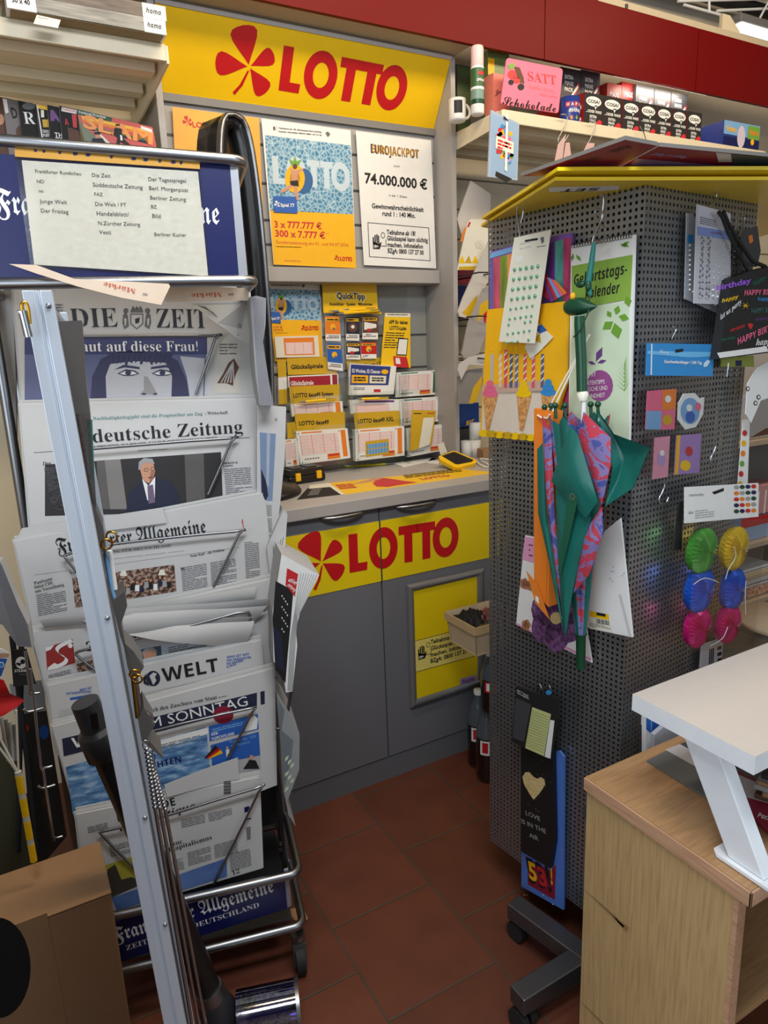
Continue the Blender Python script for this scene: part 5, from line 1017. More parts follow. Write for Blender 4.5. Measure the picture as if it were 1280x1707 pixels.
for i, m in enumerate((UTEAL, UMB)):
    b.add(m, vs, [(j*NT+k, j*NT+(k+1) % NT, (j+1)*NT+(k+1) % NT, (j+1)*NT+k) for j in range(lv) for k in range(NT) if int(((k/NT*8)+.38)) % 2 == i], True)
part(t, 'canopy', b, 'pleated green and patterned canopy')
for nm, m, pts, off, bend in (('canopy_flap', UTEAL, [(985, 704), (997, 720), (1030, 828), (1010, 855), (952, 795)], .062, .012), ('canopy_flap', UMB, [(1000, 683), (1045, 725), (1045, 770), (1030, 835), (990, 735)], .05, .01), ('canopy_flap', UTEAL, [(1018, 680), (1046, 720), (1106, 742), (1078, 808), (1032, 838), (1044, 775)], .042, -.02), ('canopy_panel', UTEAL, [(953, 797), (1012, 856), (990, 930), (976, 1000), (968, 1052), (961, 1000), (955, 900)], .050, .01), ('canopy_flap', UMB, [(1028, 838), (1030, 880), (1006, 950), (980, 980), (998, 880)], .046, .01), ('canopy_flap', UTEAL, [(919, 745), (928, 735), (934, 850), (950, 960), (962, 1050), (938, 930), (920, 850)], .044, .006), ('canopy_flap', UMB, [(925, 690), (940, 715), (945, 850), (962, 1040), (940, 900), (930, 800)], .04, .008)):
    b = B(fr); P = [ux(*p) for p in pts]; cx = sum(p[0] for p in P)/len(P); cy = sum(p[1] for p in P)/len(P)
    # subdivided fan so that the cloth can bulge
    n = len(P); ring = []
    for i in range(n):
        a, c = P[i], P[(i+1) % n]
        for s in (0, .25, .5, .75): ring.append((a[0]+(c[0]-a[0])*s, a[1]+(c[1]-a[1])*s))
    vs = [(cx, cy, off+bend)]; N = len(ring)
    for f in (.5, 1): vs += [(cx+(p[0]-cx)*f, cy+(p[1]-cy)*f, off+bend*(1-f*f)) for p in ring]
    fs = [(0, 1+k, 1+(k+1) % N) for k in range(N)]+[(1+k, 1+N+k, 1+N+(k+1) % N, 1+(k+1) % N) for k in range(N)]
    b.add(m, vs, fs, True); b.add(m, [(v[0], v[1], v[2]-.0012) for v in vs], [f[::-1] for f in fs], True); part(t, nm, b)
b = B(fr); b.z0 = .068; b.pp(mt('strap_green', (20, 85, 60), .5), [(984, 812), (1003, 812), (985, 890), (971, 945), (966, 940), (975, 880)], 1); x, y = ux(992, 819); b.ring(CHROME, x, y, .0065, .0065, .0025, 3); part(t, 'strap', b, 'closing strap with chrome snap')
for px, py in ((913, 678), (924, 676), (942, 674), (958, 674), (1001, 672), (1013, 672)):
    part(t, 'rib_tip', B(fr).sph(DGREEN, up(px, py, .03 if px > 930 else .01), .0062, 10, 8).tube(DGREEN, [up(px, py+4, .03 if px > 930 else .01), up(px+1, py+22, .03 if px > 930 else .01)], .0035, 6))
# hooks and chain above
for pts, lab, off in (([(855, 408), (866, 402), (861, 350), (866, 342), (872, 350), (868, 372)], 'wire hook carrying the pearl card', .04), ([(1000, 325), (1006, 330), (1000, 375), (990, 392), (996, 404), (1012, 394)], 'upper chain hook above the umbrella', .05), ([(1008, 382), (994, 362), (992, 352), (1000, 350), (1004, 362), (988, 398), (990, 412)], 'lower chain hook holding the umbrella cord', .06),
                 ([(896, 1150), (899, 1140), (903, 1150), (902, 1165)], 'wire hook carrying the black tag pack, left', .03), ([(908, 1158), (915, 1142), (918, 1158), (912, 1172)], 'wire hook carrying the black tag pack, right', .03)):
    hookpx(curve(pts), PC+nL*off, nL, lab, .0018)
# black bags low on the left face
def love(b):
    b.pp(GOLDG, [(889, 1294), (883, 1287), (876, 1287), (871, 1295), (874, 1308), (886, 1328), (890, 1333), (900, 1322), (909, 1308), (908, 1300), (902, 1295), (895, 1298)], 2)
    for s, a, c in (('LOVE', (877, 1358), (901, 1369)), ('IS IN THE', (870, 1372), (911, 1390)), ('AIR', (883, 1395), (898, 1402))): b.pt(LGREY, s, a, c, 7, '', 2)
    for i in range(30): b.pd(GOLDG, 890+random.gauss(0, 12), 1310+random.gauss(0, 18), .5, .5, 1, 5)
def b53(b):
    for i in range(40): b.pd((YELO, RED2, WHITE, PINK)[i % 4], 871+random.random()*68, 1400+random.random()*110, .9, 1, 1, 6)
    b.pp(DRED, [(880, 1432), (918, 1452), (927, 1440), (925, 1500), (880, 1474)], 2); b.pt(INK, '53!', (882, 1468), (921, 1487), 36, 'b', 3); b.pt(YELO, '5', (883, 1463), (897, 1471), 27, 'b', 4); b.pt(RED2, '3', (899, 1472), (914, 1480), 27, 'b', 4); b.pt(YELO, '!', (919, 1472), (922, 1474), 30, 'b', 4)
LF('gift_bag', 'blue dotted gift bag printed with coloured numerals behind the black bag', 'gift bag', [(869, 1262), (932, 1252), (940, 1262), (939, 1517), (869, 1478)], .018, mt('bag_blue', (80, 120, 200), .45), .006, b53)
LF('bottle_gift_bag', 'black bottle bag with gold glitter heart lettered LOVE IS IN THE AIR', 'gift bag', [(868, 1238), (921, 1250), (924, 1400), (917, 1448), (868, 1419)], .035, mt('bag_black', (24, 24, 26), .5), .012, love)
def tags(b):
    b.pt(WHITE, 'GIFT TAGS', ks(210, 952), ks(258, 978), 3, '', 2); b.pt(WHITE, 'WITH RIBBON', ks(210, 962), ks(260, 988), 2.4, '', 2); b.pp(mt('tag_lime', (200, 205, 140), .5), kk(ks, (275, 1020), (355, 1050), (325, 1230), (245, 1195)), 2)
    for i in range(14): b.pp(mt('tag_lime2', (165, 172, 105), .5), kk(ks, (272-2*i, 1035+11*i), (352-2.1*i, 1063+11.5*i), (352-2.1*i, 1066+11.5*i), (272-2*i, 1038+11*i)), 3)
    b.pp(WHITE, kk(ks, (352, 1075), (370, 1078), (352, 1240), (328, 1232)), 2); b.pp(mt('pack_dark', (70, 70, 74), .3), kk(ks, (205, 980), (270, 1010), (240, 1170), (190, 1150)), 2); b.pd(SKY, *ks(345, 958), 5, 4, 2)
LF('tag_pack', 'black pack of lime gift tags hanging above the black heart bag', 'pack', [(205, 932), (385, 990), (378, 1110), (355, 1250), (185, 1168)], .05, MATTE, .004, tags, None, ks)
# ================================================================ goods on the right face
def gems(b):
    b.pp(mt('pack_violet', (200, 200, 215), .3), kk(kt, (188, 95), (435, 160), (435, 360), (190, 320)), 1); b.pp(mt('pack_band', (125, 150, 205), .3), kk(kt, (190, 258), (435, 300), (435, 362), (190, 322)), 2); b.pt(DRED, 'GLOREX', kt(288, 312), kt(372, 325), 4, '', 3); b.pg(GREYINK, kt(205, 185), kt(330, 215), kt(205, 245), 4, .4, 3, 4)
    GM = mt('gem', (206, 208, 216), .08, .2); DG = mt('gem_dark', (128, 132, 146), .15, .3)
    for j in range(10):
        for i in (0, 1):
            x, y = kt(230+50*i-2*j, 352+47*j+3*i)
            for a in range(5): b.pd((GM, DG)[a % 2], x+2.7*math.cos(a*1.26+.3*j), y+3.6*math.sin(a*1.26+.3*j), 1.6, 2, 3, 6)
        for i in range(4):
            x, y = kt(320+34*i-2*j, 375+45*j+6*i); r = .0014+(.0016 if j > 7 else 0); X, Y2 = b.fr.L(x, y); b.sph(GM, (X, Y2, .0014), (r, r, r), 8, 4)
RF('gem_sticker_pack', 'front pack of silver flower and gem stickers with lilac header', 'pack', [(188, 92), (440, 160), (440, 845), (165, 835)], .03, mt('pack_clear', (188, 188, 192), .2), .002, gems, None, kt)
RF('gem_sticker_pack', 'pack of white bead stickers showing behind the gem stickers', 'pack', [(112, 158), (162, 160), (350, 860), (345, 910), (95, 800)], .012, mt('pack_clear2', (165, 170, 176), .2), .002, lambda b: [b.sph(WHITE, b.fr.L(*kt(130+(0 if i < 10 else (i-9)*24), 400+37*min(i, 9)+(0 if i < 10 else (i-9)*14)))+(.001,), .0022, 8, 4) for i in range(18)]+[b.pp(SKY, kk(kt, (115, 320), (160, 322), (158, 385), (114, 380)), 1)], None, kt)
def hb(b):
    for s, a, c, h, m, st in (('birthday', (330, 740), (590, 680), 9.5, mt('txt_violet', (150, 90, 215), .5), 'b'), ('HAPPY BIRTHDAY', (605, 705), (860, 610), 9, mt('txt_green', (20, 110, 80), .5), ''), ('HAPPY BIRTHDAY', (540, 775), (860, 765), 9, PINK, 'sb'), ('happy', (370, 830), (495, 795), 6, YEL, 'bi'), ('happy birthday', (640, 815), (880, 810), 6, SKY, 'sb'),
                      ('let us party', (362, 958), (518, 835), 9, WHITE, 'si'), ('HAPPY BIRTHDAY', (590, 910), (840, 890), 8, mt('txt_dteal', (45, 95, 90), .5), 'b'), ('HAPPY BIRTHDAY', (435, 1050), (545, 1010), 4.5, RED2, 'b'), ('happy birthday', (365, 1115), (470, 1100), 5, mt('txt_green', (20, 110, 80), .5), 'si'), ('HAPPY BIRTHDAY', (490, 1145), (840, 995), 11, PINK, 'sb'), ('happy birthday', (625, 1150), (950, 1120), 11, WHITE, 'si'), ('HAPPY BIRTHDAY', (620, 965), (715, 955), 3.5, PURPLE, 'b')):
        b.pt(m, s, kt(*a), kt(*c), h, st, 2)
    x, y = kt(585, 1005); b.pp(RED2, [(x, y+6), (x-4, y), (x-4, y-4), (x-1, y-5), (x, y-3), (x+2, y-5), (x+4, y-3), (x+4, y)], 2); x, y = kt(548, 852)
    for a in range(8): b.pp(YEL, [(x, y-1), (x+6*math.cos(a*.785), y+8*math.sin(a*.785)), (x, y+1)], 2)
    b.pp(WHITE, kk(kt, (335, 1205), (705, 1155), (720, 1195), (355, 1245)), 2)
bag = RF('gift_bag', 'black gift bag covered with colourful happy birthday lettering', 'gift bag', [(445, 650), (560, 600), (900, 520), (980, 1150), (720, 1205), (350, 1252)], .05, mt('bag_black', (24, 24, 26), .5), .02, hb, None, kt)
b = B(); p = PC+nR*.045
for pts in ([(350, 150), (375, 185), (420, 300), (500, 460), (600, 640)], [(385, 145), (420, 230), (480, 340), (560, 460), (605, 520), (700, 560)]): b.tube(MATTE, [hit(*kt(*a), p, nR) for a in pts], .004, 6)
part(bag, 'ribbon_handle', b, 'black ribbon handles', M=bag.matrix_basis.inverted())
RF('note_pack', 'pale olive pack peeping out below the black birthday bag', 'pack', [(375, 1240), (612, 1225), (615, 1310), (372, 1310)], .02, mt('pack_olive', (150, 160, 70), .5), .003, lambda b: b.pp(NAVY, kk(kt, (475, 1262), (522, 1262), (520, 1305), (475, 1305)), 1), None, kt)
RF('photo_pack', 'dark clear pack with an orange picture at the upper right of the stand', 'pack', [(510, 300), (640, 255), (665, 440), (640, 560), (540, 560)], .02, DGREY, .003, lambda b: b.pp(ORANGE, kk(kt, (570, 330), (600, 320), (608, 370), (580, 390)), 1), None, kt)
def giftt(b):
    b.pp(mt('header_blue_light', (110, 185, 230), .4), [(1079, 585), (1190, 587), (1190, 594), (1150, 596), (1079, 590)], 1); b.pp(WHITE, [(1085, 573), (1087, 573), (1086, 625), (1084, 625)], 1); b.pt(WHITE, 'Disney', (1099, 588), (1114, 589), 6, 'sc', 2); b.pt(WHITE, 'Geschenkanhänger / Gift Tag', (1106, 605), (1169, 607), 5, 'b', 2); b.pp(mt('tag_white', (200, 225, 240), .4), [(1172, 606), (1178, 600), (1183, 602), (1178, 611), (1172, 612)], 2); b.pp(INK, [(1125, 583), (1138, 581), (1138, 586), (1125, 588)], 2)
pack = RF('gift_tag_pack', 'gift tag pack with bright blue header card above a clear pouch', 'pack', [(1079, 572), (1191, 574), (1188, 627), (1077, 626)], .03, SKY, .002, giftt)
fr = fpx(PC, nR, 1077, 795, .03); b = B(fr); b.ps(FILM, [(1077, 626), (1188, 627), (1172, 790), (1074, 802)], .001); part(pack, 'clear_pouch', b, 'clear pouch', M=pack.matrix_basis.inverted() @ fr.M)
GT = 'gift tags in the clear pouch'
RF('gift_tag', 'square tag of red, blue and orange fields, upper left in the pouch', 'tag', [(1080, 652), (1128, 648), (1124, 716), (1076, 716)], .024, PINK, .002, lambda b: (b.pp(ORANGE, [(1104, 650), (1127, 649), (1125, 682), (1103, 684)], 1), b.pp(LBLUE, [(1077, 685), (1102, 685), (1101, 716), (1076, 716)], 1), b.pd(OCHRE, 1112, 700, 8, 9, 1), b.pd(WHITE, 1113, 665, 5, 6, 2)), GT)
RF('gift_tag', 'round white edged tag with blue and pink flowers, upper right in the pouch', 'tag', [(1131, 672), (1140, 656), (1158, 655), (1166, 664), (1174, 662), (1172, 690), (1160, 712), (1142, 716), (1130, 700)], .024, WHITE, .002, lambda b: (b.pd(LBLUE, 1150, 685, 16, 22, 1), b.pd(BLUE, 1150, 695, 8, 10, 2), b.pd(PINK, 1163, 678, 5, 7, 2), b.pd(WHITE, 1148, 680, 5, 6, 3)), GT)
RF('gift_tag', 'pink tag, lower left in the pouch', 'tag', [(1092, 730), (1117, 727), (1113, 795), (1088, 799)], .024, mt('tag_pink', (225, 150, 175), .5), .002, lambda b: (b.pd(LILAC, 1102, 765, 7, 12, 1), b.pd(WHITE, 1103, 755, 4, 5, 2)), GT)
RF('gift_tag', 'lilac tag with a yellow dot, lower right in the pouch', 'tag', [(1128, 726), (1169, 723), (1165, 788), (1124, 792)], .024, mt('tag_lilac', (165, 130, 195), .5), .002, lambda b: (b.pp(YELO, [(1128, 726), (1134, 725), (1130, 790), (1124, 792)], 1), b.pd(YEL, 1142, 776, 9, 9, 1), b.pd(RED2, 1148, 752, 6, 8, 2)), GT)
for pts, lab in (([(1187, 742), (1193, 742), (1190, 752), (1184, 765), (1186, 774), (1193, 773), (1199, 764)], 'empty S-shaped wire hook right of the gift tag pouch'), ([(1104, 802), (1108, 806), (1104, 820), (1098, 832), (1102, 840), (1110, 838), (1114, 829)], 'empty S-shaped wire hook left of the paper ball pack'), ([(1119, 566), (1124, 556), (1127, 548), (1123, 545)], 'wire hook holding the blue header card'), ([(1176, 345), (1188, 340), (1194, 328), (1191, 318), (1184, 316)], 'wire hook holding the gem stickers'), ([(1231, 395), (1238, 375), (1241, 362), (1235, 358)], 'wire hook at the upper right of the stand'), ([(1211, 628), (1213, 615), (1214, 605)], 'wire hook pin below the birthday bag')):
    hookpx(curve(pts), PC+nR*.02, nR, lab, .002)
# honeycomb ball pack
fr = fpx(PC, nR, 1130, 1082, .05); t = thing('paper_ball_pack', 'clear pack of six metallic folded paper balls under a white header card', 'pack', fr)
b = B(fr); b.z0 = .003; b.grid(WHITE, b.P([(1140, 812), (1262, 805), (1262, 861), (1140, 872)]), 1, 1, .003, .003)
b.pt(GREYINK, 'rettmüller', (1146, 827), (1171, 826), 4.5, '', 1); b.pt(GREYINK, '6x', (1145, 857), (1153, 856), 6, '', 1); b.pg(LGREY, (1156, 851), (1188, 848), (1156, 866), 4, .4, 1, 4); b.pp(INK, [(1184, 820), (1204, 813), (1204, 818), (1188, 824)], 1)
for j in range(5):
    for i in range(4): b.pd((LGREY, RED2, DGREEN, ORANGE, NAVY)[(i*2+j*3) % 5], 1225+9.6*i, 812+10*j-.5*i, 4.6, 3.6, 1, 8)
part(t, 'header_card', b)
part(t, 'pouch', B(fr).ps(FILM, [(1140, 872), (1262, 861), (1240, 1072), (1130, 1082)], .001, z=.024))
def pball(x, y, r, m, sx):
    b = B(fr); X, Yc = fr.L(x, y); n = 64; vs = [(X, Yc, .016)]
    for f, z in ((.12, .016), (.45, .015), (.8, .011), (1, .003)):
        for k in range(n): q = 2*math.pi*k/n; vs.append((X+r*sx*f*math.cos(q), Yc+r*f*math.sin(q), z+(.003*f if k % 2 else -.003*f)))
    fs = [(0, 1+k, 1+(k+1) % n) for k in range(n)]
    for j in range(3): fs += [(1+j*n+k, 1+(j+1)*n+k, 1+(j+1)*n+(k+1) % n, 1+j*n+(k+1) % n) for k in range(n)]
    b.add(m, vs, fs); b.add(m, [(X+r*sx*.95*math.cos(2*math.pi*k/n), Yc+r*.95*math.sin(2*math.pi*k/n), -.012) for k in range(n)]+[vs[1+3*n+k] for k in range(n)], [tuple(range(n-1, -1, -1))]+[(k, (k+1) % n, n+(k+1) % n, n+k) for k in range(n)])
    return part(t, 'paper_ball', b)
r_ = abs(fr.L(1172, 880)[1]-fr.L(1172, 953)[1])/2
def met(n, c): return mt('foil_'+n, c, .2, .45, coat=.6)
for x, y, m, sx, lab in ((1171, 918, met('green', (80, 165, 60)), .95, 'green'), (1224, 914, met('gold', (225, 190, 30)), 1.0, 'gold'), (1167, 984, met('blue', (25, 95, 210)), .98, 'blue'), (1222, 982, met('blue', (25, 95, 210)), .85, 'blue'), (1163, 1046, met('pink', (215, 20, 120)), .9, 'pink'), (1214, 1040, met('pink', (215, 20, 120)), .95, 'pink')):
    o = pball(x, y, r_*(.92 if y > 1000 else 1), m, sx); o['label'] = lab+' metallic folded paper ball'
b = B(fr)
for pts in ([(1209, 908), (1212, 925), (1200, 945), (1195, 962)], [(1183, 967), (1160, 960), (1142, 970)], [(1229, 965), (1228, 990), (1229, 1020)], [(1199, 1041), (1190, 1060), (1170, 1072)]): b.tube(WHITE, [rel(fr, p, .02) for p in curve(pts, 3)], .0011, 5)
part(t, 'string', b, 'white hanging string')
RF('hang_card', 'thin black card hanging edge-on left of the paper ball pack', 'card', [(1133, 838), (1139, 836), (1136, 916), (1124, 918)], .02, MATTE, .004)
RF('booklet', 'pale booklet with barcodes below the paper ball pack', 'booklet', [(1172, 1076), (1206, 1064), (1202, 1115), (1168, 1125)], .02, mt('bookl', (190, 190, 192), .5), .006, lambda b: [b.pp(INK, [(1182+3*i, 1082-i), (1184+3*i, 1082-i), (1183+3*i, 1108-i), (1181+3*i, 1108-i)], 1) for i in range(3)]+[b.pp(INK, [(1196, 1078+10*i), (1203, 1076+10*i), (1202, 1082+10*i), (1195, 1084+10*i)], 1) for i in range(4)])
# ================================================================ newspaper rack
k9 = K(0, 1200, .4219); kq = K(420, 860, .328); kp = K(400, 460, .23446)
RO = Vector((.002, 1.492, 0)); RU = Vector((.973, -.231, 0)).normalized(); RW = Vector((.231, .973, 0)).normalized(); RRZ = math.atan2(RU.y, RU.x)
def rk(d, tilt=0): return RO+RW*d+Vector((0, 0, 0)), Vector((-RW.x, -RW.y, tilt)).normalized()
def rhit(px, py, d=0): return hit(px, py, RO+RW*d, -RW)
rack = thing('newspaper_rack', 'tubular steel newspaper rack on casters with dark blue sign panels', 'newspaper rack', At(RO.x, RO.y, 0, RRZ))
RI = (Matrix.Translation((RO.x, RO.y, 0)) @ Matrix.Rotation(RRZ, 4, 'Z')).inverted()
def rl(v): return RI @ Vector(v)
XRt, DP = .478, .36
b = B()
PXR, PXL = rl(rhit(467, 1290, .215)).x, rl(rhit(34, 820, .215)).x
for x, y in ((PXL, .215), (PXR, .215), (PXL, DP-.005), (PXR, DP-.005)): part(rack, 'post', B().cyl(STEEL, (x, y, .10), (x, y, 1.85), .011, seg=14))
def loop(z, r, g=0):
    P = []
    for cx, cy, a in ((XRt-.01+g, .0-g+.01, -90), (XRt-.01+g, DP-.01+g, 0), (.01-g, DP-.01+g, 90), (.01-g, .01-g, 180)):
        for k in range(5): q = math.radians(a+22.5*k); P.append((cx+.022*math.cos(q), cy+.022*math.sin(q), z))
    return B().tube(STEEL, P, r, 12, True)
zs = [rl(rhit(*p)).z for p in ((330, 258), (330, 470), (330, 1487), (330, 1578))]
for z in zs[1:]: part(rack, 'rail', loop(z, .0105, .002))
zl, zr = rl(rhit(2, 237)).z, rl(rhit(396, 270)).z; P = []
for cx, cy, a in ((XRt-.01, .01, -90), (XRt-.01, DP-.01, 0), (.01, DP-.01, 90), (.01, .01, 180)):
    for k in range(5): q = math.radians(a+22.5*k); x = cx+.022*math.cos(q); P.append((x, cy+.022*math.sin(q), zl+(zr-zl)*(x-rl(rhit(2, 237)).x)/(rl(rhit(396, 270)).x-rl(rhit(2, 237)).x)))
part(rack, 'rail', B().tube(STEEL, P, .0105, 12, True))
for x, y in ((.0, 0), (XRt, 0), (0, DP), (XRt, DP)):
    b = B().cyl(RUB, (x-.011, y-.012, .036), (x+.011, y-.012, .036), .036, seg=20); c = part(rack, 'caster', b)
    part(c, 'fork', B().prism(DSTEEL, [(-.03, .03), (.012, .03), (.02, .082), (-.02, .082)], -.016, .016).cyl(STEEL, (0, .085, 0), (0, .10, 0), .018, seg=16), M=Matrix.Translation((x, y, 0)) @ Matrix(((0, 0, 1, 0), (1, 0, 0, 0), (0, 1, 0, 0), (0, 0, 0, 1))))
part(rack, 'side_panel', B().add(*(lambda bb: (DSTEEL, bb.v, bb.f))(perf(DP-.24, 1.62, 8, 110, .0012, .5))), 'perforated side panel', M=Matrix.Translation((PXR+.004, (DP+.22)/2, .2)) @ Matrix.Rotation(math.pi/2, 4, 'Z'))
part(rack, 'back_panel', B().box(DGREY, (PXL, DP-.014, .16), (PXR, DP-.01, 1.75)))
part(rack, 'tray', B().box(DSTEEL, (.01, .01, zs[3]), (XRt-.01, DP-.01, zs[3]+.004)))
n0 = -RW
def sign(pts, txt):
    fr = fpx(RO-RW*.006, n0, *pts[3]); b = B(fr); b.ps(NAVY, pts, .004); txt(b, fr); o = part(rack, 'sign_panel', b, 'dark blue sign panel with white newspaper name'); o.matrix_local = RI @ fr.M; return o
SIL = mt('sign_silver', (170, 172, 178), .4, .6)
def s1(b, fr):
    b.pt(WHITE, 'Frankfurter Allgemeine', (-6, 356), (366, 374), 40, 'fr'); b.pt(WHITE, 'ZEITUNG FÜR DEUTSCHLAND', (48, 384), (330, 398), 12, 'se'); b.pp(SIL, [(383, 275), (396, 276), (413, 459), (398, 459)], 2)
sign([(-50, 254), (396, 276), (413, 461), (-45, 462)], s1)
def s2(b, fr): b.pt(WHITE, 'Frankfurter Allgemeine', k9(452, 880), (457, 1486), 24, 'fr'); b.pt(WHITE, 'ZEITUNG FÜR DEUTSCHLAND', k9(500, 910), k9(1025, 738), 8.5, 'se'); b.pp(SIL, [(473, 1448), (480, 1446), (486, 1510), (479, 1513)], 2)
sign([(184, 1540), (480, 1452), (486, 1512), (193, 1606)], s2)
# sheet with the list of newspapers in a punched sleeve
fr = fpx(RO-RW*.0115, n0, 58, 441); t = thing('paper_notice', 'white list of newspapers in a punched clear sleeve on the upper blue sign', 'notice', fr)
b = B(fr); b.ps(CREAMP, [(36, 267), (330, 286), (347, 460), (57, 441)], .0008)
for s, a, c in (('Frankfurter Rundschau', (172, 838), (393, 851)), ('ND', (180, 888), (215, 889)), ('taz', (187, 932), (212, 933)), ('Junge Welt', (193, 985), (326, 991)), ('Der Freitag', (200, 1031), (333, 1037)), ('Die Zeit', (447, 858), (535, 862)), ('Süddeutsche Zeitung', (451, 905), (692, 918)), ('FAZ', (458, 950), (499, 952)), ('Die Welt / FT', (463, 998), (613, 1004)), ('Handelsblatt/', (470, 1045), (626, 1050)), ('N.Zürcher Zeitung', (477, 1091), (680, 1097)), ('Vesti', (482, 1135), (538, 1137)), ('Der Tagesspiegel', (720, 878), (902, 887)), ('Berl. Morgenpost', (724, 922), (913, 932)), ('Berliner Zeitung', (729, 968), (902, 976)), ('BZ', (734, 1011), (761, 1012)), ('Bild', (739, 1057), (779, 1059)), ('Berliner Kurier', (749, 1145), (904, 1149))):
    b.pt(mt('type_grey', (60, 60, 64), .6), s, k1(*a), k1(*c), None, '', 2)
part(t, 'sheet', b)
b = B(fr); b.ps(mt('sleeve_orange', (205, 150, 50), .4), [(24, 241), (333, 268), (333, 282), (25, 261)], .0008)
for x in (172, 213, 290, 365, 427, 540, 648, 706, 775, 840, 878): b.pd(NAVY, *k1(x, 731+(x-172)*.085), 2.6 if x not in (365, 427, 648, 706, 840) else 4.4, 2.4, 1, 10)
part(t, 'punched_strip', b, 'orange punched edge strip'); b = B(fr); b.ps(FILM, [(25, 262), (333, 282), (350, 464), (52, 446)], .0004, z=.003); part(t, 'sleeve', b)

# ---------------------------------------------------------------- newspapers in the front pockets
NG = 'newspapers in the front of the rack'
def news(label, q, d, paint, tilt=.05, th=.009, base=PAPER, extra=()):
    zc = rhit(*((q[0][0]+q[2][0])/2, (q[0][1]+q[2][1])/2), d).z; n = Vector((-RW.x, -RW.y, tilt)).normalized(); p = RO+RW*d+Vector((0, 0, zc)); fr = fpx(p, n, *q[3])
    t = thing('newspaper', label, 'newspaper', fr, NG); b = B(fr); b.ps(base, q, .003); b.z0 = .0002; paint(b, fr); part(t, 'front_page', b)
    for i, (dx, dy) in enumerate(((-4, -3), (3, -5), (-2, -8))):
        b = B(fr); b.ps(PAPER2 if i % 2 else base, [(q[0][0]+dx, q[0][1]+dy), (q[1][0]+abs(dx)*.8, q[1][1]+dy), (q[2][0]+abs(dx), q[2][1]), (q[3][0]+dx, q[3][1])], th/4, z=-.0032-i*th/3.6); part(t, 'inner_pages', b)
    return t, fr
def cols(b, k, tl, tr, bl, n, rows, ink=GREYINK):
    for i in range(n):
        a, c = i/n, (i+.88)/n; f = lambda s: (tl[0]+(tr[0]-tl[0])*s, tl[1]+(tr[1]-tl[1])*s); g = lambda s: (bl[0]+(tr[0]-tl[0])*s, bl[1]+(tr[1]-tl[1])*s)
        b.pg(ink, k(*f(a)), k(*f(c)), k(*g(a)), rows, .45, 1, 4)
SER = mt('title_ink', (48, 48, 54), .6)
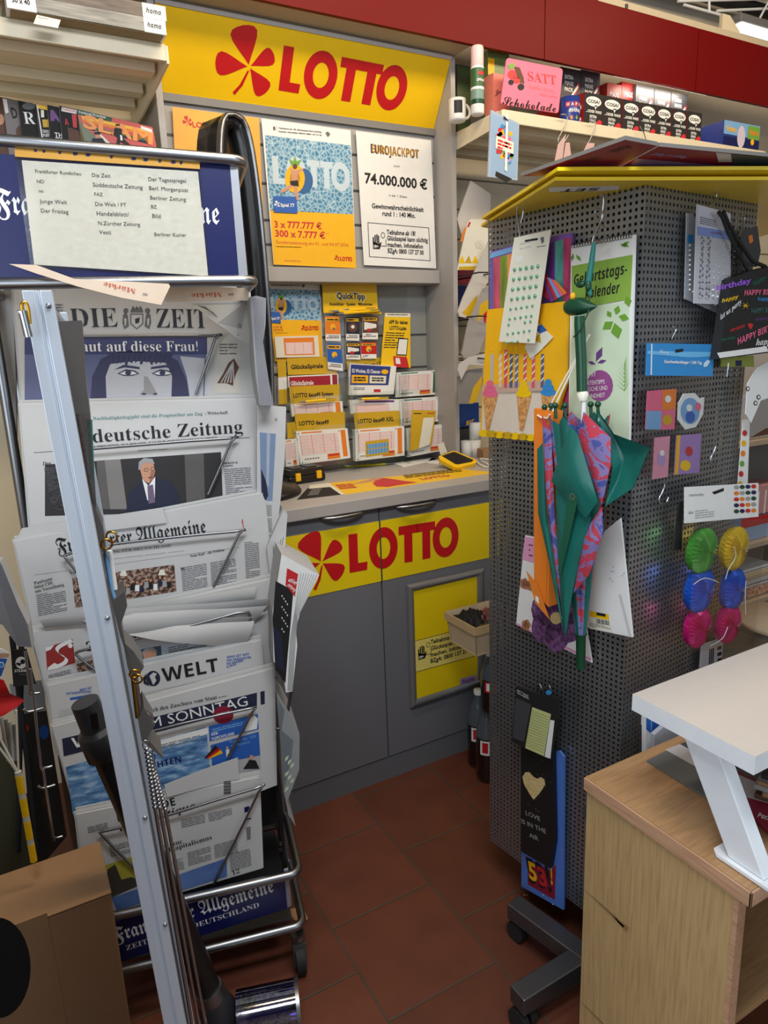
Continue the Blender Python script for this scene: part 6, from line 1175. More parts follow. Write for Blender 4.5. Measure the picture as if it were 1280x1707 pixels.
def zeit(b, fr):
    b.pt(SER, 'DIE', k4(318, 284), k4(525, 280), 33, 'se'); b.pt(SER, 'ZEIT', k4(697, 284), k4(924, 286), 33, 'se')
    x, y = k4(608, 245)
    b.pp(GREYINK, [(x-11, y-9), (x+11, y-9), (x+11, y+8), (x, y+17), (x-11, y+8)], 1); b.pp(PAPER, [(x-9, y-7), (x+9, y-7), (x+9, y+7), (x, y+15), (x-9, y+7)], 2); b.pp(SER, [(x-3, y), (x+5, y-3), (x+4, y+6), (x-2, y+8)], 3); b.pp(GREYINK, [(x-9, y-18), (x+9, y-18), (x+11, y-11), (x-11, y-11)], 1)
    for i in (-1, 0, 1): b.pd(GREYINK, x+6*i, y-19, 2, 2.5, 1, 8)
    for s in (-1, 1):
        b.pp(GREYINK, [(x+s*13, y+12), (x+s*15, y-6), (x+s*19, y-13), (x+s*23, y-6), (x+s*24, y+6), (x+s*21, y+17)], 1); b.pd(GREYINK, x+s*18, y-14, 4.5, 4.5, 1, 10); b.pp(PAPER, [(x+s*17, y), (x+s*21, y-2), (x+s*20, y+12), (x+s*18, y+10)], 2)
    q = kk(k4, (110, 325), (920, 325), (905, 640), (110, 640)); b.pp(mt('zeit_blue', (100, 106, 142), .7), q, 1); b.pp(mt('zeit_navy', (66, 70, 112), .7), kk(k4, (110, 325), (920, 325), (920, 402), (110, 402)), 2)
    b.pp(HAIR, kk(k4, (400, 640), (410, 500), (450, 420), (540, 385), (700, 385), (790, 430), (830, 520), (850, 640)), 2)
    b.pp(FACE, kk(k4, (475, 640), (470, 500), (490, 445), (600, 432), (740, 440), (765, 500), (760, 640)), 3); b.pp(FACE, kk(k4, (800, 410), (910, 420), (900, 640), (850, 640), (830, 500)), 3)
    for i in range(12): b.pp(HAIR, kk(k4, (480+24*i, 395), (506+24*i, 395), (500+22*i, 432+(i*37 % 23)), (490+22*i, 450-(i*29 % 17))), 4)
    for x, s in ((570, 1), (722, -1)):
        b.pp(HAIR, kk(k4, (x-62*s, 470), (x-20*s, 448), (x+50*s, 458), (x+52*s, 468), (x-15*s, 460)), 4); b.pp(HAIR, kk(k4, (x-48, 487), (x-10, 468), (x+30, 474), (x+50, 488), (x+20, 497), (x-20, 498)), 4); b.pp(WHITE, kk(k4, (x-38, 487), (x-8, 475), (x+25, 479), (x+40, 488), (x+15, 493), (x-18, 493)), 5); b.pd(HAIR, *k4(x, 484), 5, 4.2, 6, 12)
    b.pp(LGREY, kk(k4, (640, 500), (655, 500), (690, 560), (700, 580), (620, 580), (640, 560)), 4); b.pd(HAIR, *k4(640, 578), 4, 1.6, 5, 8); b.pd(HAIR, *k4(690, 578), 4, 1.6, 5, 8)
    b.pt(WHITE, 'Schaut auf diese Frau!', k4(260, 390), k4(880, 388), 18, 'se', 7)
    b.pp(mt('zeit_cream', (205, 200, 188), .7), kk(k4, (955, 350), (1068, 350), (1065, 575), (950, 575)), 1); b.pg(GREYINK, k4(975, 355), k4(1055, 355), k4(975, 410), 4, .4, 2, 2)
    b.pp(BROWN, kk(k4, (1040, 420), (1062, 460), (1045, 500), (1035, 542), (1005, 530), (965, 530), (990, 490), (1015, 440)), 2)
    for i in range(5): b.pp(PAPER, kk(k4, (1035, 432), (1038, 434), (985+14*i, 528), (980+14*i, 528)), 3)
    b.pp(RED2, kk(k4, (215, 238), (288, 238), (288, 275), (215, 275)), 1); b.pg(GREYINK, k4(205, 180), k4(280, 178), k4(205, 230), 4, .5, 1, 3)
news('crest titled newspaper with a blue picture of a face, topmost in the rack', [(22, 480), (414, 480), (426, 700), (40, 720)], .20, zeit)
def sz(b, fr):
    b.pt(INK, 'Süddeutsche Zeitung', k4(255, 805), k4(1080, 750), 23, 'se'); b.pt(mt('sz_teal', (70, 130, 130), .7), 'Nachhaltigkeitsgipfel sind die Pragmatiker am Zug', k4(415, 694), k4(900, 672), None, 'se'); b.pt(INK, '› Wirtschaft', k4(912, 671), k4(1013, 666), None, 'se')
    b.pt(INK, 'NEUESTE NACHRICHTEN AUS POLITIK, KULTUR, WIRTSCHAFT UND SPORT', k4(300, 826), k4(965, 776), 3.6, 'se', 1); b.pp(INK, kk(k4, (150, 838), (1110, 770), (1110, 772), (150, 840)), 1)
    q = kk(k4, (200, 892), (982, 836), (992, 1100), (200, 1120)); b.pp(mt('sz_dark', (44, 42, 42), .6), q, 1); b.pp(mt('sz_stone', (128, 124, 120), .6), kk(k4, (465, 872), (535, 868), (565, 1090), (490, 1090)), 2); b.pp(mt('sz_stone2', (92, 88, 86), .6), kk(k4, (820, 848), (905, 842), (912, 1090), (830, 1090)), 2); b.pp(mt('sz_stone2', (92, 88, 86), .6), kk(k4, (430, 875), (465, 872), (490, 1090), (440, 1090)), 2)
    b.pp(DNAVY, kk(k4, (560, 1100), (575, 1010), (635, 960), (690, 950), (765, 968), (795, 1030), (800, 1100)), 3); b.pp(WHITE, kk(k4, (632, 955), (660, 985), (690, 945), (688, 1050), (655, 1050)), 4); b.pp(mt('sz_tie', (110, 95, 120), .6), kk(k4, (655, 985), (680, 980), (690, 1060), (660, 1065)), 5)
    b.pp(SKIN, kk(k4, (618, 895), (640, 875), (680, 880), (690, 920), (682, 955), (660, 975), (635, 958)), 5); b.pp(LGREY, kk(k4, (615, 915), (617, 880), (640, 862), (678, 866), (688, 890), (660, 880), (632, 888), (622, 915)), 6); b.ring(INK, *fr.L(*k4(650, 915)), .0048, .004, .0009, 6, 14); b.ring(INK, *fr.L(*k4(679, 911)), .0048, .004, .0009, 6, 14); b.pp(mt('face_shade', (165, 112, 88), .6), kk(k4, (672, 920), (688, 918), (683, 952), (668, 968), (664, 950)), 5.5); b.pp(BROWN, kk(k4, (658, 948), (680, 944), (678, 949), (660, 953)), 6)
    b.pt(INK, 'Das', k4(190, 895), k4(228, 892), 6, 'si'); cols(b, k4, (195, 908), (285, 902), (235, 1100), 1, 22); b.pt(INK, 'Rücktritt in', k4(992, 890), k4(1056, 886), 4, 'se'); b.pt(INK, 'London', k4(992, 902), k4(1035, 899), 4, 'se'); cols(b, k4, (995, 912), (1130, 903), (1010, 1100), 1, 22)
    b.pg(GREYINK, k4(615, 828), k4(745, 822), k4(615, 834), 1)
news('newspaper with a photo of a grey-haired man in a suit, second from top', [(33, 675), (429, 666), (443, 880), (52, 900)], .17, sz)
def faz(b, fr):
    b.pt(INK, 'Frankfurter Allgemeine', k7(228, 148), k7(815, 66), 24, 'fr'); b.pt(GREYINK, 'ZEITUNG FÜR DEUTSCHLAND', k7(385, 153), k7(675, 122), 5, 'se'); b.pg(LGREY, k7(300, 185), k7(735, 135), k7(300, 190), 1); b.pp(LGREY, kk(k7, (135, 232), (950, 122), (950, 124), (135, 234)), 1)
    b.pp(CROWD, kk(k7, (285, 245), (688, 192), (697, 298), (298, 362)), 1)
    for x, y in ((488, 225), (640, 222)): b.pp(CREAMP, kk(k7, (x-15, y+12), (x-8, y-10), (x+8, y-10), (x+15, y+12)), 2)
    for i in range(12): x = 470+18*i; y = 300-3*i-(i*13 % 20); b.pd(SKIN, *k7(x, y-14), 1.9, 2.4, 3, 8); b.pp((WHITE, DNAVY, LGREY, INK)[i % 4], kk(k7, (x-9, y+22), (x-7, y-4), (x+7, y-4), (x+9, y+20)), 2)
    for s, a, c in (('Pantisano', (137, 272), (208, 252)), ('bittet CDU', (138, 288), (214, 268)), ('um Verzeihung', (141, 304), (254, 276))): b.pt(INK, s, k7(*a), k7(*c), 5.5, 'se')
    cols(b, k7, (143, 312), (275, 285), (152, 400), 1, 12); b.pt(INK, 'Neuer Kopf – alte Probleme', k7(752, 163), k7(887, 138), 4.6, 'se'); cols(b, k7, (715, 205), (945, 165), (722, 300), 2, 14); b.pt(INK, 'N', k7(714, 218), k7(732, 214), 6, 'se'); b.pt(INK, 'Vo', k7(276, 232), k7(300, 228), 6, 'se')
    b.pt(RED2, 'f', k7(958, 45), k7(968, 42), 12, 'bi'); cols(b, k7, (965, 105), (1030, 98), (972, 250), 1, 20)
t, fr = news('newspaper with blackletter title and a crowd photo, third from the top', [(24, 903), (438, 822), (452, 968), (60, 1070)], .14, faz)
b = B(fr); b.warp = lambda x, y, z: (x, y, z+.012*math.sin(max(0, min(1, (x-.05)/.36))*math.pi)); b.ps(PAPER, kk(k7, (85, 50), (1000, -95), (1040, -85), (1035, -20), (700, 30), (250, 20))[:1]+kk(k7, (640, -35), (660, 25), (60, 105)), .0006, 14, 4, z=-.004); part(t, 'curled_page', b)
def ts(b, fr):
    b.pp(mt('square_red', (150, 45, 42), .6), kk(k7, (180, 520), (287, 487), (298, 580), (187, 612)), 1); P = curve(kk(k7, (285, 492), (240, 512), (225, 530), (240, 548), (262, 560), (255, 580), (215, 600)), 4)
    b.add(WHITE, [b.fr.L(x+dx, y+dy)+(.0014,) for x, y in P for dx, dy in ((-2.6, -2.2), (2.6, 2.2))], [(2*i, 2*i+1, 2*i+3, 2*i+2) for i in range(len(P)-1)]); b.pp(WHITE, kk(k7, (187, 612), (190, 598), (215, 580), (240, 590), (225, 602)), 2); b.pp(WHITE, kk(k7, (180, 520), (215, 510), (200, 528), (182, 535)), 2); b.pd(WHITE, *k7(278, 512), 4, 4, 2)
    b.pt(INK, '2', k7(345, 535), k7(372, 530), 16, 'se'); b.pg(GREYINK, k7(190, 630), k7(280, 605), k7(195, 655), 4, .5, 1, 3); b.pp(CROWD, kk(k7, (302, 585), (400, 560), (410, 620), (310, 636)), 1)
    b.pt(INK, 'Berliner', k7(440, 500), k7(640, 460), 12, 'se'); b.pp(mt('cool_photo', (70, 90, 110), .6), kk(k7, (548, 528), (636, 512), (640, 566), (552, 585)), 1); b.pp(SKIN, kk(k7, (562, 540), (590, 524), (618, 530), (618, 560), (595, 574), (572, 568)), 2); b.pp(LGREY, kk(k7, (560, 542), (575, 522), (605, 518), (620, 532), (595, 530)), 3); b.pp(DNAVY, kk(k7, (555, 585), (570, 566), (640, 555), (640, 566)), 3)
    cols(b, k7, (665, 520), (790, 495), (668, 560), 1, 5); b.pp(DNAVY, kk(k7, (805, 508), (850, 500), (850, 522), (806, 528)), 1); b.pp(mt('ts_blue', (196, 205, 215), .7), kk(k7, (515, 530), (900, 465), (905, 560), (520, 610)), .5)
t, fr = news('newspaper with red S emblem and loose bulging pages, fourth from the top', [(51, 1055), (450, 966), (458, 1130), (90, 1200)], .11, ts)
for i, (TL, TR, BR, BL) in enumerate((((420, 440), (1000, 400), (965, 520), (600, 470)), ((330, 405), (1002, 385), (990, 440), (495, 455)), ((330, 385), (1050, 345), (1000, 420), (495, 430)), ((320, 370), (1058, 318), (1045, 375), (480, 405)), ((300, 385), (1000, 330), (1005, 372), (470, 400)), ((160, 405), (1010, 275), (1000, 345), (180, 440)))):
    b = B(fr); q = kk(k7, TL, TR, BR, BL); ys = [b.fr.L(*p)[1] for p in q]; lo, hi = min(ys), max(ys)
    b.warp = (lambda lo, hi, i: lambda x, y, z: (x, y, z+.004+(.026-.003*i)*math.sin(math.pi*max(0, min(1, (y-lo)/(hi-lo)))*.8)+.002*math.sin(x*30+i)))(lo, hi, i)
    b.ps((PAPER, PAPER2)[i % 2], q, .001, 18, 8); part(t, 'bulging_page', b)
def welt(b, fr):
    b.pt(INK, 'WELT', k7(645, 655), k7(865, 612), 22, 'sb'); b.pd(DNAVY, *k7(605, 642), 12, 13, 1); b.pp(PAPER, kk(k7, (590, 632), (605, 618), (620, 622), (612, 636), (618, 650), (605, 668), (598, 650)), 2); b.pp(INK, kk(k7, (565, 640), (580, 620), (575, 650), (590, 672), (568, 662)), 2)
    for i, s in enumerate(('WAS IST MIT', 'DEN FÄHIGKEITEN', 'DES GEHIRNS', 'ZU TUN HAT')): b.pt(BLUE, s, k7(896, 562+13*i), k7((985, 992, 960, 935)[i], 549+13*i), 3.6, 'sb')
    for i, s in enumerate(('WAS IST', 'INTEGRATIONS-', 'KURSEN')): b.pt(BLUE, s, k7((315, 262, 315)[i], 692+14*i), k7(364, 682+14*i), 3.6, 'sb')
    b.pp(BLUE, kk(k7, (277, 718), (364, 704), (364, 714), (277, 728)), 1); b.pt(INK, 'D', k7(398, 705), k7(430, 698), 20, 'b')
    for i in range(4): b.pp(PAPER2, kk(k7, (230, 770+8*i), (1040, 600+9*i), (1040, 602+9*i), (230, 772+8*i)), 1)
news('newspaper with heavy black title and a small globe, fifth from the top', [(80, 1143), (433, 1068), (440, 1170), (95, 1260)], .085, welt)
def wams(b, fr):
    b.pp(mt('wams_navy', (32, 36, 62), .6), kk(k7, (245, 880), (1015, 698), (1015, 752), (252, 950)), 1); b.pt(WHITE, 'WELT', k7(290, 918), k7(480, 872), 17, 'sb'); b.pt(WHITE, 'AM SONNTAG', k7(545, 850), k7(980, 748), 17, '')
    b.pt(INK, 'sich den Zuschuss vom Staat', k7(590, 776), k7(858, 722), 7, 'se'); b.pg(GREYINK, k7(862, 716), k7(912, 706), k7(862, 722), 1)
    b.pp(SEA, kk(k7, (260, 992), (815, 832), (838, 1100), (290, 1190)), 1); b.pp(WHITE, kk(k7, (560, 905), (820, 835), (822, 860), (562, 935)), 1.5)
    b.pg(GREYINK, k7(630, 905), k7(790, 865), k7(632, 925), 3, .5, 2, 4); b.pt(NAVY, 'S', k9(388, 219), k9(412, 215), 8, 'sb'); b.pt(NAVY, 'ICHTEN', k9(585, 198), k9(717, 165), 10, 'sb')
    b.pd(DRED, *k7(882, 785), 17, 15, 3); b.ring; b.pt(WHITE, 'ZEITUNG', k7(858, 790), k7(906, 778), 4, 'b', 4)
    b.pp(BLUE, kk(k7, (825, 830), (1018, 782), (1022, 842), (828, 890)), 2); b.pt(WHITE, 'DER', k7(836, 868), k7(862, 862), 4.6, 'sb', 3); b.pt(WHITE, 'FURCHTLOSE', k7(838, 886), k7(926, 864), 4.6, 'sb', 3); b.pg(LBLUE, k7(838, 842), k7(960, 812), k7(838, 858), 2, .5, 3, 4)
    b.pp(WHITE, kk(k7, (965, 852), (985, 800), (1005, 785), (1018, 800), (1015, 840)), 4); b.pd(SKIN, *k7(988, 788), 3.5, 4.5, 4, 10)
    b.pp(BLUE, kk(k7, (832, 905), (1022, 852), (1028, 945), (838, 985)), 2); b.pp(INK, kk(k7, (806, 958), (850, 905), (862, 915), (815, 955)), 4); b.pp(RED, kk(k7, (815, 955), (862, 912), (872, 925), (822, 957)), 4); b.pp(YELO, kk(k7, (822, 957), (872, 922), (880, 936), (830, 957)), 4); b.pd(SKIN, *k7(898, 915), 2.2, 2.8, 4, 8); b.pp(WHITE, kk(k7, (892, 922), (905, 920), (908, 950), (894, 952)), 4); b.pt(LBLUE, 'Wo ist die AfD', k7(905, 898), k7(1012, 874), 5, 'se', 3); b.pt(LBLUE, 'erfolgreich?', k7(912, 912), k7(990, 896), 5, 'se', 3)
    b.pp(PAPER2, kk(k7, (940, 960), (1028, 940), (1030, 1000), (945, 1010)), 2); b.pp(INK, kk(k7, (960, 1000), (985, 962), (1010, 965), (1025, 998)), 3); b.pd(SKIN, *k7(993, 952), 3.5, 4.2, 4, 8)
    b.pp(mt('wams_navy', (32, 36, 62), .6), kk(k7, (1028, 695), (1045, 690), (1046, 742), (1030, 746)), 1)
news('Sunday newspaper with dark navy title band and a sea picture, sixth from the top', [(87, 1212), (455, 1115), (458, 1310), (150, 1430)], .058, wams)
def monde(b, fr):
    b.pt(INK, 'LE MONDE', k9(468, 402), k9(695, 335), 13, 'sb'); b.pt(INK, 'diplomatique', k9(475, 440), k9(772, 348), 12, 'si')
    for i in range(9): b.pp(INK, kk(k9, (884, 243+6*i), (912, 240+6*i), (912, 243+6*i+(i % 2)), (884, 246+6*i+(i % 2))), 1)
    b.pt(INK, 'Der neue', k9(625, 515), k9(720, 487), 8, 'se'); b.pt(INK, 'Digitalkapitalismus', k9(590, 545), k9(838, 470), 8, 'se')
    cols(b, k9, (740, 525), (950, 465), (745, 580), 2, 9); cols(b, k9, (905, 530), (1000, 505), (912, 600), 1, 12); cols(b, k9, (715, 395), (930, 345), (718, 430), 2, 5); cols(b, k9, (680, 555), (728, 545), (688, 600), 1, 8); b.pg(GREYINK, k9(345, 425), k9(425, 405), k9(350, 450), 4, .5, 1, 3); cols(b, k9, (430, 500), (550, 470), (440, 545), 1, 6)
    b.pp(mt('monde_yellow', (176, 168, 60), .6), kk(k9, (412, 575), (560, 528), (585, 640), (430, 705)), 1); b.pp(mt('monde_dark', (62, 58, 50), .6), kk(k9, (415, 690), (425, 590), (455, 570), (480, 630), (520, 620), (580, 640), (430, 705)), 2)
    b.pp(ramp_mat('monde_blue', 'noise', 8, [(.3, (70, 100, 160)), (.7, (110, 140, 195))], .6), kk(k9, (440, 702), (895, 545), (897, 618), (462, 752)), 1.5); b.pt(INK, '12', k9(918, 612), k9(948, 602), 7, 'se'); b.pp(mt('monde_img', (120, 120, 118), .6), kk(k9, (972, 425), (990, 420), (990, 470), (976, 476)), 1); b.pp(NAVY, kk(k9, (965, 345), (985, 340), (985, 360), (966, 366)), 1); b.pp(NAVY, kk(k9, (968, 392), (992, 386), (992, 391), (968, 397)), 1)
t, fr = news('monthly newspaper with barcode and a blue strip picture, lowest in the rack', [k9(300, 375), k9(1020, 228), k9(1032, 588), k9(350, 790)], .03, monde)
b = B(fr); b.warp = lambda x, y, z: (x, y, z+.006*math.sin(x*14)+.004); b.ps(PAPER, kk(k9, (650, 250), (940, 150), (945, 235), (660, 300)), .0008, 12, 3); part(t, 'curled_page', b)

# wires holding the papers
for i, (pts, d) in enumerate((([(120, 662), (100, 563), (140, 561), (352, 560), (358, 566), (326, 658)], .185), ([(120, 835), (98, 752), (155, 748), (378, 731), (384, 738), (347, 824)], .155), ([(130, 955), (111, 932), (113, 924), (180, 908), (391, 886), (397, 892), (356, 978)], .125), ([(160, 1118), (131, 1095), (134, 1085), (215, 1068), (330, 1040), (415, 1020), (404, 1060)], .09), ([(250, 1270), (232, 1238), (250, 1220), (412, 1182), (420, 1188), (380, 1262)], .045), ([(232, 1455), (172, 1394), (176, 1385), (250, 1368), (424, 1315), (430, 1322), (356, 1474)], .018))):
    q = curve(pts, 3); P = [rl(hit(*p, RO+RW*d, n0)) for p in q]; part(rack, 'wire_pocket', B().tube(STEEL, P, .0032, 8))
# salmon sheets poking out under the upper sign
def salm(label, pts, txt, d):
    fr = fpx(RO+RW*d, n0, *k4(*pts[0])); b = B(fr); b.ppr(SALMON, kk(k4, *pts), .0015); b.pt(mt('salmon_red', (190, 85, 60), .6), 'Märkte', k4(*txt[0]), k4(*txt[1]), 8, 'se', 4); b.pt(GREYINK, '40', k4(*txt[2]), k4(*txt[3]), 4, 'se', 4)
    one('newspaper', label, 'newspaper', b, fr, 'salmon newspaper sheets under the sign')
salm('salmon newspaper sheet lettered upside down, sloping left of the rail joint', [(40, 0), (160, 4), (330, 66), (750, 88), (756, 100), (716, 182), (540, 150), (345, 100), (160, 42)], ((604, 112), (462, 80), (658, 133), (636, 128)), -.034)
salm('salmon newspaper sheet lettered upside down, lying level right of the rail joint', [(760, 92), (1100, 108), (1108, 152), (1100, 162), (736, 170), (730, 150)], ((985, 126), (850, 132), (1040, 130), (1015, 131)), .05)
fr = fpx(RO+RW*.17, n0, *k4(850, 180)); b = B(fr); b.warp = lambda x, y, z: (x, y, z+.02*math.sin(max(0, min(1, x/.1))*math.pi))
b.ppr(PAPER2, kk(k4, (850, 175), (1090, 170), (1098, 230), (1080, 285), (1064, 335), (960, 268)), .002); b.pp(PAPER, kk(k4, (955, 262), (1062, 335), (1110, 360), (1105, 180), (1095, 180), (1075, 290)), 2)
for i in range(6): b.pp(GREYINK, kk(k4, (880+6*i, 185+i), (1075-3*i, 272+9*i), (1074-3*i, 275+9*i), (880+6*i, 188+i)), 3)
one('loose_page', 'curled grey page corner drooping over the crest title newspaper', 'page', b, fr)
fr = fpx(RO+RW*.24, n0, *k4(0, 250)); b = B(fr); b.ppr(PAPER, kk(k4, (-60, 115), (55, 118), (70, 500), (75, 880), (60, 888), (-10, 500)), .01); one('newspaper', 'blank folded newspaper sticking out left of the aluminium frame', 'newspaper', b, fr)
fr = fpx(RO+RW*.215, n0, *k4(0, 60)); b = B(fr); b.ppr(PAPER2, kk(k4, (-60, -20), (250, 0), (320, 100), (-60, 112)), .004); b.pt(RED2, 'H', k4(95, 48), k4(140, 40), 16, 'se'); b.pg(GREYINK, k4(20, 78), k4(110, 70), k4(20, 100), 4); b.pp(INK, kk(k4, (220, 96), (322, 96), (322, 103), (220, 103)), 1); one('newspaper', 'grey newspaper with red initial tucked behind the salmon sheets', 'newspaper', b, fr)
# papers hung on the right side of the rack, seen edge-on
SG = 'newspapers on the side of the rack'
def edgeon(label, k, pts, d, dep, paint=None, base=PAPER):
    fr = fpx(RO+RW*d, n0, *k(*pts[0])); b = B(fr); b.ppr(base, kk(k, *pts), dep, PAPER2)
    if paint: paint(b)
    one('newspaper', label, 'newspaper', b, fr, SG)
def lines(k, A, Bq, n, m=GREYINK):
    def f(b):
        for i in range(n):
            s = (i+.5)/n; P = [(a[0]+(c[0]-a[0])*s, a[1]+(c[1]-a[1])*s) for a, c in zip(A, Bq)]
            for j in range(len(P)-1): b.pp(m, kk(k, P[j], (P[j][0]+3, P[j][1]), (P[j+1][0]+3, P[j+1][1]), P[j+1]), 1)
    return f
edgeon('grey bundle of newspapers seen edge-on at the upper right of the rack', kp, [(70, 150), (115, 140), (185, 158), (182, 340), (165, 470), (200, 720), (240, 920), (140, 920), (110, 700), (95, 480)], .10, .2, lines(kp, [(90, 160), (105, 480), (140, 915)], [(180, 165), (165, 480), (236, 915)], 8), mt('edge_grey', (150, 150, 156), .8))
def pg3(b): b.pp(mt('page_blue', (120, 140, 170), .6), kk(kp, (140, 1112), (255, 1122), (230, 1598), (190, 1598), (150, 1560)), 1); b.pp(mt('page_blue_light', (165, 175, 188), .6), kk(kp, (190, 1118), (215, 1120), (205, 1500), (185, 1480)), 2); b.pp(DNAVY, kk(kp, (150, 1370), (185, 1460), (200, 1560), (180, 1598), (155, 1540)), 3); b.pt(INK, '3', kp(248, 1030), kp(262, 1030), 4, 'se'); b.pg(LGREY, kp(140, 1022), kp(240, 1032), kp(140, 1028), 1); cols(b, kp, (160, 1620), (235, 1618), (165, 1900), 1, 24)
edgeon('white page with a blue photo, right of the page showing a suited man', kp, [(120, 915), (328, 932), (318, 1300), (275, 1720), (230, 1960), (120, 1900)], .15, .012, pg3)
edgeon('folded white newspaper edge hanging below the blue photo page', kq, [(75, 160), (160, -30), (180, -10), (170, 140), (150, 260), (118, 330), (160, 455), (135, 460), (95, 340)], .13, .2, lines(kq, [(100, 160), (108, 340), (140, 455)], [(165, 100), (118, 320), (156, 452)], 5))
def taz(b): b.pp(INK, kk(kq, (120, 330), (210, 380), (195, 560), (180, 720), (170, 850), (118, 780), (105, 520)), 1); b.pp(RED2, kk(kq, (178, 265), (234, 295), (218, 410), (170, 350)), 2); b.pt(WHITE, 'die', kq(182, 330), kq(222, 350), 6, 'bi', 3); b.pt(WHITE, 'zeitung', kq(178, 352), kq(216, 385), 5, 'bi', 3); b.pp(DNAVY, kk(kq, (110, 560), (150, 600), (165, 790), (120, 760)), 2); [b.pp(LGREEN, kk(kq, (150+9*(i % 4), 400+14*i), (156+9*(i % 4), 404+14*i), (154+9*(i % 4), 412+14*i), (149+9*(i % 4), 408+14*i)), 3) for i in range(14)]; lines(kq, [(240, 290), (215, 480), (190, 640), (178, 890)], [(335, 300), (230, 520), (222, 620), (205, 890)], 7, LGREY)(b)
edgeon('newspaper with red title block and dark cover curving out at the right of the rack', kq, [(150, 195), (230, 240), (342, 300), (300, 380), (245, 490), (222, 570), (230, 660), (205, 892), (172, 898), (160, 800), (110, 740), (105, 480), (130, 330)], .02, .16, taz, WHITE)
def dk(b): b.pp(mt('page_slate', (110, 118, 122), .7), kk(kq, (135, 930), (165, 990), (150, 1090), (210, 1140), (200, 1230), (160, 1400), (150, 1250)), 1); [b.pp(LGREEN, kk(kq, (168+14*(i % 3), 1230+26*i-8*(i % 3)), (186+14*(i % 3), 1215+26*i-8*(i % 3)), (184+14*(i % 3), 1232+26*i-8*(i % 3)), (168+14*(i % 3), 1248+26*i-8*(i % 3))), 2) for i in range(7)]
edgeon('grey folded newspaper with bent edge lowest at the right of the rack', kq, [(130, 920), (195, 1010), (232, 1085), (242, 1110), (240, 1290), (180, 1450), (222, 1578), (185, 1520), (170, 1440), (160, 1400), (150, 1180)], .03, .14, dk, mt('paper_dim', (150, 152, 152), .8))
part(rack, 'side_wire', B().tube(DSTEEL, [rl(rhit(*kq(*p), .04)) for p in ((200, 880), (170, 1060), (150, 1085), (120, 1080))], .004, 6))
edgeon('bundle of curved grey newspapers seen edge-on at the far left of the rack', K(0, 860, .4219), [(-40, 180), (0, 180), (60, 330), (110, 430), (125, 520), (70, 515), (10, 430), (-40, 420)], .02, .03, lines(k7, [(-20, 200), (10, 330), (70, 510)], [(5, 190), (100, 420), (122, 515)], 7), mt('edge_grey2', (118, 118, 122), .8))

# ================================================================ leaning aluminium display frame with hanging jewellery
Ya = .80
pT, pB = ony(61, 484, Ya), ony(279, 1640, Ya); d = (pT-pB).normalized(); pF = pB+d*(-pB.z/d.z)
t = thing('jewellery_display_board', 'leaning aluminium framed board seen edge-on in front of the newspaper rack', 'display board', At(pF.x, pF.y, 0))
vd = Vector((.128, .99, 0)).normalized(); sd = Vector((vd.y, -vd.x, 0))
def bar(root, name, m, p, q, a, c, w, dd, lab=None, inset=0):
    """profile bar from p to q with half width w along a and depth 0..dd along c"""
    vs = []
    for e in (p, q):
        for x, y in ((-w, 0), (-.2*w, 0), (-.1*w, .003), (.1*w, .003), (.2*w, 0), (w, 0), (w, dd), (-w, dd)): vs.append(Vector(e)+a*x+c*y)
    return part(root, name, B().add(m, vs, [tuple(range(7, -1, -1)), tuple(range(8, 16))]+[(i, (i+1) % 8, 8+(i+1) % 8, 8+i) for i in range(8)]), lab, .0006)
L0 = Vector((0, 0, 0)); L1 = pT-pF; DEP = .36
bar(t, 'frame_profile', ALU, L0, L1, sd, vd, .0135, .022); bar(t, 'frame_profile', ALU, L0+vd*DEP, L1+vd*DEP, sd, vd, .0135, .022)
b = B(); o = sd*.004
vs = [L0+vd*.02, L1+vd*.02, L1+vd*DEP, L0+vd*DEP]; b.add(DGREY, [v-o for v in vs]+[v+o for v in vs], [(0, 1, 2, 3), (7, 6, 5, 4), (0, 4, 5, 1), (1, 5, 6, 2), (2, 6, 7, 3), (3, 7, 4, 0)]); part(t, 'board', b)
e = L1-d*.012; bar(t, 'frame_profile', ALU, e+vd*.022, e+vd*DEP, d, sd, .0, .0) if False else part(t, 'frame_profile', B().tube(ALU, [e+vd*.02, e+vd*DEP], .010, 4))
def fa(px, py): return hit(px, py, (0, Ya-.012, 0), Vector((0, -1, 0)))-pF
b = B().tube(CHROME, [fa(*p) for p in curve([(44, 560), (36, 524), (31, 522)], 3)], .003, 6).tube(CHROME, [fa(48, 562), fa(37, 518)], .0042, 6); part(t, 'clip', b, 'chrome clip'); part(t, 'hook', B().tube(GOLD, [fa(*p) for p in curve([(38, 520), (36, 508), (42, 504), (47, 514), (50, 540)], 4)], .0018, 6), 'brass hook')
for y in (510, 1030, 1363, 1541): x = 64+(y-484)*.1885; p = hit(x+12, y, (0, Ya-.0008, 0), Vector((0, -1, 0)))-pF; part(t, 'rivet', B().sph(STEEL, p, .003, 10, 6))
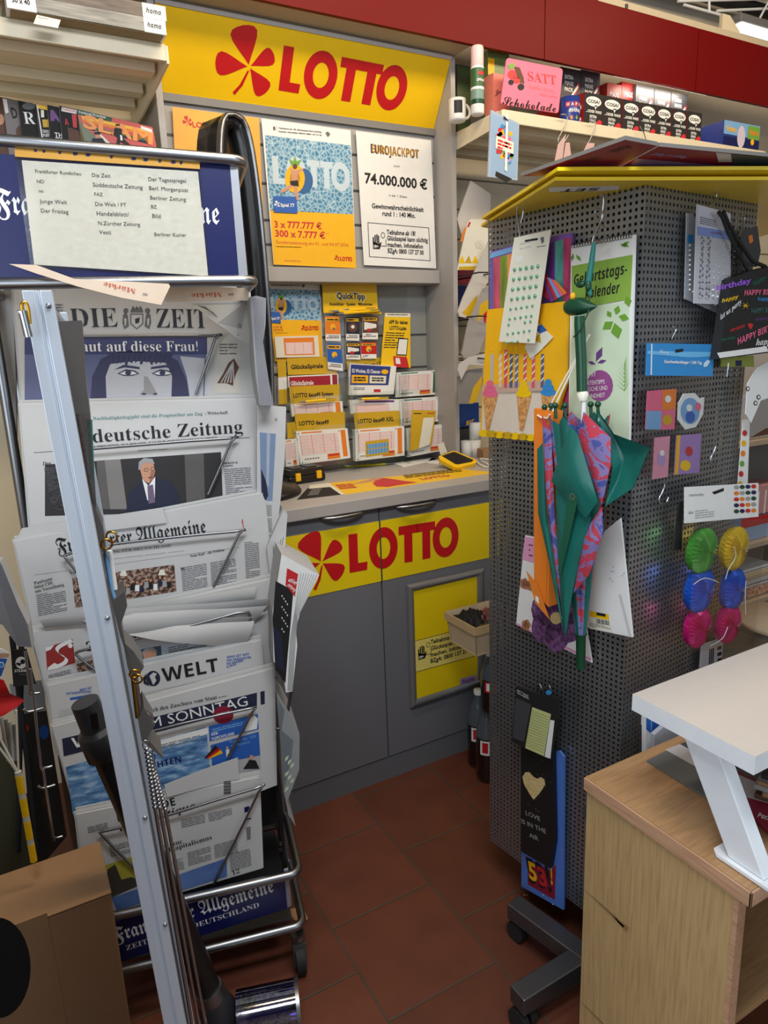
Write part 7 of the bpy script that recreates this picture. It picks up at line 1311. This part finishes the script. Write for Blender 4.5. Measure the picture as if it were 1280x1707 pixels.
# things hanging on its right face
JP = pF+vd*.05+sd*.022
def jhit(px, py, dp=.06): return hit(px, py, pF+vd*dp, -vd)
BAGM = clear_mat('smoke_bag', (150, 146, 140), .3, .15)
JG = 'jewellery bags hanging on the aluminium frame'
def jbag(label, pts, mat, dp, ring=None, fill=None):
    n = -vd; p = pF+vd*dp; q = pts; fr = fpx(p, n, *q[0]); t = thing('jewellery_bag', label, 'bag', fr, JG); b = B(fr); b.ppr(mat, q, .05); part(t, 'bag', b)
    if ring:
        for i, (x, y) in enumerate(ring): X, Y2 = fr.L(x, y); part(t, 'ring', B(fr).tube(GOLD, [(X+.006*math.cos(a), Y2+.007*math.sin(a), .006+.004*math.sin(a+i)) for a in [6.283*j/12 for j in range(12)]], .0013, 6, True), 'brass ring')
    if fill:
        for m, pp_ in fill: part(t, 'pendant', B(fr).tube(m, [rel(fr, x, -.006) for x in pp_], .003, 6))
DK = mt('bag_grey', (92, 88, 84), .35)
jbag('dull grey flat bag uppermost on the frame, over the face picture', [(93, 536), (136, 534), (144, 640), (150, 690), (118, 690), (98, 600)], DK, .06)
jbag('clear bag with beaded strings below the uppermost grey bag', [(118, 690), (150, 690), (156, 790), (160, 850), (132, 800)], BAGM, .06, None, [(LBLUE, [(140, 700), (147, 790)]), (RED2, [(134, 700), (142, 780)]), (TEAL, [(149, 700), (153, 800)])])
jbag('crumpled grey bag with two brass rings at the blackletter title', [(134, 800), (160, 850), (172, 880), (178, 930), (158, 900)], DK, .06, [(178, 905), (186, 893)], [(LBLUE, [(176, 925), (190, 1000)]), (WHITE, [(183, 920), (192, 985)])])
jbag('grey bag with torn corner beside the crowd photo', [(176, 960), (190, 1000), (208, 985), (212, 1010), (202, 1040), (210, 1080), (218, 1110), (200, 1060)], DK, .06)
jbag('grey bag with brass ring beside the globe picture', [(205, 1070), (222, 1085), (240, 1112), (232, 1125), (222, 1140), (212, 1110)], DK, .06, [(224, 1120), (228, 1128)], [(CHROME, [(226, 1130), (235, 1200)]), (GOLD, [(222, 1130), (230, 1200)])])
jbag('folded grey bag with pointed corners beside the navy title band', [(230, 1200), (240, 1180), (258, 1210), (245, 1230), (272, 1262), (268, 1262), (236, 1235)], DK, .06, None, [(CHROME, [(243, 1190), (254, 1200), (246, 1228), (238, 1232)])])
NGp = 'silver chains hanging on the aluminium frame'
for i, (a, m_, e_) in enumerate((((244, 1248), (258, 1345), (322, 1720)), ((250, 1258), (266, 1345), (334, 1720)), ((254, 1270), (275, 1348), (345, 1720)))):
    o = jhit(*a); t = tag(link('necklace', None, Matrix.Translation(o)), ('silver braided chain hanging on the frame, left of three', 'silver braided chain hanging on the frame, middle of three', 'silver braided chain hanging on the frame, right of three')[i], 'necklace', NGp)
    P = [jhit(a[0]+(m_[0]-a[0])*s/14, a[1]+(m_[1]-a[1])*s/14, .055+.006*i)-o for s in range(15)]; b = B()
    for j, p in enumerate(P): b.sph(CHROME, p, (.0036, .0036, .0026), 8, 5)
    part(t, 'braid', b); part(t, 'strand', B().tube(CHROME, [jhit(*m_, .055+.006*i)-o, jhit(*e_, .055+.006*i)-o], .0024, 8)); part(t, 'loop', B().tube(CHROME, [P[0]+Vector((.004*math.sin(q), 0, .006+.006*math.cos(q))) for q in [6.283*k/10 for k in range(10)]], .0009, 5, True))

# ================================================================ vacuum cleaner
Yv = 1.285
tv0, tv1 = ony(178, 1255, Yv), ony(350, 1655, Yv); fr = At(tv1.x, tv1.y, 0)
t = thing('vacuum_cleaner', 'black vacuum cleaner tube standing upside down behind the aluminium frame with violet clear bin on the floor', 'vacuum cleaner', fr); t['label'] = 'black upside-down vacuum cleaner with a violet clear bin on the floor'
o = Vector((tv1.x, tv1.y, 0)); A = tv1-o; Bt = tv0-o; dd = (Bt-A).normalized()
part(t, 'tube', B().tube(BLACK, [A, Bt], [.0265, .0265], 20)); part(t, 'collar', B().tube(mt('vac_grey', (44, 45, 50), .4), [Bt-dd*.004, Bt-dd*.002, Bt, Bt+dd*.05, Bt+dd*.052, Bt+dd*.06], [.027, .033, .036, .036, .034, .027], 20)); part(t, 'connector', B().tube(mt('vac_grey2', (56, 58, 63), .35), [Bt+dd*.06, Bt+dd*.115], [.026, .0245], 20).box(BLACK, tuple(Bt+dd*.07+Vector((-.006, -.029, 0))), tuple(Bt+dd*.07+Vector((.006, -.022, .03)))))
part(t, 'silver_ring', B().tube(STEEL, [A-dd*.012, A+dd*.016], [.032, .030], 20)); part(t, 'motor_body', B().tube(mt('vac_dark', (46, 47, 52), .4), [A-dd*.12, A-dd*.07, A-dd*.012], [.048, .044, .032], 20))
c0, c1 = onz(395, 1690, .08)-o, onz(497, 1668, .08)-o; c0.z = c1.z = .062
VIO = clear_mat('violet_clear', (120, 105, 190), .35, .08)
part(t, 'clear_bin', B().tube(VIO, [c0, c1], [.058, .058], 28), 'violet transparent bin'); part(t, 'cyclone', B().tube(PURPLE, [c0, c0+(c1-c0)*.85], [.045, .04], 18)); part(t, 'bin_rim', B().tube(STEEL, [c1-(c1-c0).normalized()*.006, c1+(c1-c0).normalized()*.002], [.0605, .0605], 28)); part(t, 'trigger_handle', B().tube(BLACK, [A-dd*.03, A-dd*.10+Vector((.05, -.02, 0)), c0+(c1-c0)*.2+Vector((0, 0, .05))], .018, 12))

# ================================================================ cardboard box at lower left
zb = .50; q = [onz(*p, zb) for p in ((165, 1402), (184, 1487))]
xr = q[0].x; yb, yf = q[0].y, q[1].y
t = thing('cardboard_box', 'brown cardboard carton with a black oval print at the lower left', 'box', At(xr, yf, 0)); wB = .46
part(t, 'carton', B().box(CARD, (-wB, 0, .0), (0, yb-yf, zb-.004)), bev=.004)
part(t, 'top_flap', B().box(CARD, (-wB, -.001, zb-.004), (.001, yb-yf, zb)), bev=.0015)
fr = fpx((0, yf-.0025, 0), Y_, 0, 1600); b = B(fr); b.z0 = .0; b.box(CARD, (fr.L(-60, 1700)[0], fr.L(0, 1750)[1]-.02, -.0005), (fr.L(78, 1520)[0], fr.L(75, 1522)[1], .0015)); b.z0 = .0016; b.pp(MATTE, [(0+55*math.cos(a)-4, 1612+84*math.sin(a)) for a in [6.283*k/32 for k in range(32)]], 1)
p = part(t, 'front_flap', b, 'front flap with black oval print'); p.matrix_local = At(xr, yf, 0).M.inverted() @ fr.M

# ================================================================ wire rack and goods at far left
WL0 = Vector((0, 1.50, 0))
t = thing('wire_stand', 'black and chrome wire stand left of the newspapers', 'stand', At(-.16, 1.52, 0)); o = Vector((-.16, 1.52, 0)); n1 = Y_
def w1(px, py, Y=1.50): return ony(px, py, Y)-o
for pts in ([(40, 1080), (52, 1155), (66, 1155), (72, 1150)], ):
    pass
for pts, nm in (([(42, 1085), (50, 1152), (54, 1156), (66, 1155)], 'wire_bracket'), ([(50, 1115), (58, 1180), (68, 1278), (74, 1280), (87, 1277)], 'wire_bracket'), ([(72, 1283), (88, 1392), (92, 1397), (104, 1394)], 'wire_bracket'), ([(40, 1182), (48, 1187), (72, 1180)], 'wire_bracket'), ([(64, 1310), (72, 1314), (92, 1308)], 'wire_bracket')):
    part(t, nm, B().tube(CHROME, [w1(*p) for p in curve(pts, 2)], .003, 6))
for x0, x1 in ((20, 64), (36, 30)): part(t, 'upright', B().tube(MATTE, [w1(x0, 1060, 1.64), w1(x1, 1420, 1.64)], .006, 8))
part(t, 'upright', B().cyl(MATTE, (-.16, .06, 0), (-.16, .06, 1.3), .008)); part(t, 'foot', B().cyl(MATTE, (-.3, .06, .01), (.12, .06, .01), .01))
GLF = 'gift cards on the wire stand'
def LFw(name, label, cat, pts, Y, base, th=.002, paint=None, group=None): return flatpx(name, label, cat, pts, (0, Y, 0), Y_, base, th, paint, group)
kL = K(0, 1060, .2227)
def steam(b): b.pd(WHITE, *kL(158, 200), 9.5, 10, 1); b.pd(MATTE, *kL(170, 192), 4, 4, 2); b.pp(MATTE, kk(kL, (118, 212), (150, 225), (160, 205), (125, 198)), 2); b.pt(WHITE, 'STEAM', kL(108, 272), kL(196, 268), 4.5, 'sb', 1); b.pg(LGREY, kL(145, 288), kL(190, 286), kL(145, 293), 1)
LFw('gift_card', 'black gift card with round white emblem and white lettering', 'gift card', kk(kL, (80, 110), (200, 100), (270, 360), (100, 380)), 1.60, MATTE, .004, steam, GLF)
LFw('gift_card', 'blue and white card with tan edge at the left image border', 'gift card', kk(kL, (-60, 100), (15, 98), (68, 130), (10, 330), (-60, 320)), 1.40, WHITE, .003, lambda b: (b.pp(mt('card_tan', (190, 150, 120), .5), kk(kL, (-60, 130), (70, 130), (65, 160), (-60, 165)), 1), b.pp(BLUE, kk(kL, (-60, 165), (55, 170), (10, 300), (-60, 310)), 1), b.pd(WHITE, *kL(10, 215), 5, 5, 2), b.pd(SKY, *kL(10, 215), 3.5, 3.5, 3)), GLF)
LFw('document_shelf', 'pale shelf edge behind the chrome wires', 'shelf', kk(kL, (70, 375), (330, 340), (345, 560), (110, 590)), 1.72, mt('shelf_pale', (170, 172, 176), .6), .01)
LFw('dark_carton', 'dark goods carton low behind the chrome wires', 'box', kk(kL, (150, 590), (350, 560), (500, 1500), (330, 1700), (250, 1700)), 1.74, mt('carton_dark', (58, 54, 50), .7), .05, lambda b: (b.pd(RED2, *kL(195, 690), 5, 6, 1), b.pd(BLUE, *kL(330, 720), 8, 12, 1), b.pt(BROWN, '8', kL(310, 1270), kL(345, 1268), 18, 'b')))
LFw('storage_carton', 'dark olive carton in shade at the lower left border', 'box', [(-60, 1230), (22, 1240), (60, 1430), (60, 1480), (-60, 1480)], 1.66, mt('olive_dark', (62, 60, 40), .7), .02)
# red folded umbrella with ribs and a yellow striped shaft
t = thing('red_umbrella', 'half-open red umbrella canopy above a yellow striped shaft at the left border', 'umbrella', At(*ony(20, 1240, 1.36))); o = ony(20, 1240, 1.36)
tip = [ony(*p, Y)-o for p, Y in (((-30, 1120), 1.36), ((4, 1133), 1.33), ((14, 1155), 1.36), ((40, 1166), 1.40), ((26, 1178), 1.37), ((4, 1192), 1.34), ((-30, 1205), 1.30))]
b = B(); cx = sum(tip, Vector())/len(tip); ap = cx+Vector((-.05, -.05, .03)); n = len(tip); b.add(RED, [ap]+tip, [(0, 1+i, 2+i) for i in range(n-1)], True); b.add(RED, [ap+Vector((.004, .006, -.004))]+[v+Vector((.002, .003, -.003)) for v in tip], [(0, 2+i, 1+i) for i in range(n-1)], True); part(t, 'canopy', b)
part(t, 'shaft', B().tube(mt('shaft_white', (200, 198, 190), .5), [ony(30, 1286, 1.36)-o, ony(56, 1432, 1.36)-o], .0062, 10))
for i in range(4): p, q = ony(31+26*(i*.26), 1292+146*(i*.26), 1.36)-o, ony(31+26*(i*.26+.2), 1292+146*(i*.26+.2), 1.36)-o; part(t, 'stripe', B().tube(YEL, [p, q], .0065, 10), 'yellow stripe on the shaft')
for a in ((0, 1231), (27, 1184), (-20, 1220)): part(t, 'rib', B().tube(CREAMP, [ony(*a, 1.36)-o, ony(31, 1290, 1.36)-o], .0022, 6))
b = B()
for i in range(4): b.tube((LGREY, GREYINK)[i % 2], [ony(2+7*i, 1196+4*i, 1.42)-o, ony(14+4*i, 1268, 1.40)-o], .004, 6)
part(t, 'folded_ribs', b)

# ================================================================ behind the stand: bottles and punnet
kB = K(740, 1000, .17575)
def bottle(label, px, py, Y, H, r, z=0, lab=None):
    c = ony(px, py, Y); t = thing('cola_bottle', label, 'bottle', At(c.x, Y, z), 'cola bottles beside the counter'); s = H/.33
    COLA = mt('cola', (28, 14, 12), .12, coat=.5); PET = clear_mat('pet%d' % int(px), (190, 200, 205), .2, .05) if False else mt('pet_grey', (84, 92, 98), .15)
    part(t, 'bottle_body', B().lathe(COLA, [(0, 0), (r*.8, 0), (r, .02*s), (r*.97, .1*s), (r, .13*s), (r, .19*s)], seg=20).lathe(PET, [(r, .19*s), (r*.95, .22*s), (r*.6, .27*s), (.014, .30*s), (.014, .312*s)], seg=20)); part(t, 'cap', B().lathe(WHITE, [(.0155, .312*s), (.0155, .33*s), (0, .33*s)], seg=16))
    b = B(); b.warp = wrapx(r+.0006); hw = r*1.3; b.wrect(lab or WHITE, -hw, .125*s, hw, .185*s, 1)
    for x in (-r*1.1, -r*.2): b.wrect(WHITE if lab else RED, x, .135*s, x+r*.5, .178*s, 2)
    part(t, 'label', b, 'white and red label')
bottle('cola bottle on the floor beside the cabinet, left of the pair', 797, 1200, 1.84, .30, .040)
bottle('cola bottle on the floor half hidden by the perforated stand, right of the pair', 812, 1210, 1.755, .30, .040)
q1 = ony(756, 1042, 1.70)
one('drinks_crate', 'dark crate behind the perforated stand carrying a bottle and the wooden basket', 'crate', B().box(MATTE, (1.385, 1.60, 0), (1.66, 1.90, .285)), WORLD, bev=.004)
bottle('cola bottle on the dark crate under the wooden basket', 818, 1150, 1.72, .215, .035, .2855, RED)
z1, z0 = ony(*kB(95, 235), 1.78).z, ony(*kB(310, 580), 1.68).z
a, c_, e = ony(*kB(95, 235), 1.80), ony(*kB(298, 372), 1.66), None
t = thing('wooden_basket', 'pale wooden punnet filled with dark and red scarves beside the perforated stand', 'basket', At(c_.x, 1.66, z0+.02)); h = .105
WD = mt('chip_wood', (205, 175, 130), .7, noise=.12, scale=40, stretch=(1, 1, .2)); WD2 = mt('chip_wood_light', (214, 192, 158), .7, noise=.1, scale=40, stretch=(1, 1, .2))
def wall(x0, y0, x1, y1): 
    v = Vector((x1-x0, y1-y0, 0)).normalized(); n = Vector((v.y, -v.x, 0)); f = .014
    P = [(x0, y0, h), (x1, y0+(y1-y0), h)]; k = -1
    return [Vector((x0, y0, h)), Vector((x1, y1, h)), Vector((x1, y1, 0))-n*f+v*-f, Vector((x0, y0, 0))-n*f+v*f]
for x0, y0, x1, y1 in ((0, 0, .2, 0), (.2, 0, .2, .17), (.2, .17, 0, .17), (0, .17, 0, 0)):
    q = wall(x0, y0, x1, y1); nn = Vector((q[1].y-q[0].y, -(q[1].x-q[0].x), 0)).normalized()*.003
    part(t, 'side_slat', B().add(WD2, q+[p-nn for p in q], [(3, 2, 1, 0), (4, 5, 6, 7), (0, 1, 5, 4), (1, 2, 6, 5), (2, 3, 7, 6), (3, 0, 4, 7)]))
    u = [q[0]+nn, q[1]+nn, q[1]+nn-Vector((0, 0, .026)), q[0]+nn-Vector((0, 0, .026))]; part(t, 'rim', B().add(WD, u+[p-nn*1.4 for p in u], [(3, 2, 1, 0), (4, 5, 6, 7), (0, 1, 5, 4), (1, 2, 6, 5), (2, 3, 7, 6), (3, 0, 4, 7)]))
part(t, 'base', B().box(WD, (.012, .012, 0), (.188, .158, .003)))
bo = Vector((c_.x, 1.66, z0+.02))
def scarf(label, m, x, y, sx, sy, sz, z):
    b = B(); n, g = 18, 12; vs = []
    for j in range(g+1):
        for i in range(n+1): u, v = i/n*2-1, j/g*2-1; vs.append((u*sx, v*sy, sz*max(0, 1-u*u*.8-v*v*.8)+.012*math.sin(u*9+v*5)*math.cos(v*8-u*3)))
    b.add(m, vs, [(j*(n+1)+i, j*(n+1)+i+1, (j+1)*(n+1)+i+1, (j+1)*(n+1)+i) for j in range(g) for i in range(n)], True); b.add(m, [(v[0]*.9, v[1]*.9, -.055) for v in vs], [(j*(n+1)+i, (j+1)*(n+1)+i, (j+1)*(n+1)+i+1, j*(n+1)+i+1) for j in range(g) for i in range(n)])
    one('scarf', label, 'scarf', b, At(bo.x+x, bo.y+y, bo.z+z), 'scarves in the wooden basket')
scarf('black crumpled scarf in the wooden basket', MATTE, .06, .10, .052, .055, .03, h-.02); scarf('red and green patterned scarf in the wooden basket', ramp_mat('scarf_pattern', 'noise', 22, [(.35, (60, 75, 60)), (.5, (170, 70, 75)), (.6, (195, 150, 130)), (.7, (80, 40, 45))], .8, dist=1), .128, .07, .055, .055, .035, h-.02)
c = onz(497, 1527, 0); b = B(); b.warp = lambda x, y, z: (x, y, z+.004+.006*math.sin(x*60)*math.cos(y*50)); b.prism(mt('leaf_tan', (190, 140, 90), .8), [(-.012, -.03), (.006, -.032), (.016, -.01), (.012, .02), (0, .035), (-.01, .02), (-.016, .0)], 0, .001); one('dry_leaf', 'tan dry leaf lying on the floor behind the rack caster', 'leaf', b, At(c.x, c.y, 0, .4))

# ================================================================ wooden counter and riser in the right foreground
WX, WYF, WYB, WZ = .889, .517, .862, .68
def wood(name, base, dark, st, rough=.42):
    return ramp_mat(name, 'noise', 7, [(.3, dark), (.5, base), (.7, tuple(min(255, int(v*1.06)) for v in base))], rough, stretch=st, dist=.4)
WV = wood('beech_upright', (190, 160, 112), (176, 144, 98), (26, 26, 1.4)); WH = wood('beech_top', (172, 134, 94), (158, 121, 83), (2, 26, 26)); WE = wood('beech_edge', (196, 154, 122), (180, 138, 106), (26, 2, 26))
t = thing('wooden_counter', 'beech wood counter cabinet in the right foreground', 'counter', At(WX, WYF, 0))
part(t, 'top', B().box(WH, (.004, .004, WZ-.026), (1.3, WYB-WYF, WZ)))
part(t, 'edge_band', B().box(WE, (0, 0, WZ-.027), (.004, WYB-WYF, WZ-.0005)), bev=.001); part(t, 'edge_band', B().box(WE, (0, 0, WZ-.027), (1.3, .004, WZ-.0005)), bev=.001)
b = B().box(WV, (.006, .03, 0), (.024, WYB-WYF-.004, WZ-.027)); SCR = mt('scratch', (148, 118, 80), .6)
fr = fpx((WX+.0055, 0, 0), Vector((-1, 0, 0)), 972, 1500)
def sx(px, py): x, y = fr.L(px, py); v = fr.M @ Vector((x, y, 0)); return (v.x-WX-.0004, v.y-WYF, v.z)
for A, Bq, w in (((968, 1477), (1040, 1545), 1.2), ((1020, 1525), (1046, 1550), 3), ((966, 1668), (1005, 1707), 1), ((985, 1492), (1030, 1532), .7)):
    b.add(SCR, [sx(*A), sx(Bq[0]-w, Bq[1]+w), sx(Bq[0]+w, Bq[1]-w)], [(0, 2, 1)])
part(t, 'side_panel', b); part(t, 'front_edge', B().box(WE, (.006, .022, 0), (.026, .03, WZ-.027)))
part(t, 'shelf', B().box(WH, (.026, .04, .36), (1.29, WYB-WYF-.01, .378))); part(t, 'back_board', B().box(WV, (.026, WYB-WYF-.012, 0), (1.29, WYB-WYF-.004, WZ-.027))); part(t, 'side_panel', B().box(WV, (1.275, .03, 0), (1.293, WYB-WYF-.004, WZ-.027)))
# white desk riser
zt0 = .8975; q0, q1 = onz(1045, 1160, zt0), onz(1268, 1257, zt0); th = .031
t = thing('desk_riser', 'white desk riser with slanted legs standing on the wooden counter', 'riser', At((q0.x+q1.x)/2, q1.y, WZ))
o = Vector(((q0.x+q1.x)/2, q1.y, WZ)); dpt = q0.y-q1.y
part(t, 'top', B().box(LINEN, (0, 0, zt0-WZ-.001), (.78, dpt, zt0-WZ)).box(WHITEM, (0, 0, zt0-WZ-th), (.78, dpt, zt0-WZ-.001)), bev=.0012)
for xx in (.02, .70):
    y0 = dpt*.47; y1 = dpt*.0
    pts = [(y0+.035, zt0-WZ-th), (y0-.03, zt0-WZ-th), (y1-.02, .009), (y1+.04, .009)]
    part(t, 'leg', B().prism(WHITEM, pts, 0, .026), M=Matrix(((0, 0, 1, xx), (1, 0, 0, 0), (0, 1, 0, 0), (0, 0, 0, 1))), bev=.0015)
    part(t, 'foot', B().prism(WHITEM, [(xx-.008, -.035), (xx+.045, -.035), (xx+.045, .058), (xx+.03, .066), (xx+.0, .066), (xx-.008, .056)], .001, .008), bev=.002)
part(t, 'keyboard_tray', B().box(WHITEM, (.05, -.2, -.055), (.72, -.05, -.04)), bev=.002); part(t, 'tray_arm', B().box(WHITEM, (.052, -.21, -.04), (.072, -.03, .0))); part(t, 'knob', B().cyl(BLACK, (.06, -.06, -.085), (.06, -.06, -.055), .009))
# flat cartons and cards on the counter under the riser
kW = K(1030, 1080, .2343)
def onw(name, label, cat, pts, z, base, th, paint=None, group=None, k=kW):
    q = kk(k, *pts); fr = fpx((0, 0, z), Z_, *q[0]); b = B(fr); b.ppr(base, q, th)
    if paint: paint(b)
    return one(name, label, cat, b, fr, group)
SLATE = mt('carton_slate2', (98, 100, 98), .6)
def fold(b): b.pp(mt('carton_pale', (190, 185, 184), .6), kk(kW, (335, 725), (440, 685), (700, 830), (1000, 1010), (1000, 1090), (640, 895)), 1); b.pp(mt('carton_dark2', (70, 70, 72), .6), kk(kW, (440, 685), (530, 655), (760, 770), (700, 830)), 1); b.pp(WHITE, kk(kW, (545, 690), (565, 680), (660, 730), (640, 740)), 2); b.pp(mt('carton_pale', (190, 185, 184), .6), kk(kW, (650, 900), (660, 1070), (780, 1130), (900, 1020)), 1.5)
onw('flat_carton', 'grey flat carton with pale stripe lying on the wooden counter beneath the riser', 'carton', [(205, 800), (440, 685), (570, 640), (1100, 880), (1100, 1180), (900, 1200), (660, 1075)], WZ+.0045, SLATE, .004, fold, 'cartons on the wooden counter')
onw('flat_carton', 'red flat carton with white lettering beside the riser leg', 'carton', [(800, 850), (1000, 950), (1300, 1150), (1300, 1420), (1060, 1300), (880, 1130)], WZ+.0085, DRED, .004, lambda b: (b.pp(mt('carton_pale', (190, 185, 184), .6), kk(kW, (850, 900), (1080, 1000), (1080, 1110), (900, 1060)), 1), b.pt(WHITE, 'Pack', kW(990, 1205), kW(1085, 1235), 8, 'bi', 2)), 'cartons on the wooden counter')
for i in range(6):
    c = onz(*kW(1105, 1080), WZ+.009); b = B().box((BROWN, CARD, LGREY, CARD, GREYINK, MATTE)[i], (-.045, -.03, 0), (.06, .035, .009))
    one('card_case', ('lowest', 'second', 'third', 'fourth', 'fifth', 'topmost')[i]+' card case in the small brown stack under the riser', 'case', b, At(c.x+.03+.003*math.sin(i*2), c.y+.004*math.cos(i*3), WZ+.009+.0093*i, .35+.1*math.sin(i*1.7)), 'card cases stacked under the riser', .002)
# folders standing between counter and stand
def fold2(name, label, pts, Y, base, th, paint=None):
    return flatpx(name, label, 'folder', pts, (0, Y, 0), Vector((0, -1, 0)), base, th, paint, 'folders behind the wooden counter', kW)
fold2('file_folder', 'white file folder with a sloping cut behind the wooden counter', [(260, 620), (345, 545), (475, 620), (475, 760), (255, 760)], .905, mt('folder_white', (178, 178, 186), .5), .01)
fold2('file_folder', 'blue and white folder bundle behind the wooden counter', [(200, 480), (330, 520), (320, 760), (200, 760)], .93, WHITE, .012, lambda b: (b.pp(BLUE, kk(kW, (200, 480), (330, 520), (325, 560), (245, 615), (200, 580)), 1), b.pp(LBLUE, kk(kW, (232, 490), (240, 492), (238, 600), (230, 590)), 2)))
fold2('file_folder', 'dark folder with red and blue dots beside the blue folders', [(160, 470), (200, 480), (200, 760), (160, 770)], .945, DGREY, .004, lambda b: (b.pd(RED2, *kW(180, 645), 4, 7, 1), b.pd(BLUE, *kW(180, 710), 4, 6, 1), b.pp(WHITE, kk(kW, (165, 470), (182, 474), (178, 552), (162, 545)), 1)))
one('folder_shelf', 'low grey shelf behind the wooden counter holding the folders', 'shelf', B().box(DGREY, (.98, .875, .50), (1.10, .948, .535)).box(DGREY, (1.0, .88, 0), (1.02, .94, .5)), WORLD)

# ================================================================ goods seen past the stand on the right
YG = 1.62
t = thing('goods_shelf', 'pale shelving unit with sweets seen past the stand at the right border', 'shelf', At(2.1, YG, 0))
zz = [ony(1262, y, YG).z for y in (735, 905, 1000)]
for z in [0.1, .55]+sorted(zz): part(t, 'shelf_board', B().box(mt('shelf_tan', (190, 172, 146), .6), (-.28, 0, z-.018), (.9, .4, z)))
part(t, 'back_panel', B().box(mt('shelf_back', (205, 205, 210), .5), (-.28, .4, 0), (.9, .41, 1.65))); part(t, 'upright', B().box(LGRY, (.9, 0, 0), (.92, .41, 1.65)))
def gd(name, label, cat, x0, x1, zb_, h, dep, m, paint=None, group='goods on the right shelves'):
    fr = Fr((x0, YG+.03, zb_), Y_); b = B(fr).box(m, (0, 0, -dep), (x1-x0, h, 0))
    if paint: paint(b, x1-x0, h)
    one(name, label, cat, b, fr, group, .003)
xg = [ony(x, 800, YG+.03).x for x in (1238, 1262, 1300, 1345)]
z1 = zz[0]
gd('sweets_tin', 'glossy silver tin on the upper right shelf', 'tin', xg[0], xg[2], z1+.001, .17, .1, mt('foil_silver', (205, 212, 225), .12, .9), lambda b, w, h: b.flat(BROWN, [(w*.1, h*.05), (w*.5, h*.22), (w*.95, h*.08)], 1))
gd('sweets_box', 'pink box with white straws on the middle right shelf', 'box', xg[0]+.01, xg[2], zz[1]+.105, .12, .1, mt('sweet_pink', (205, 150, 150), .5), lambda b, w, h: [b.rect(WHITE, w*(.2+.2*i), 0, w*(.25+.2*i), h*.8, 1) for i in range(4)])
gd('sweets_box', 'red trimmed blue box below the pink box', 'box', xg[0]+.01, xg[2], zz[1]+.001, .10, .1, mt('sweet_blue', (150, 175, 215), .3), lambda b, w, h: b.rect(RED, 0, h*.6, w, h, 1))
gd('drawer_box', 'white drawer box with dark lines on the right shelf', 'box', xg[0]-.02, xg[2], zz[2]+.045, .085, .12, WHITE, lambda b, w, h: [b.rect(INK, 0, h*v, w, h*v+.003, 1) for v in (.15, .5, .85)])
gd('sweets_bag', 'bag of blue wrapped sweets on the lower right shelf', 'bag', xg[0]-.03, xg[1], zz[2]+.001, .042, .1, ramp_mat('sweets_blue', 'voronoi', 60, [(0, (200, 215, 235)), (.15, (60, 110, 200)), (1, (40, 70, 150))], .3)); gd('sweets_bag', 'bag of orange wrapped sweets on the lower right shelf', 'bag', xg[1]+.005, xg[2], zz[2]+.001, .042, .1, ramp_mat('sweets_orange', 'voronoi', 60, [(0, (235, 225, 215)), (.15, (220, 130, 70)), (1, (160, 70, 50))], .3))
c = onz(1268, 1040, .55); t = thing('round_stool', 'round beige stool top behind the white riser', 'stool', At(c.x+.12, c.y-.03, 0)); part(t, 'seat', B().lathe(mt('stool_beige', (200, 184, 160), .5), [(0, .53), (.165, .53), (.17, .538), (.165, .55), (0, .552)], seg=40)); part(t, 'leg', B().cyl(DSTEEL, (0, 0, .02), (0, 0, .53), .025)); part(t, 'base', B().lathe(DSTEEL, [(0, 0), (.16, 0), (.15, .015), (.03, .03), (0, .03)], seg=32))
RFb = PC+dL*.0
flatpx('dotted_ribbon', 'white paper strip with coloured dots hanging at the right edge of the stand', 'ribbon', [(1238, 700), (1250, 698), (1246, 812), (1229, 812)], PC, nR, WHITE, .001, lambda b: [b.pd((RED2, YELO, ORANGE, GREEN)[i % 4], 1241-i*1.5, 722+17*i, 4, 5, 1) for i in range(6)], None, None, .012)
flatpx('football_garland', 'white pennant garland with black football prints at the right border', 'garland', [(1246, 640), (1262, 612), (1285, 600), (1290, 660), (1268, 668), (1252, 705), (1243, 690)], PC, nR, WHITE, .002, lambda b: [(b.pd(INK, x, y, 3.6, 4.2, 1, 8), b.pd(WHITE, x, y, 2.2, 2.6, 2, 6)) for x, y in ((1259, 672), (1246, 648), (1264, 662))], None, None, .03)

# added cabinet out of view, keeps window light off the lower newspapers
t = thing('added_shading_cabinet', 'added unseen grey cabinet left of view that shades the lower newspapers', 'cabinet', At(-.38, .86, 0))
part(t, 'body', B().box(LGRY, (-.17, -.36, 0), (.17, .30, 1.18)), bev=.004); part(t, 'top', B().box(WH, (-.18, -.37, 1.18), (.18, .31, 1.2)), bev=.002)
for z in (.1, .45, .8): part(t, 'door', B().box(GREY, (.17, -.35, z), (.182, .29, z+.33)), bev=.002)
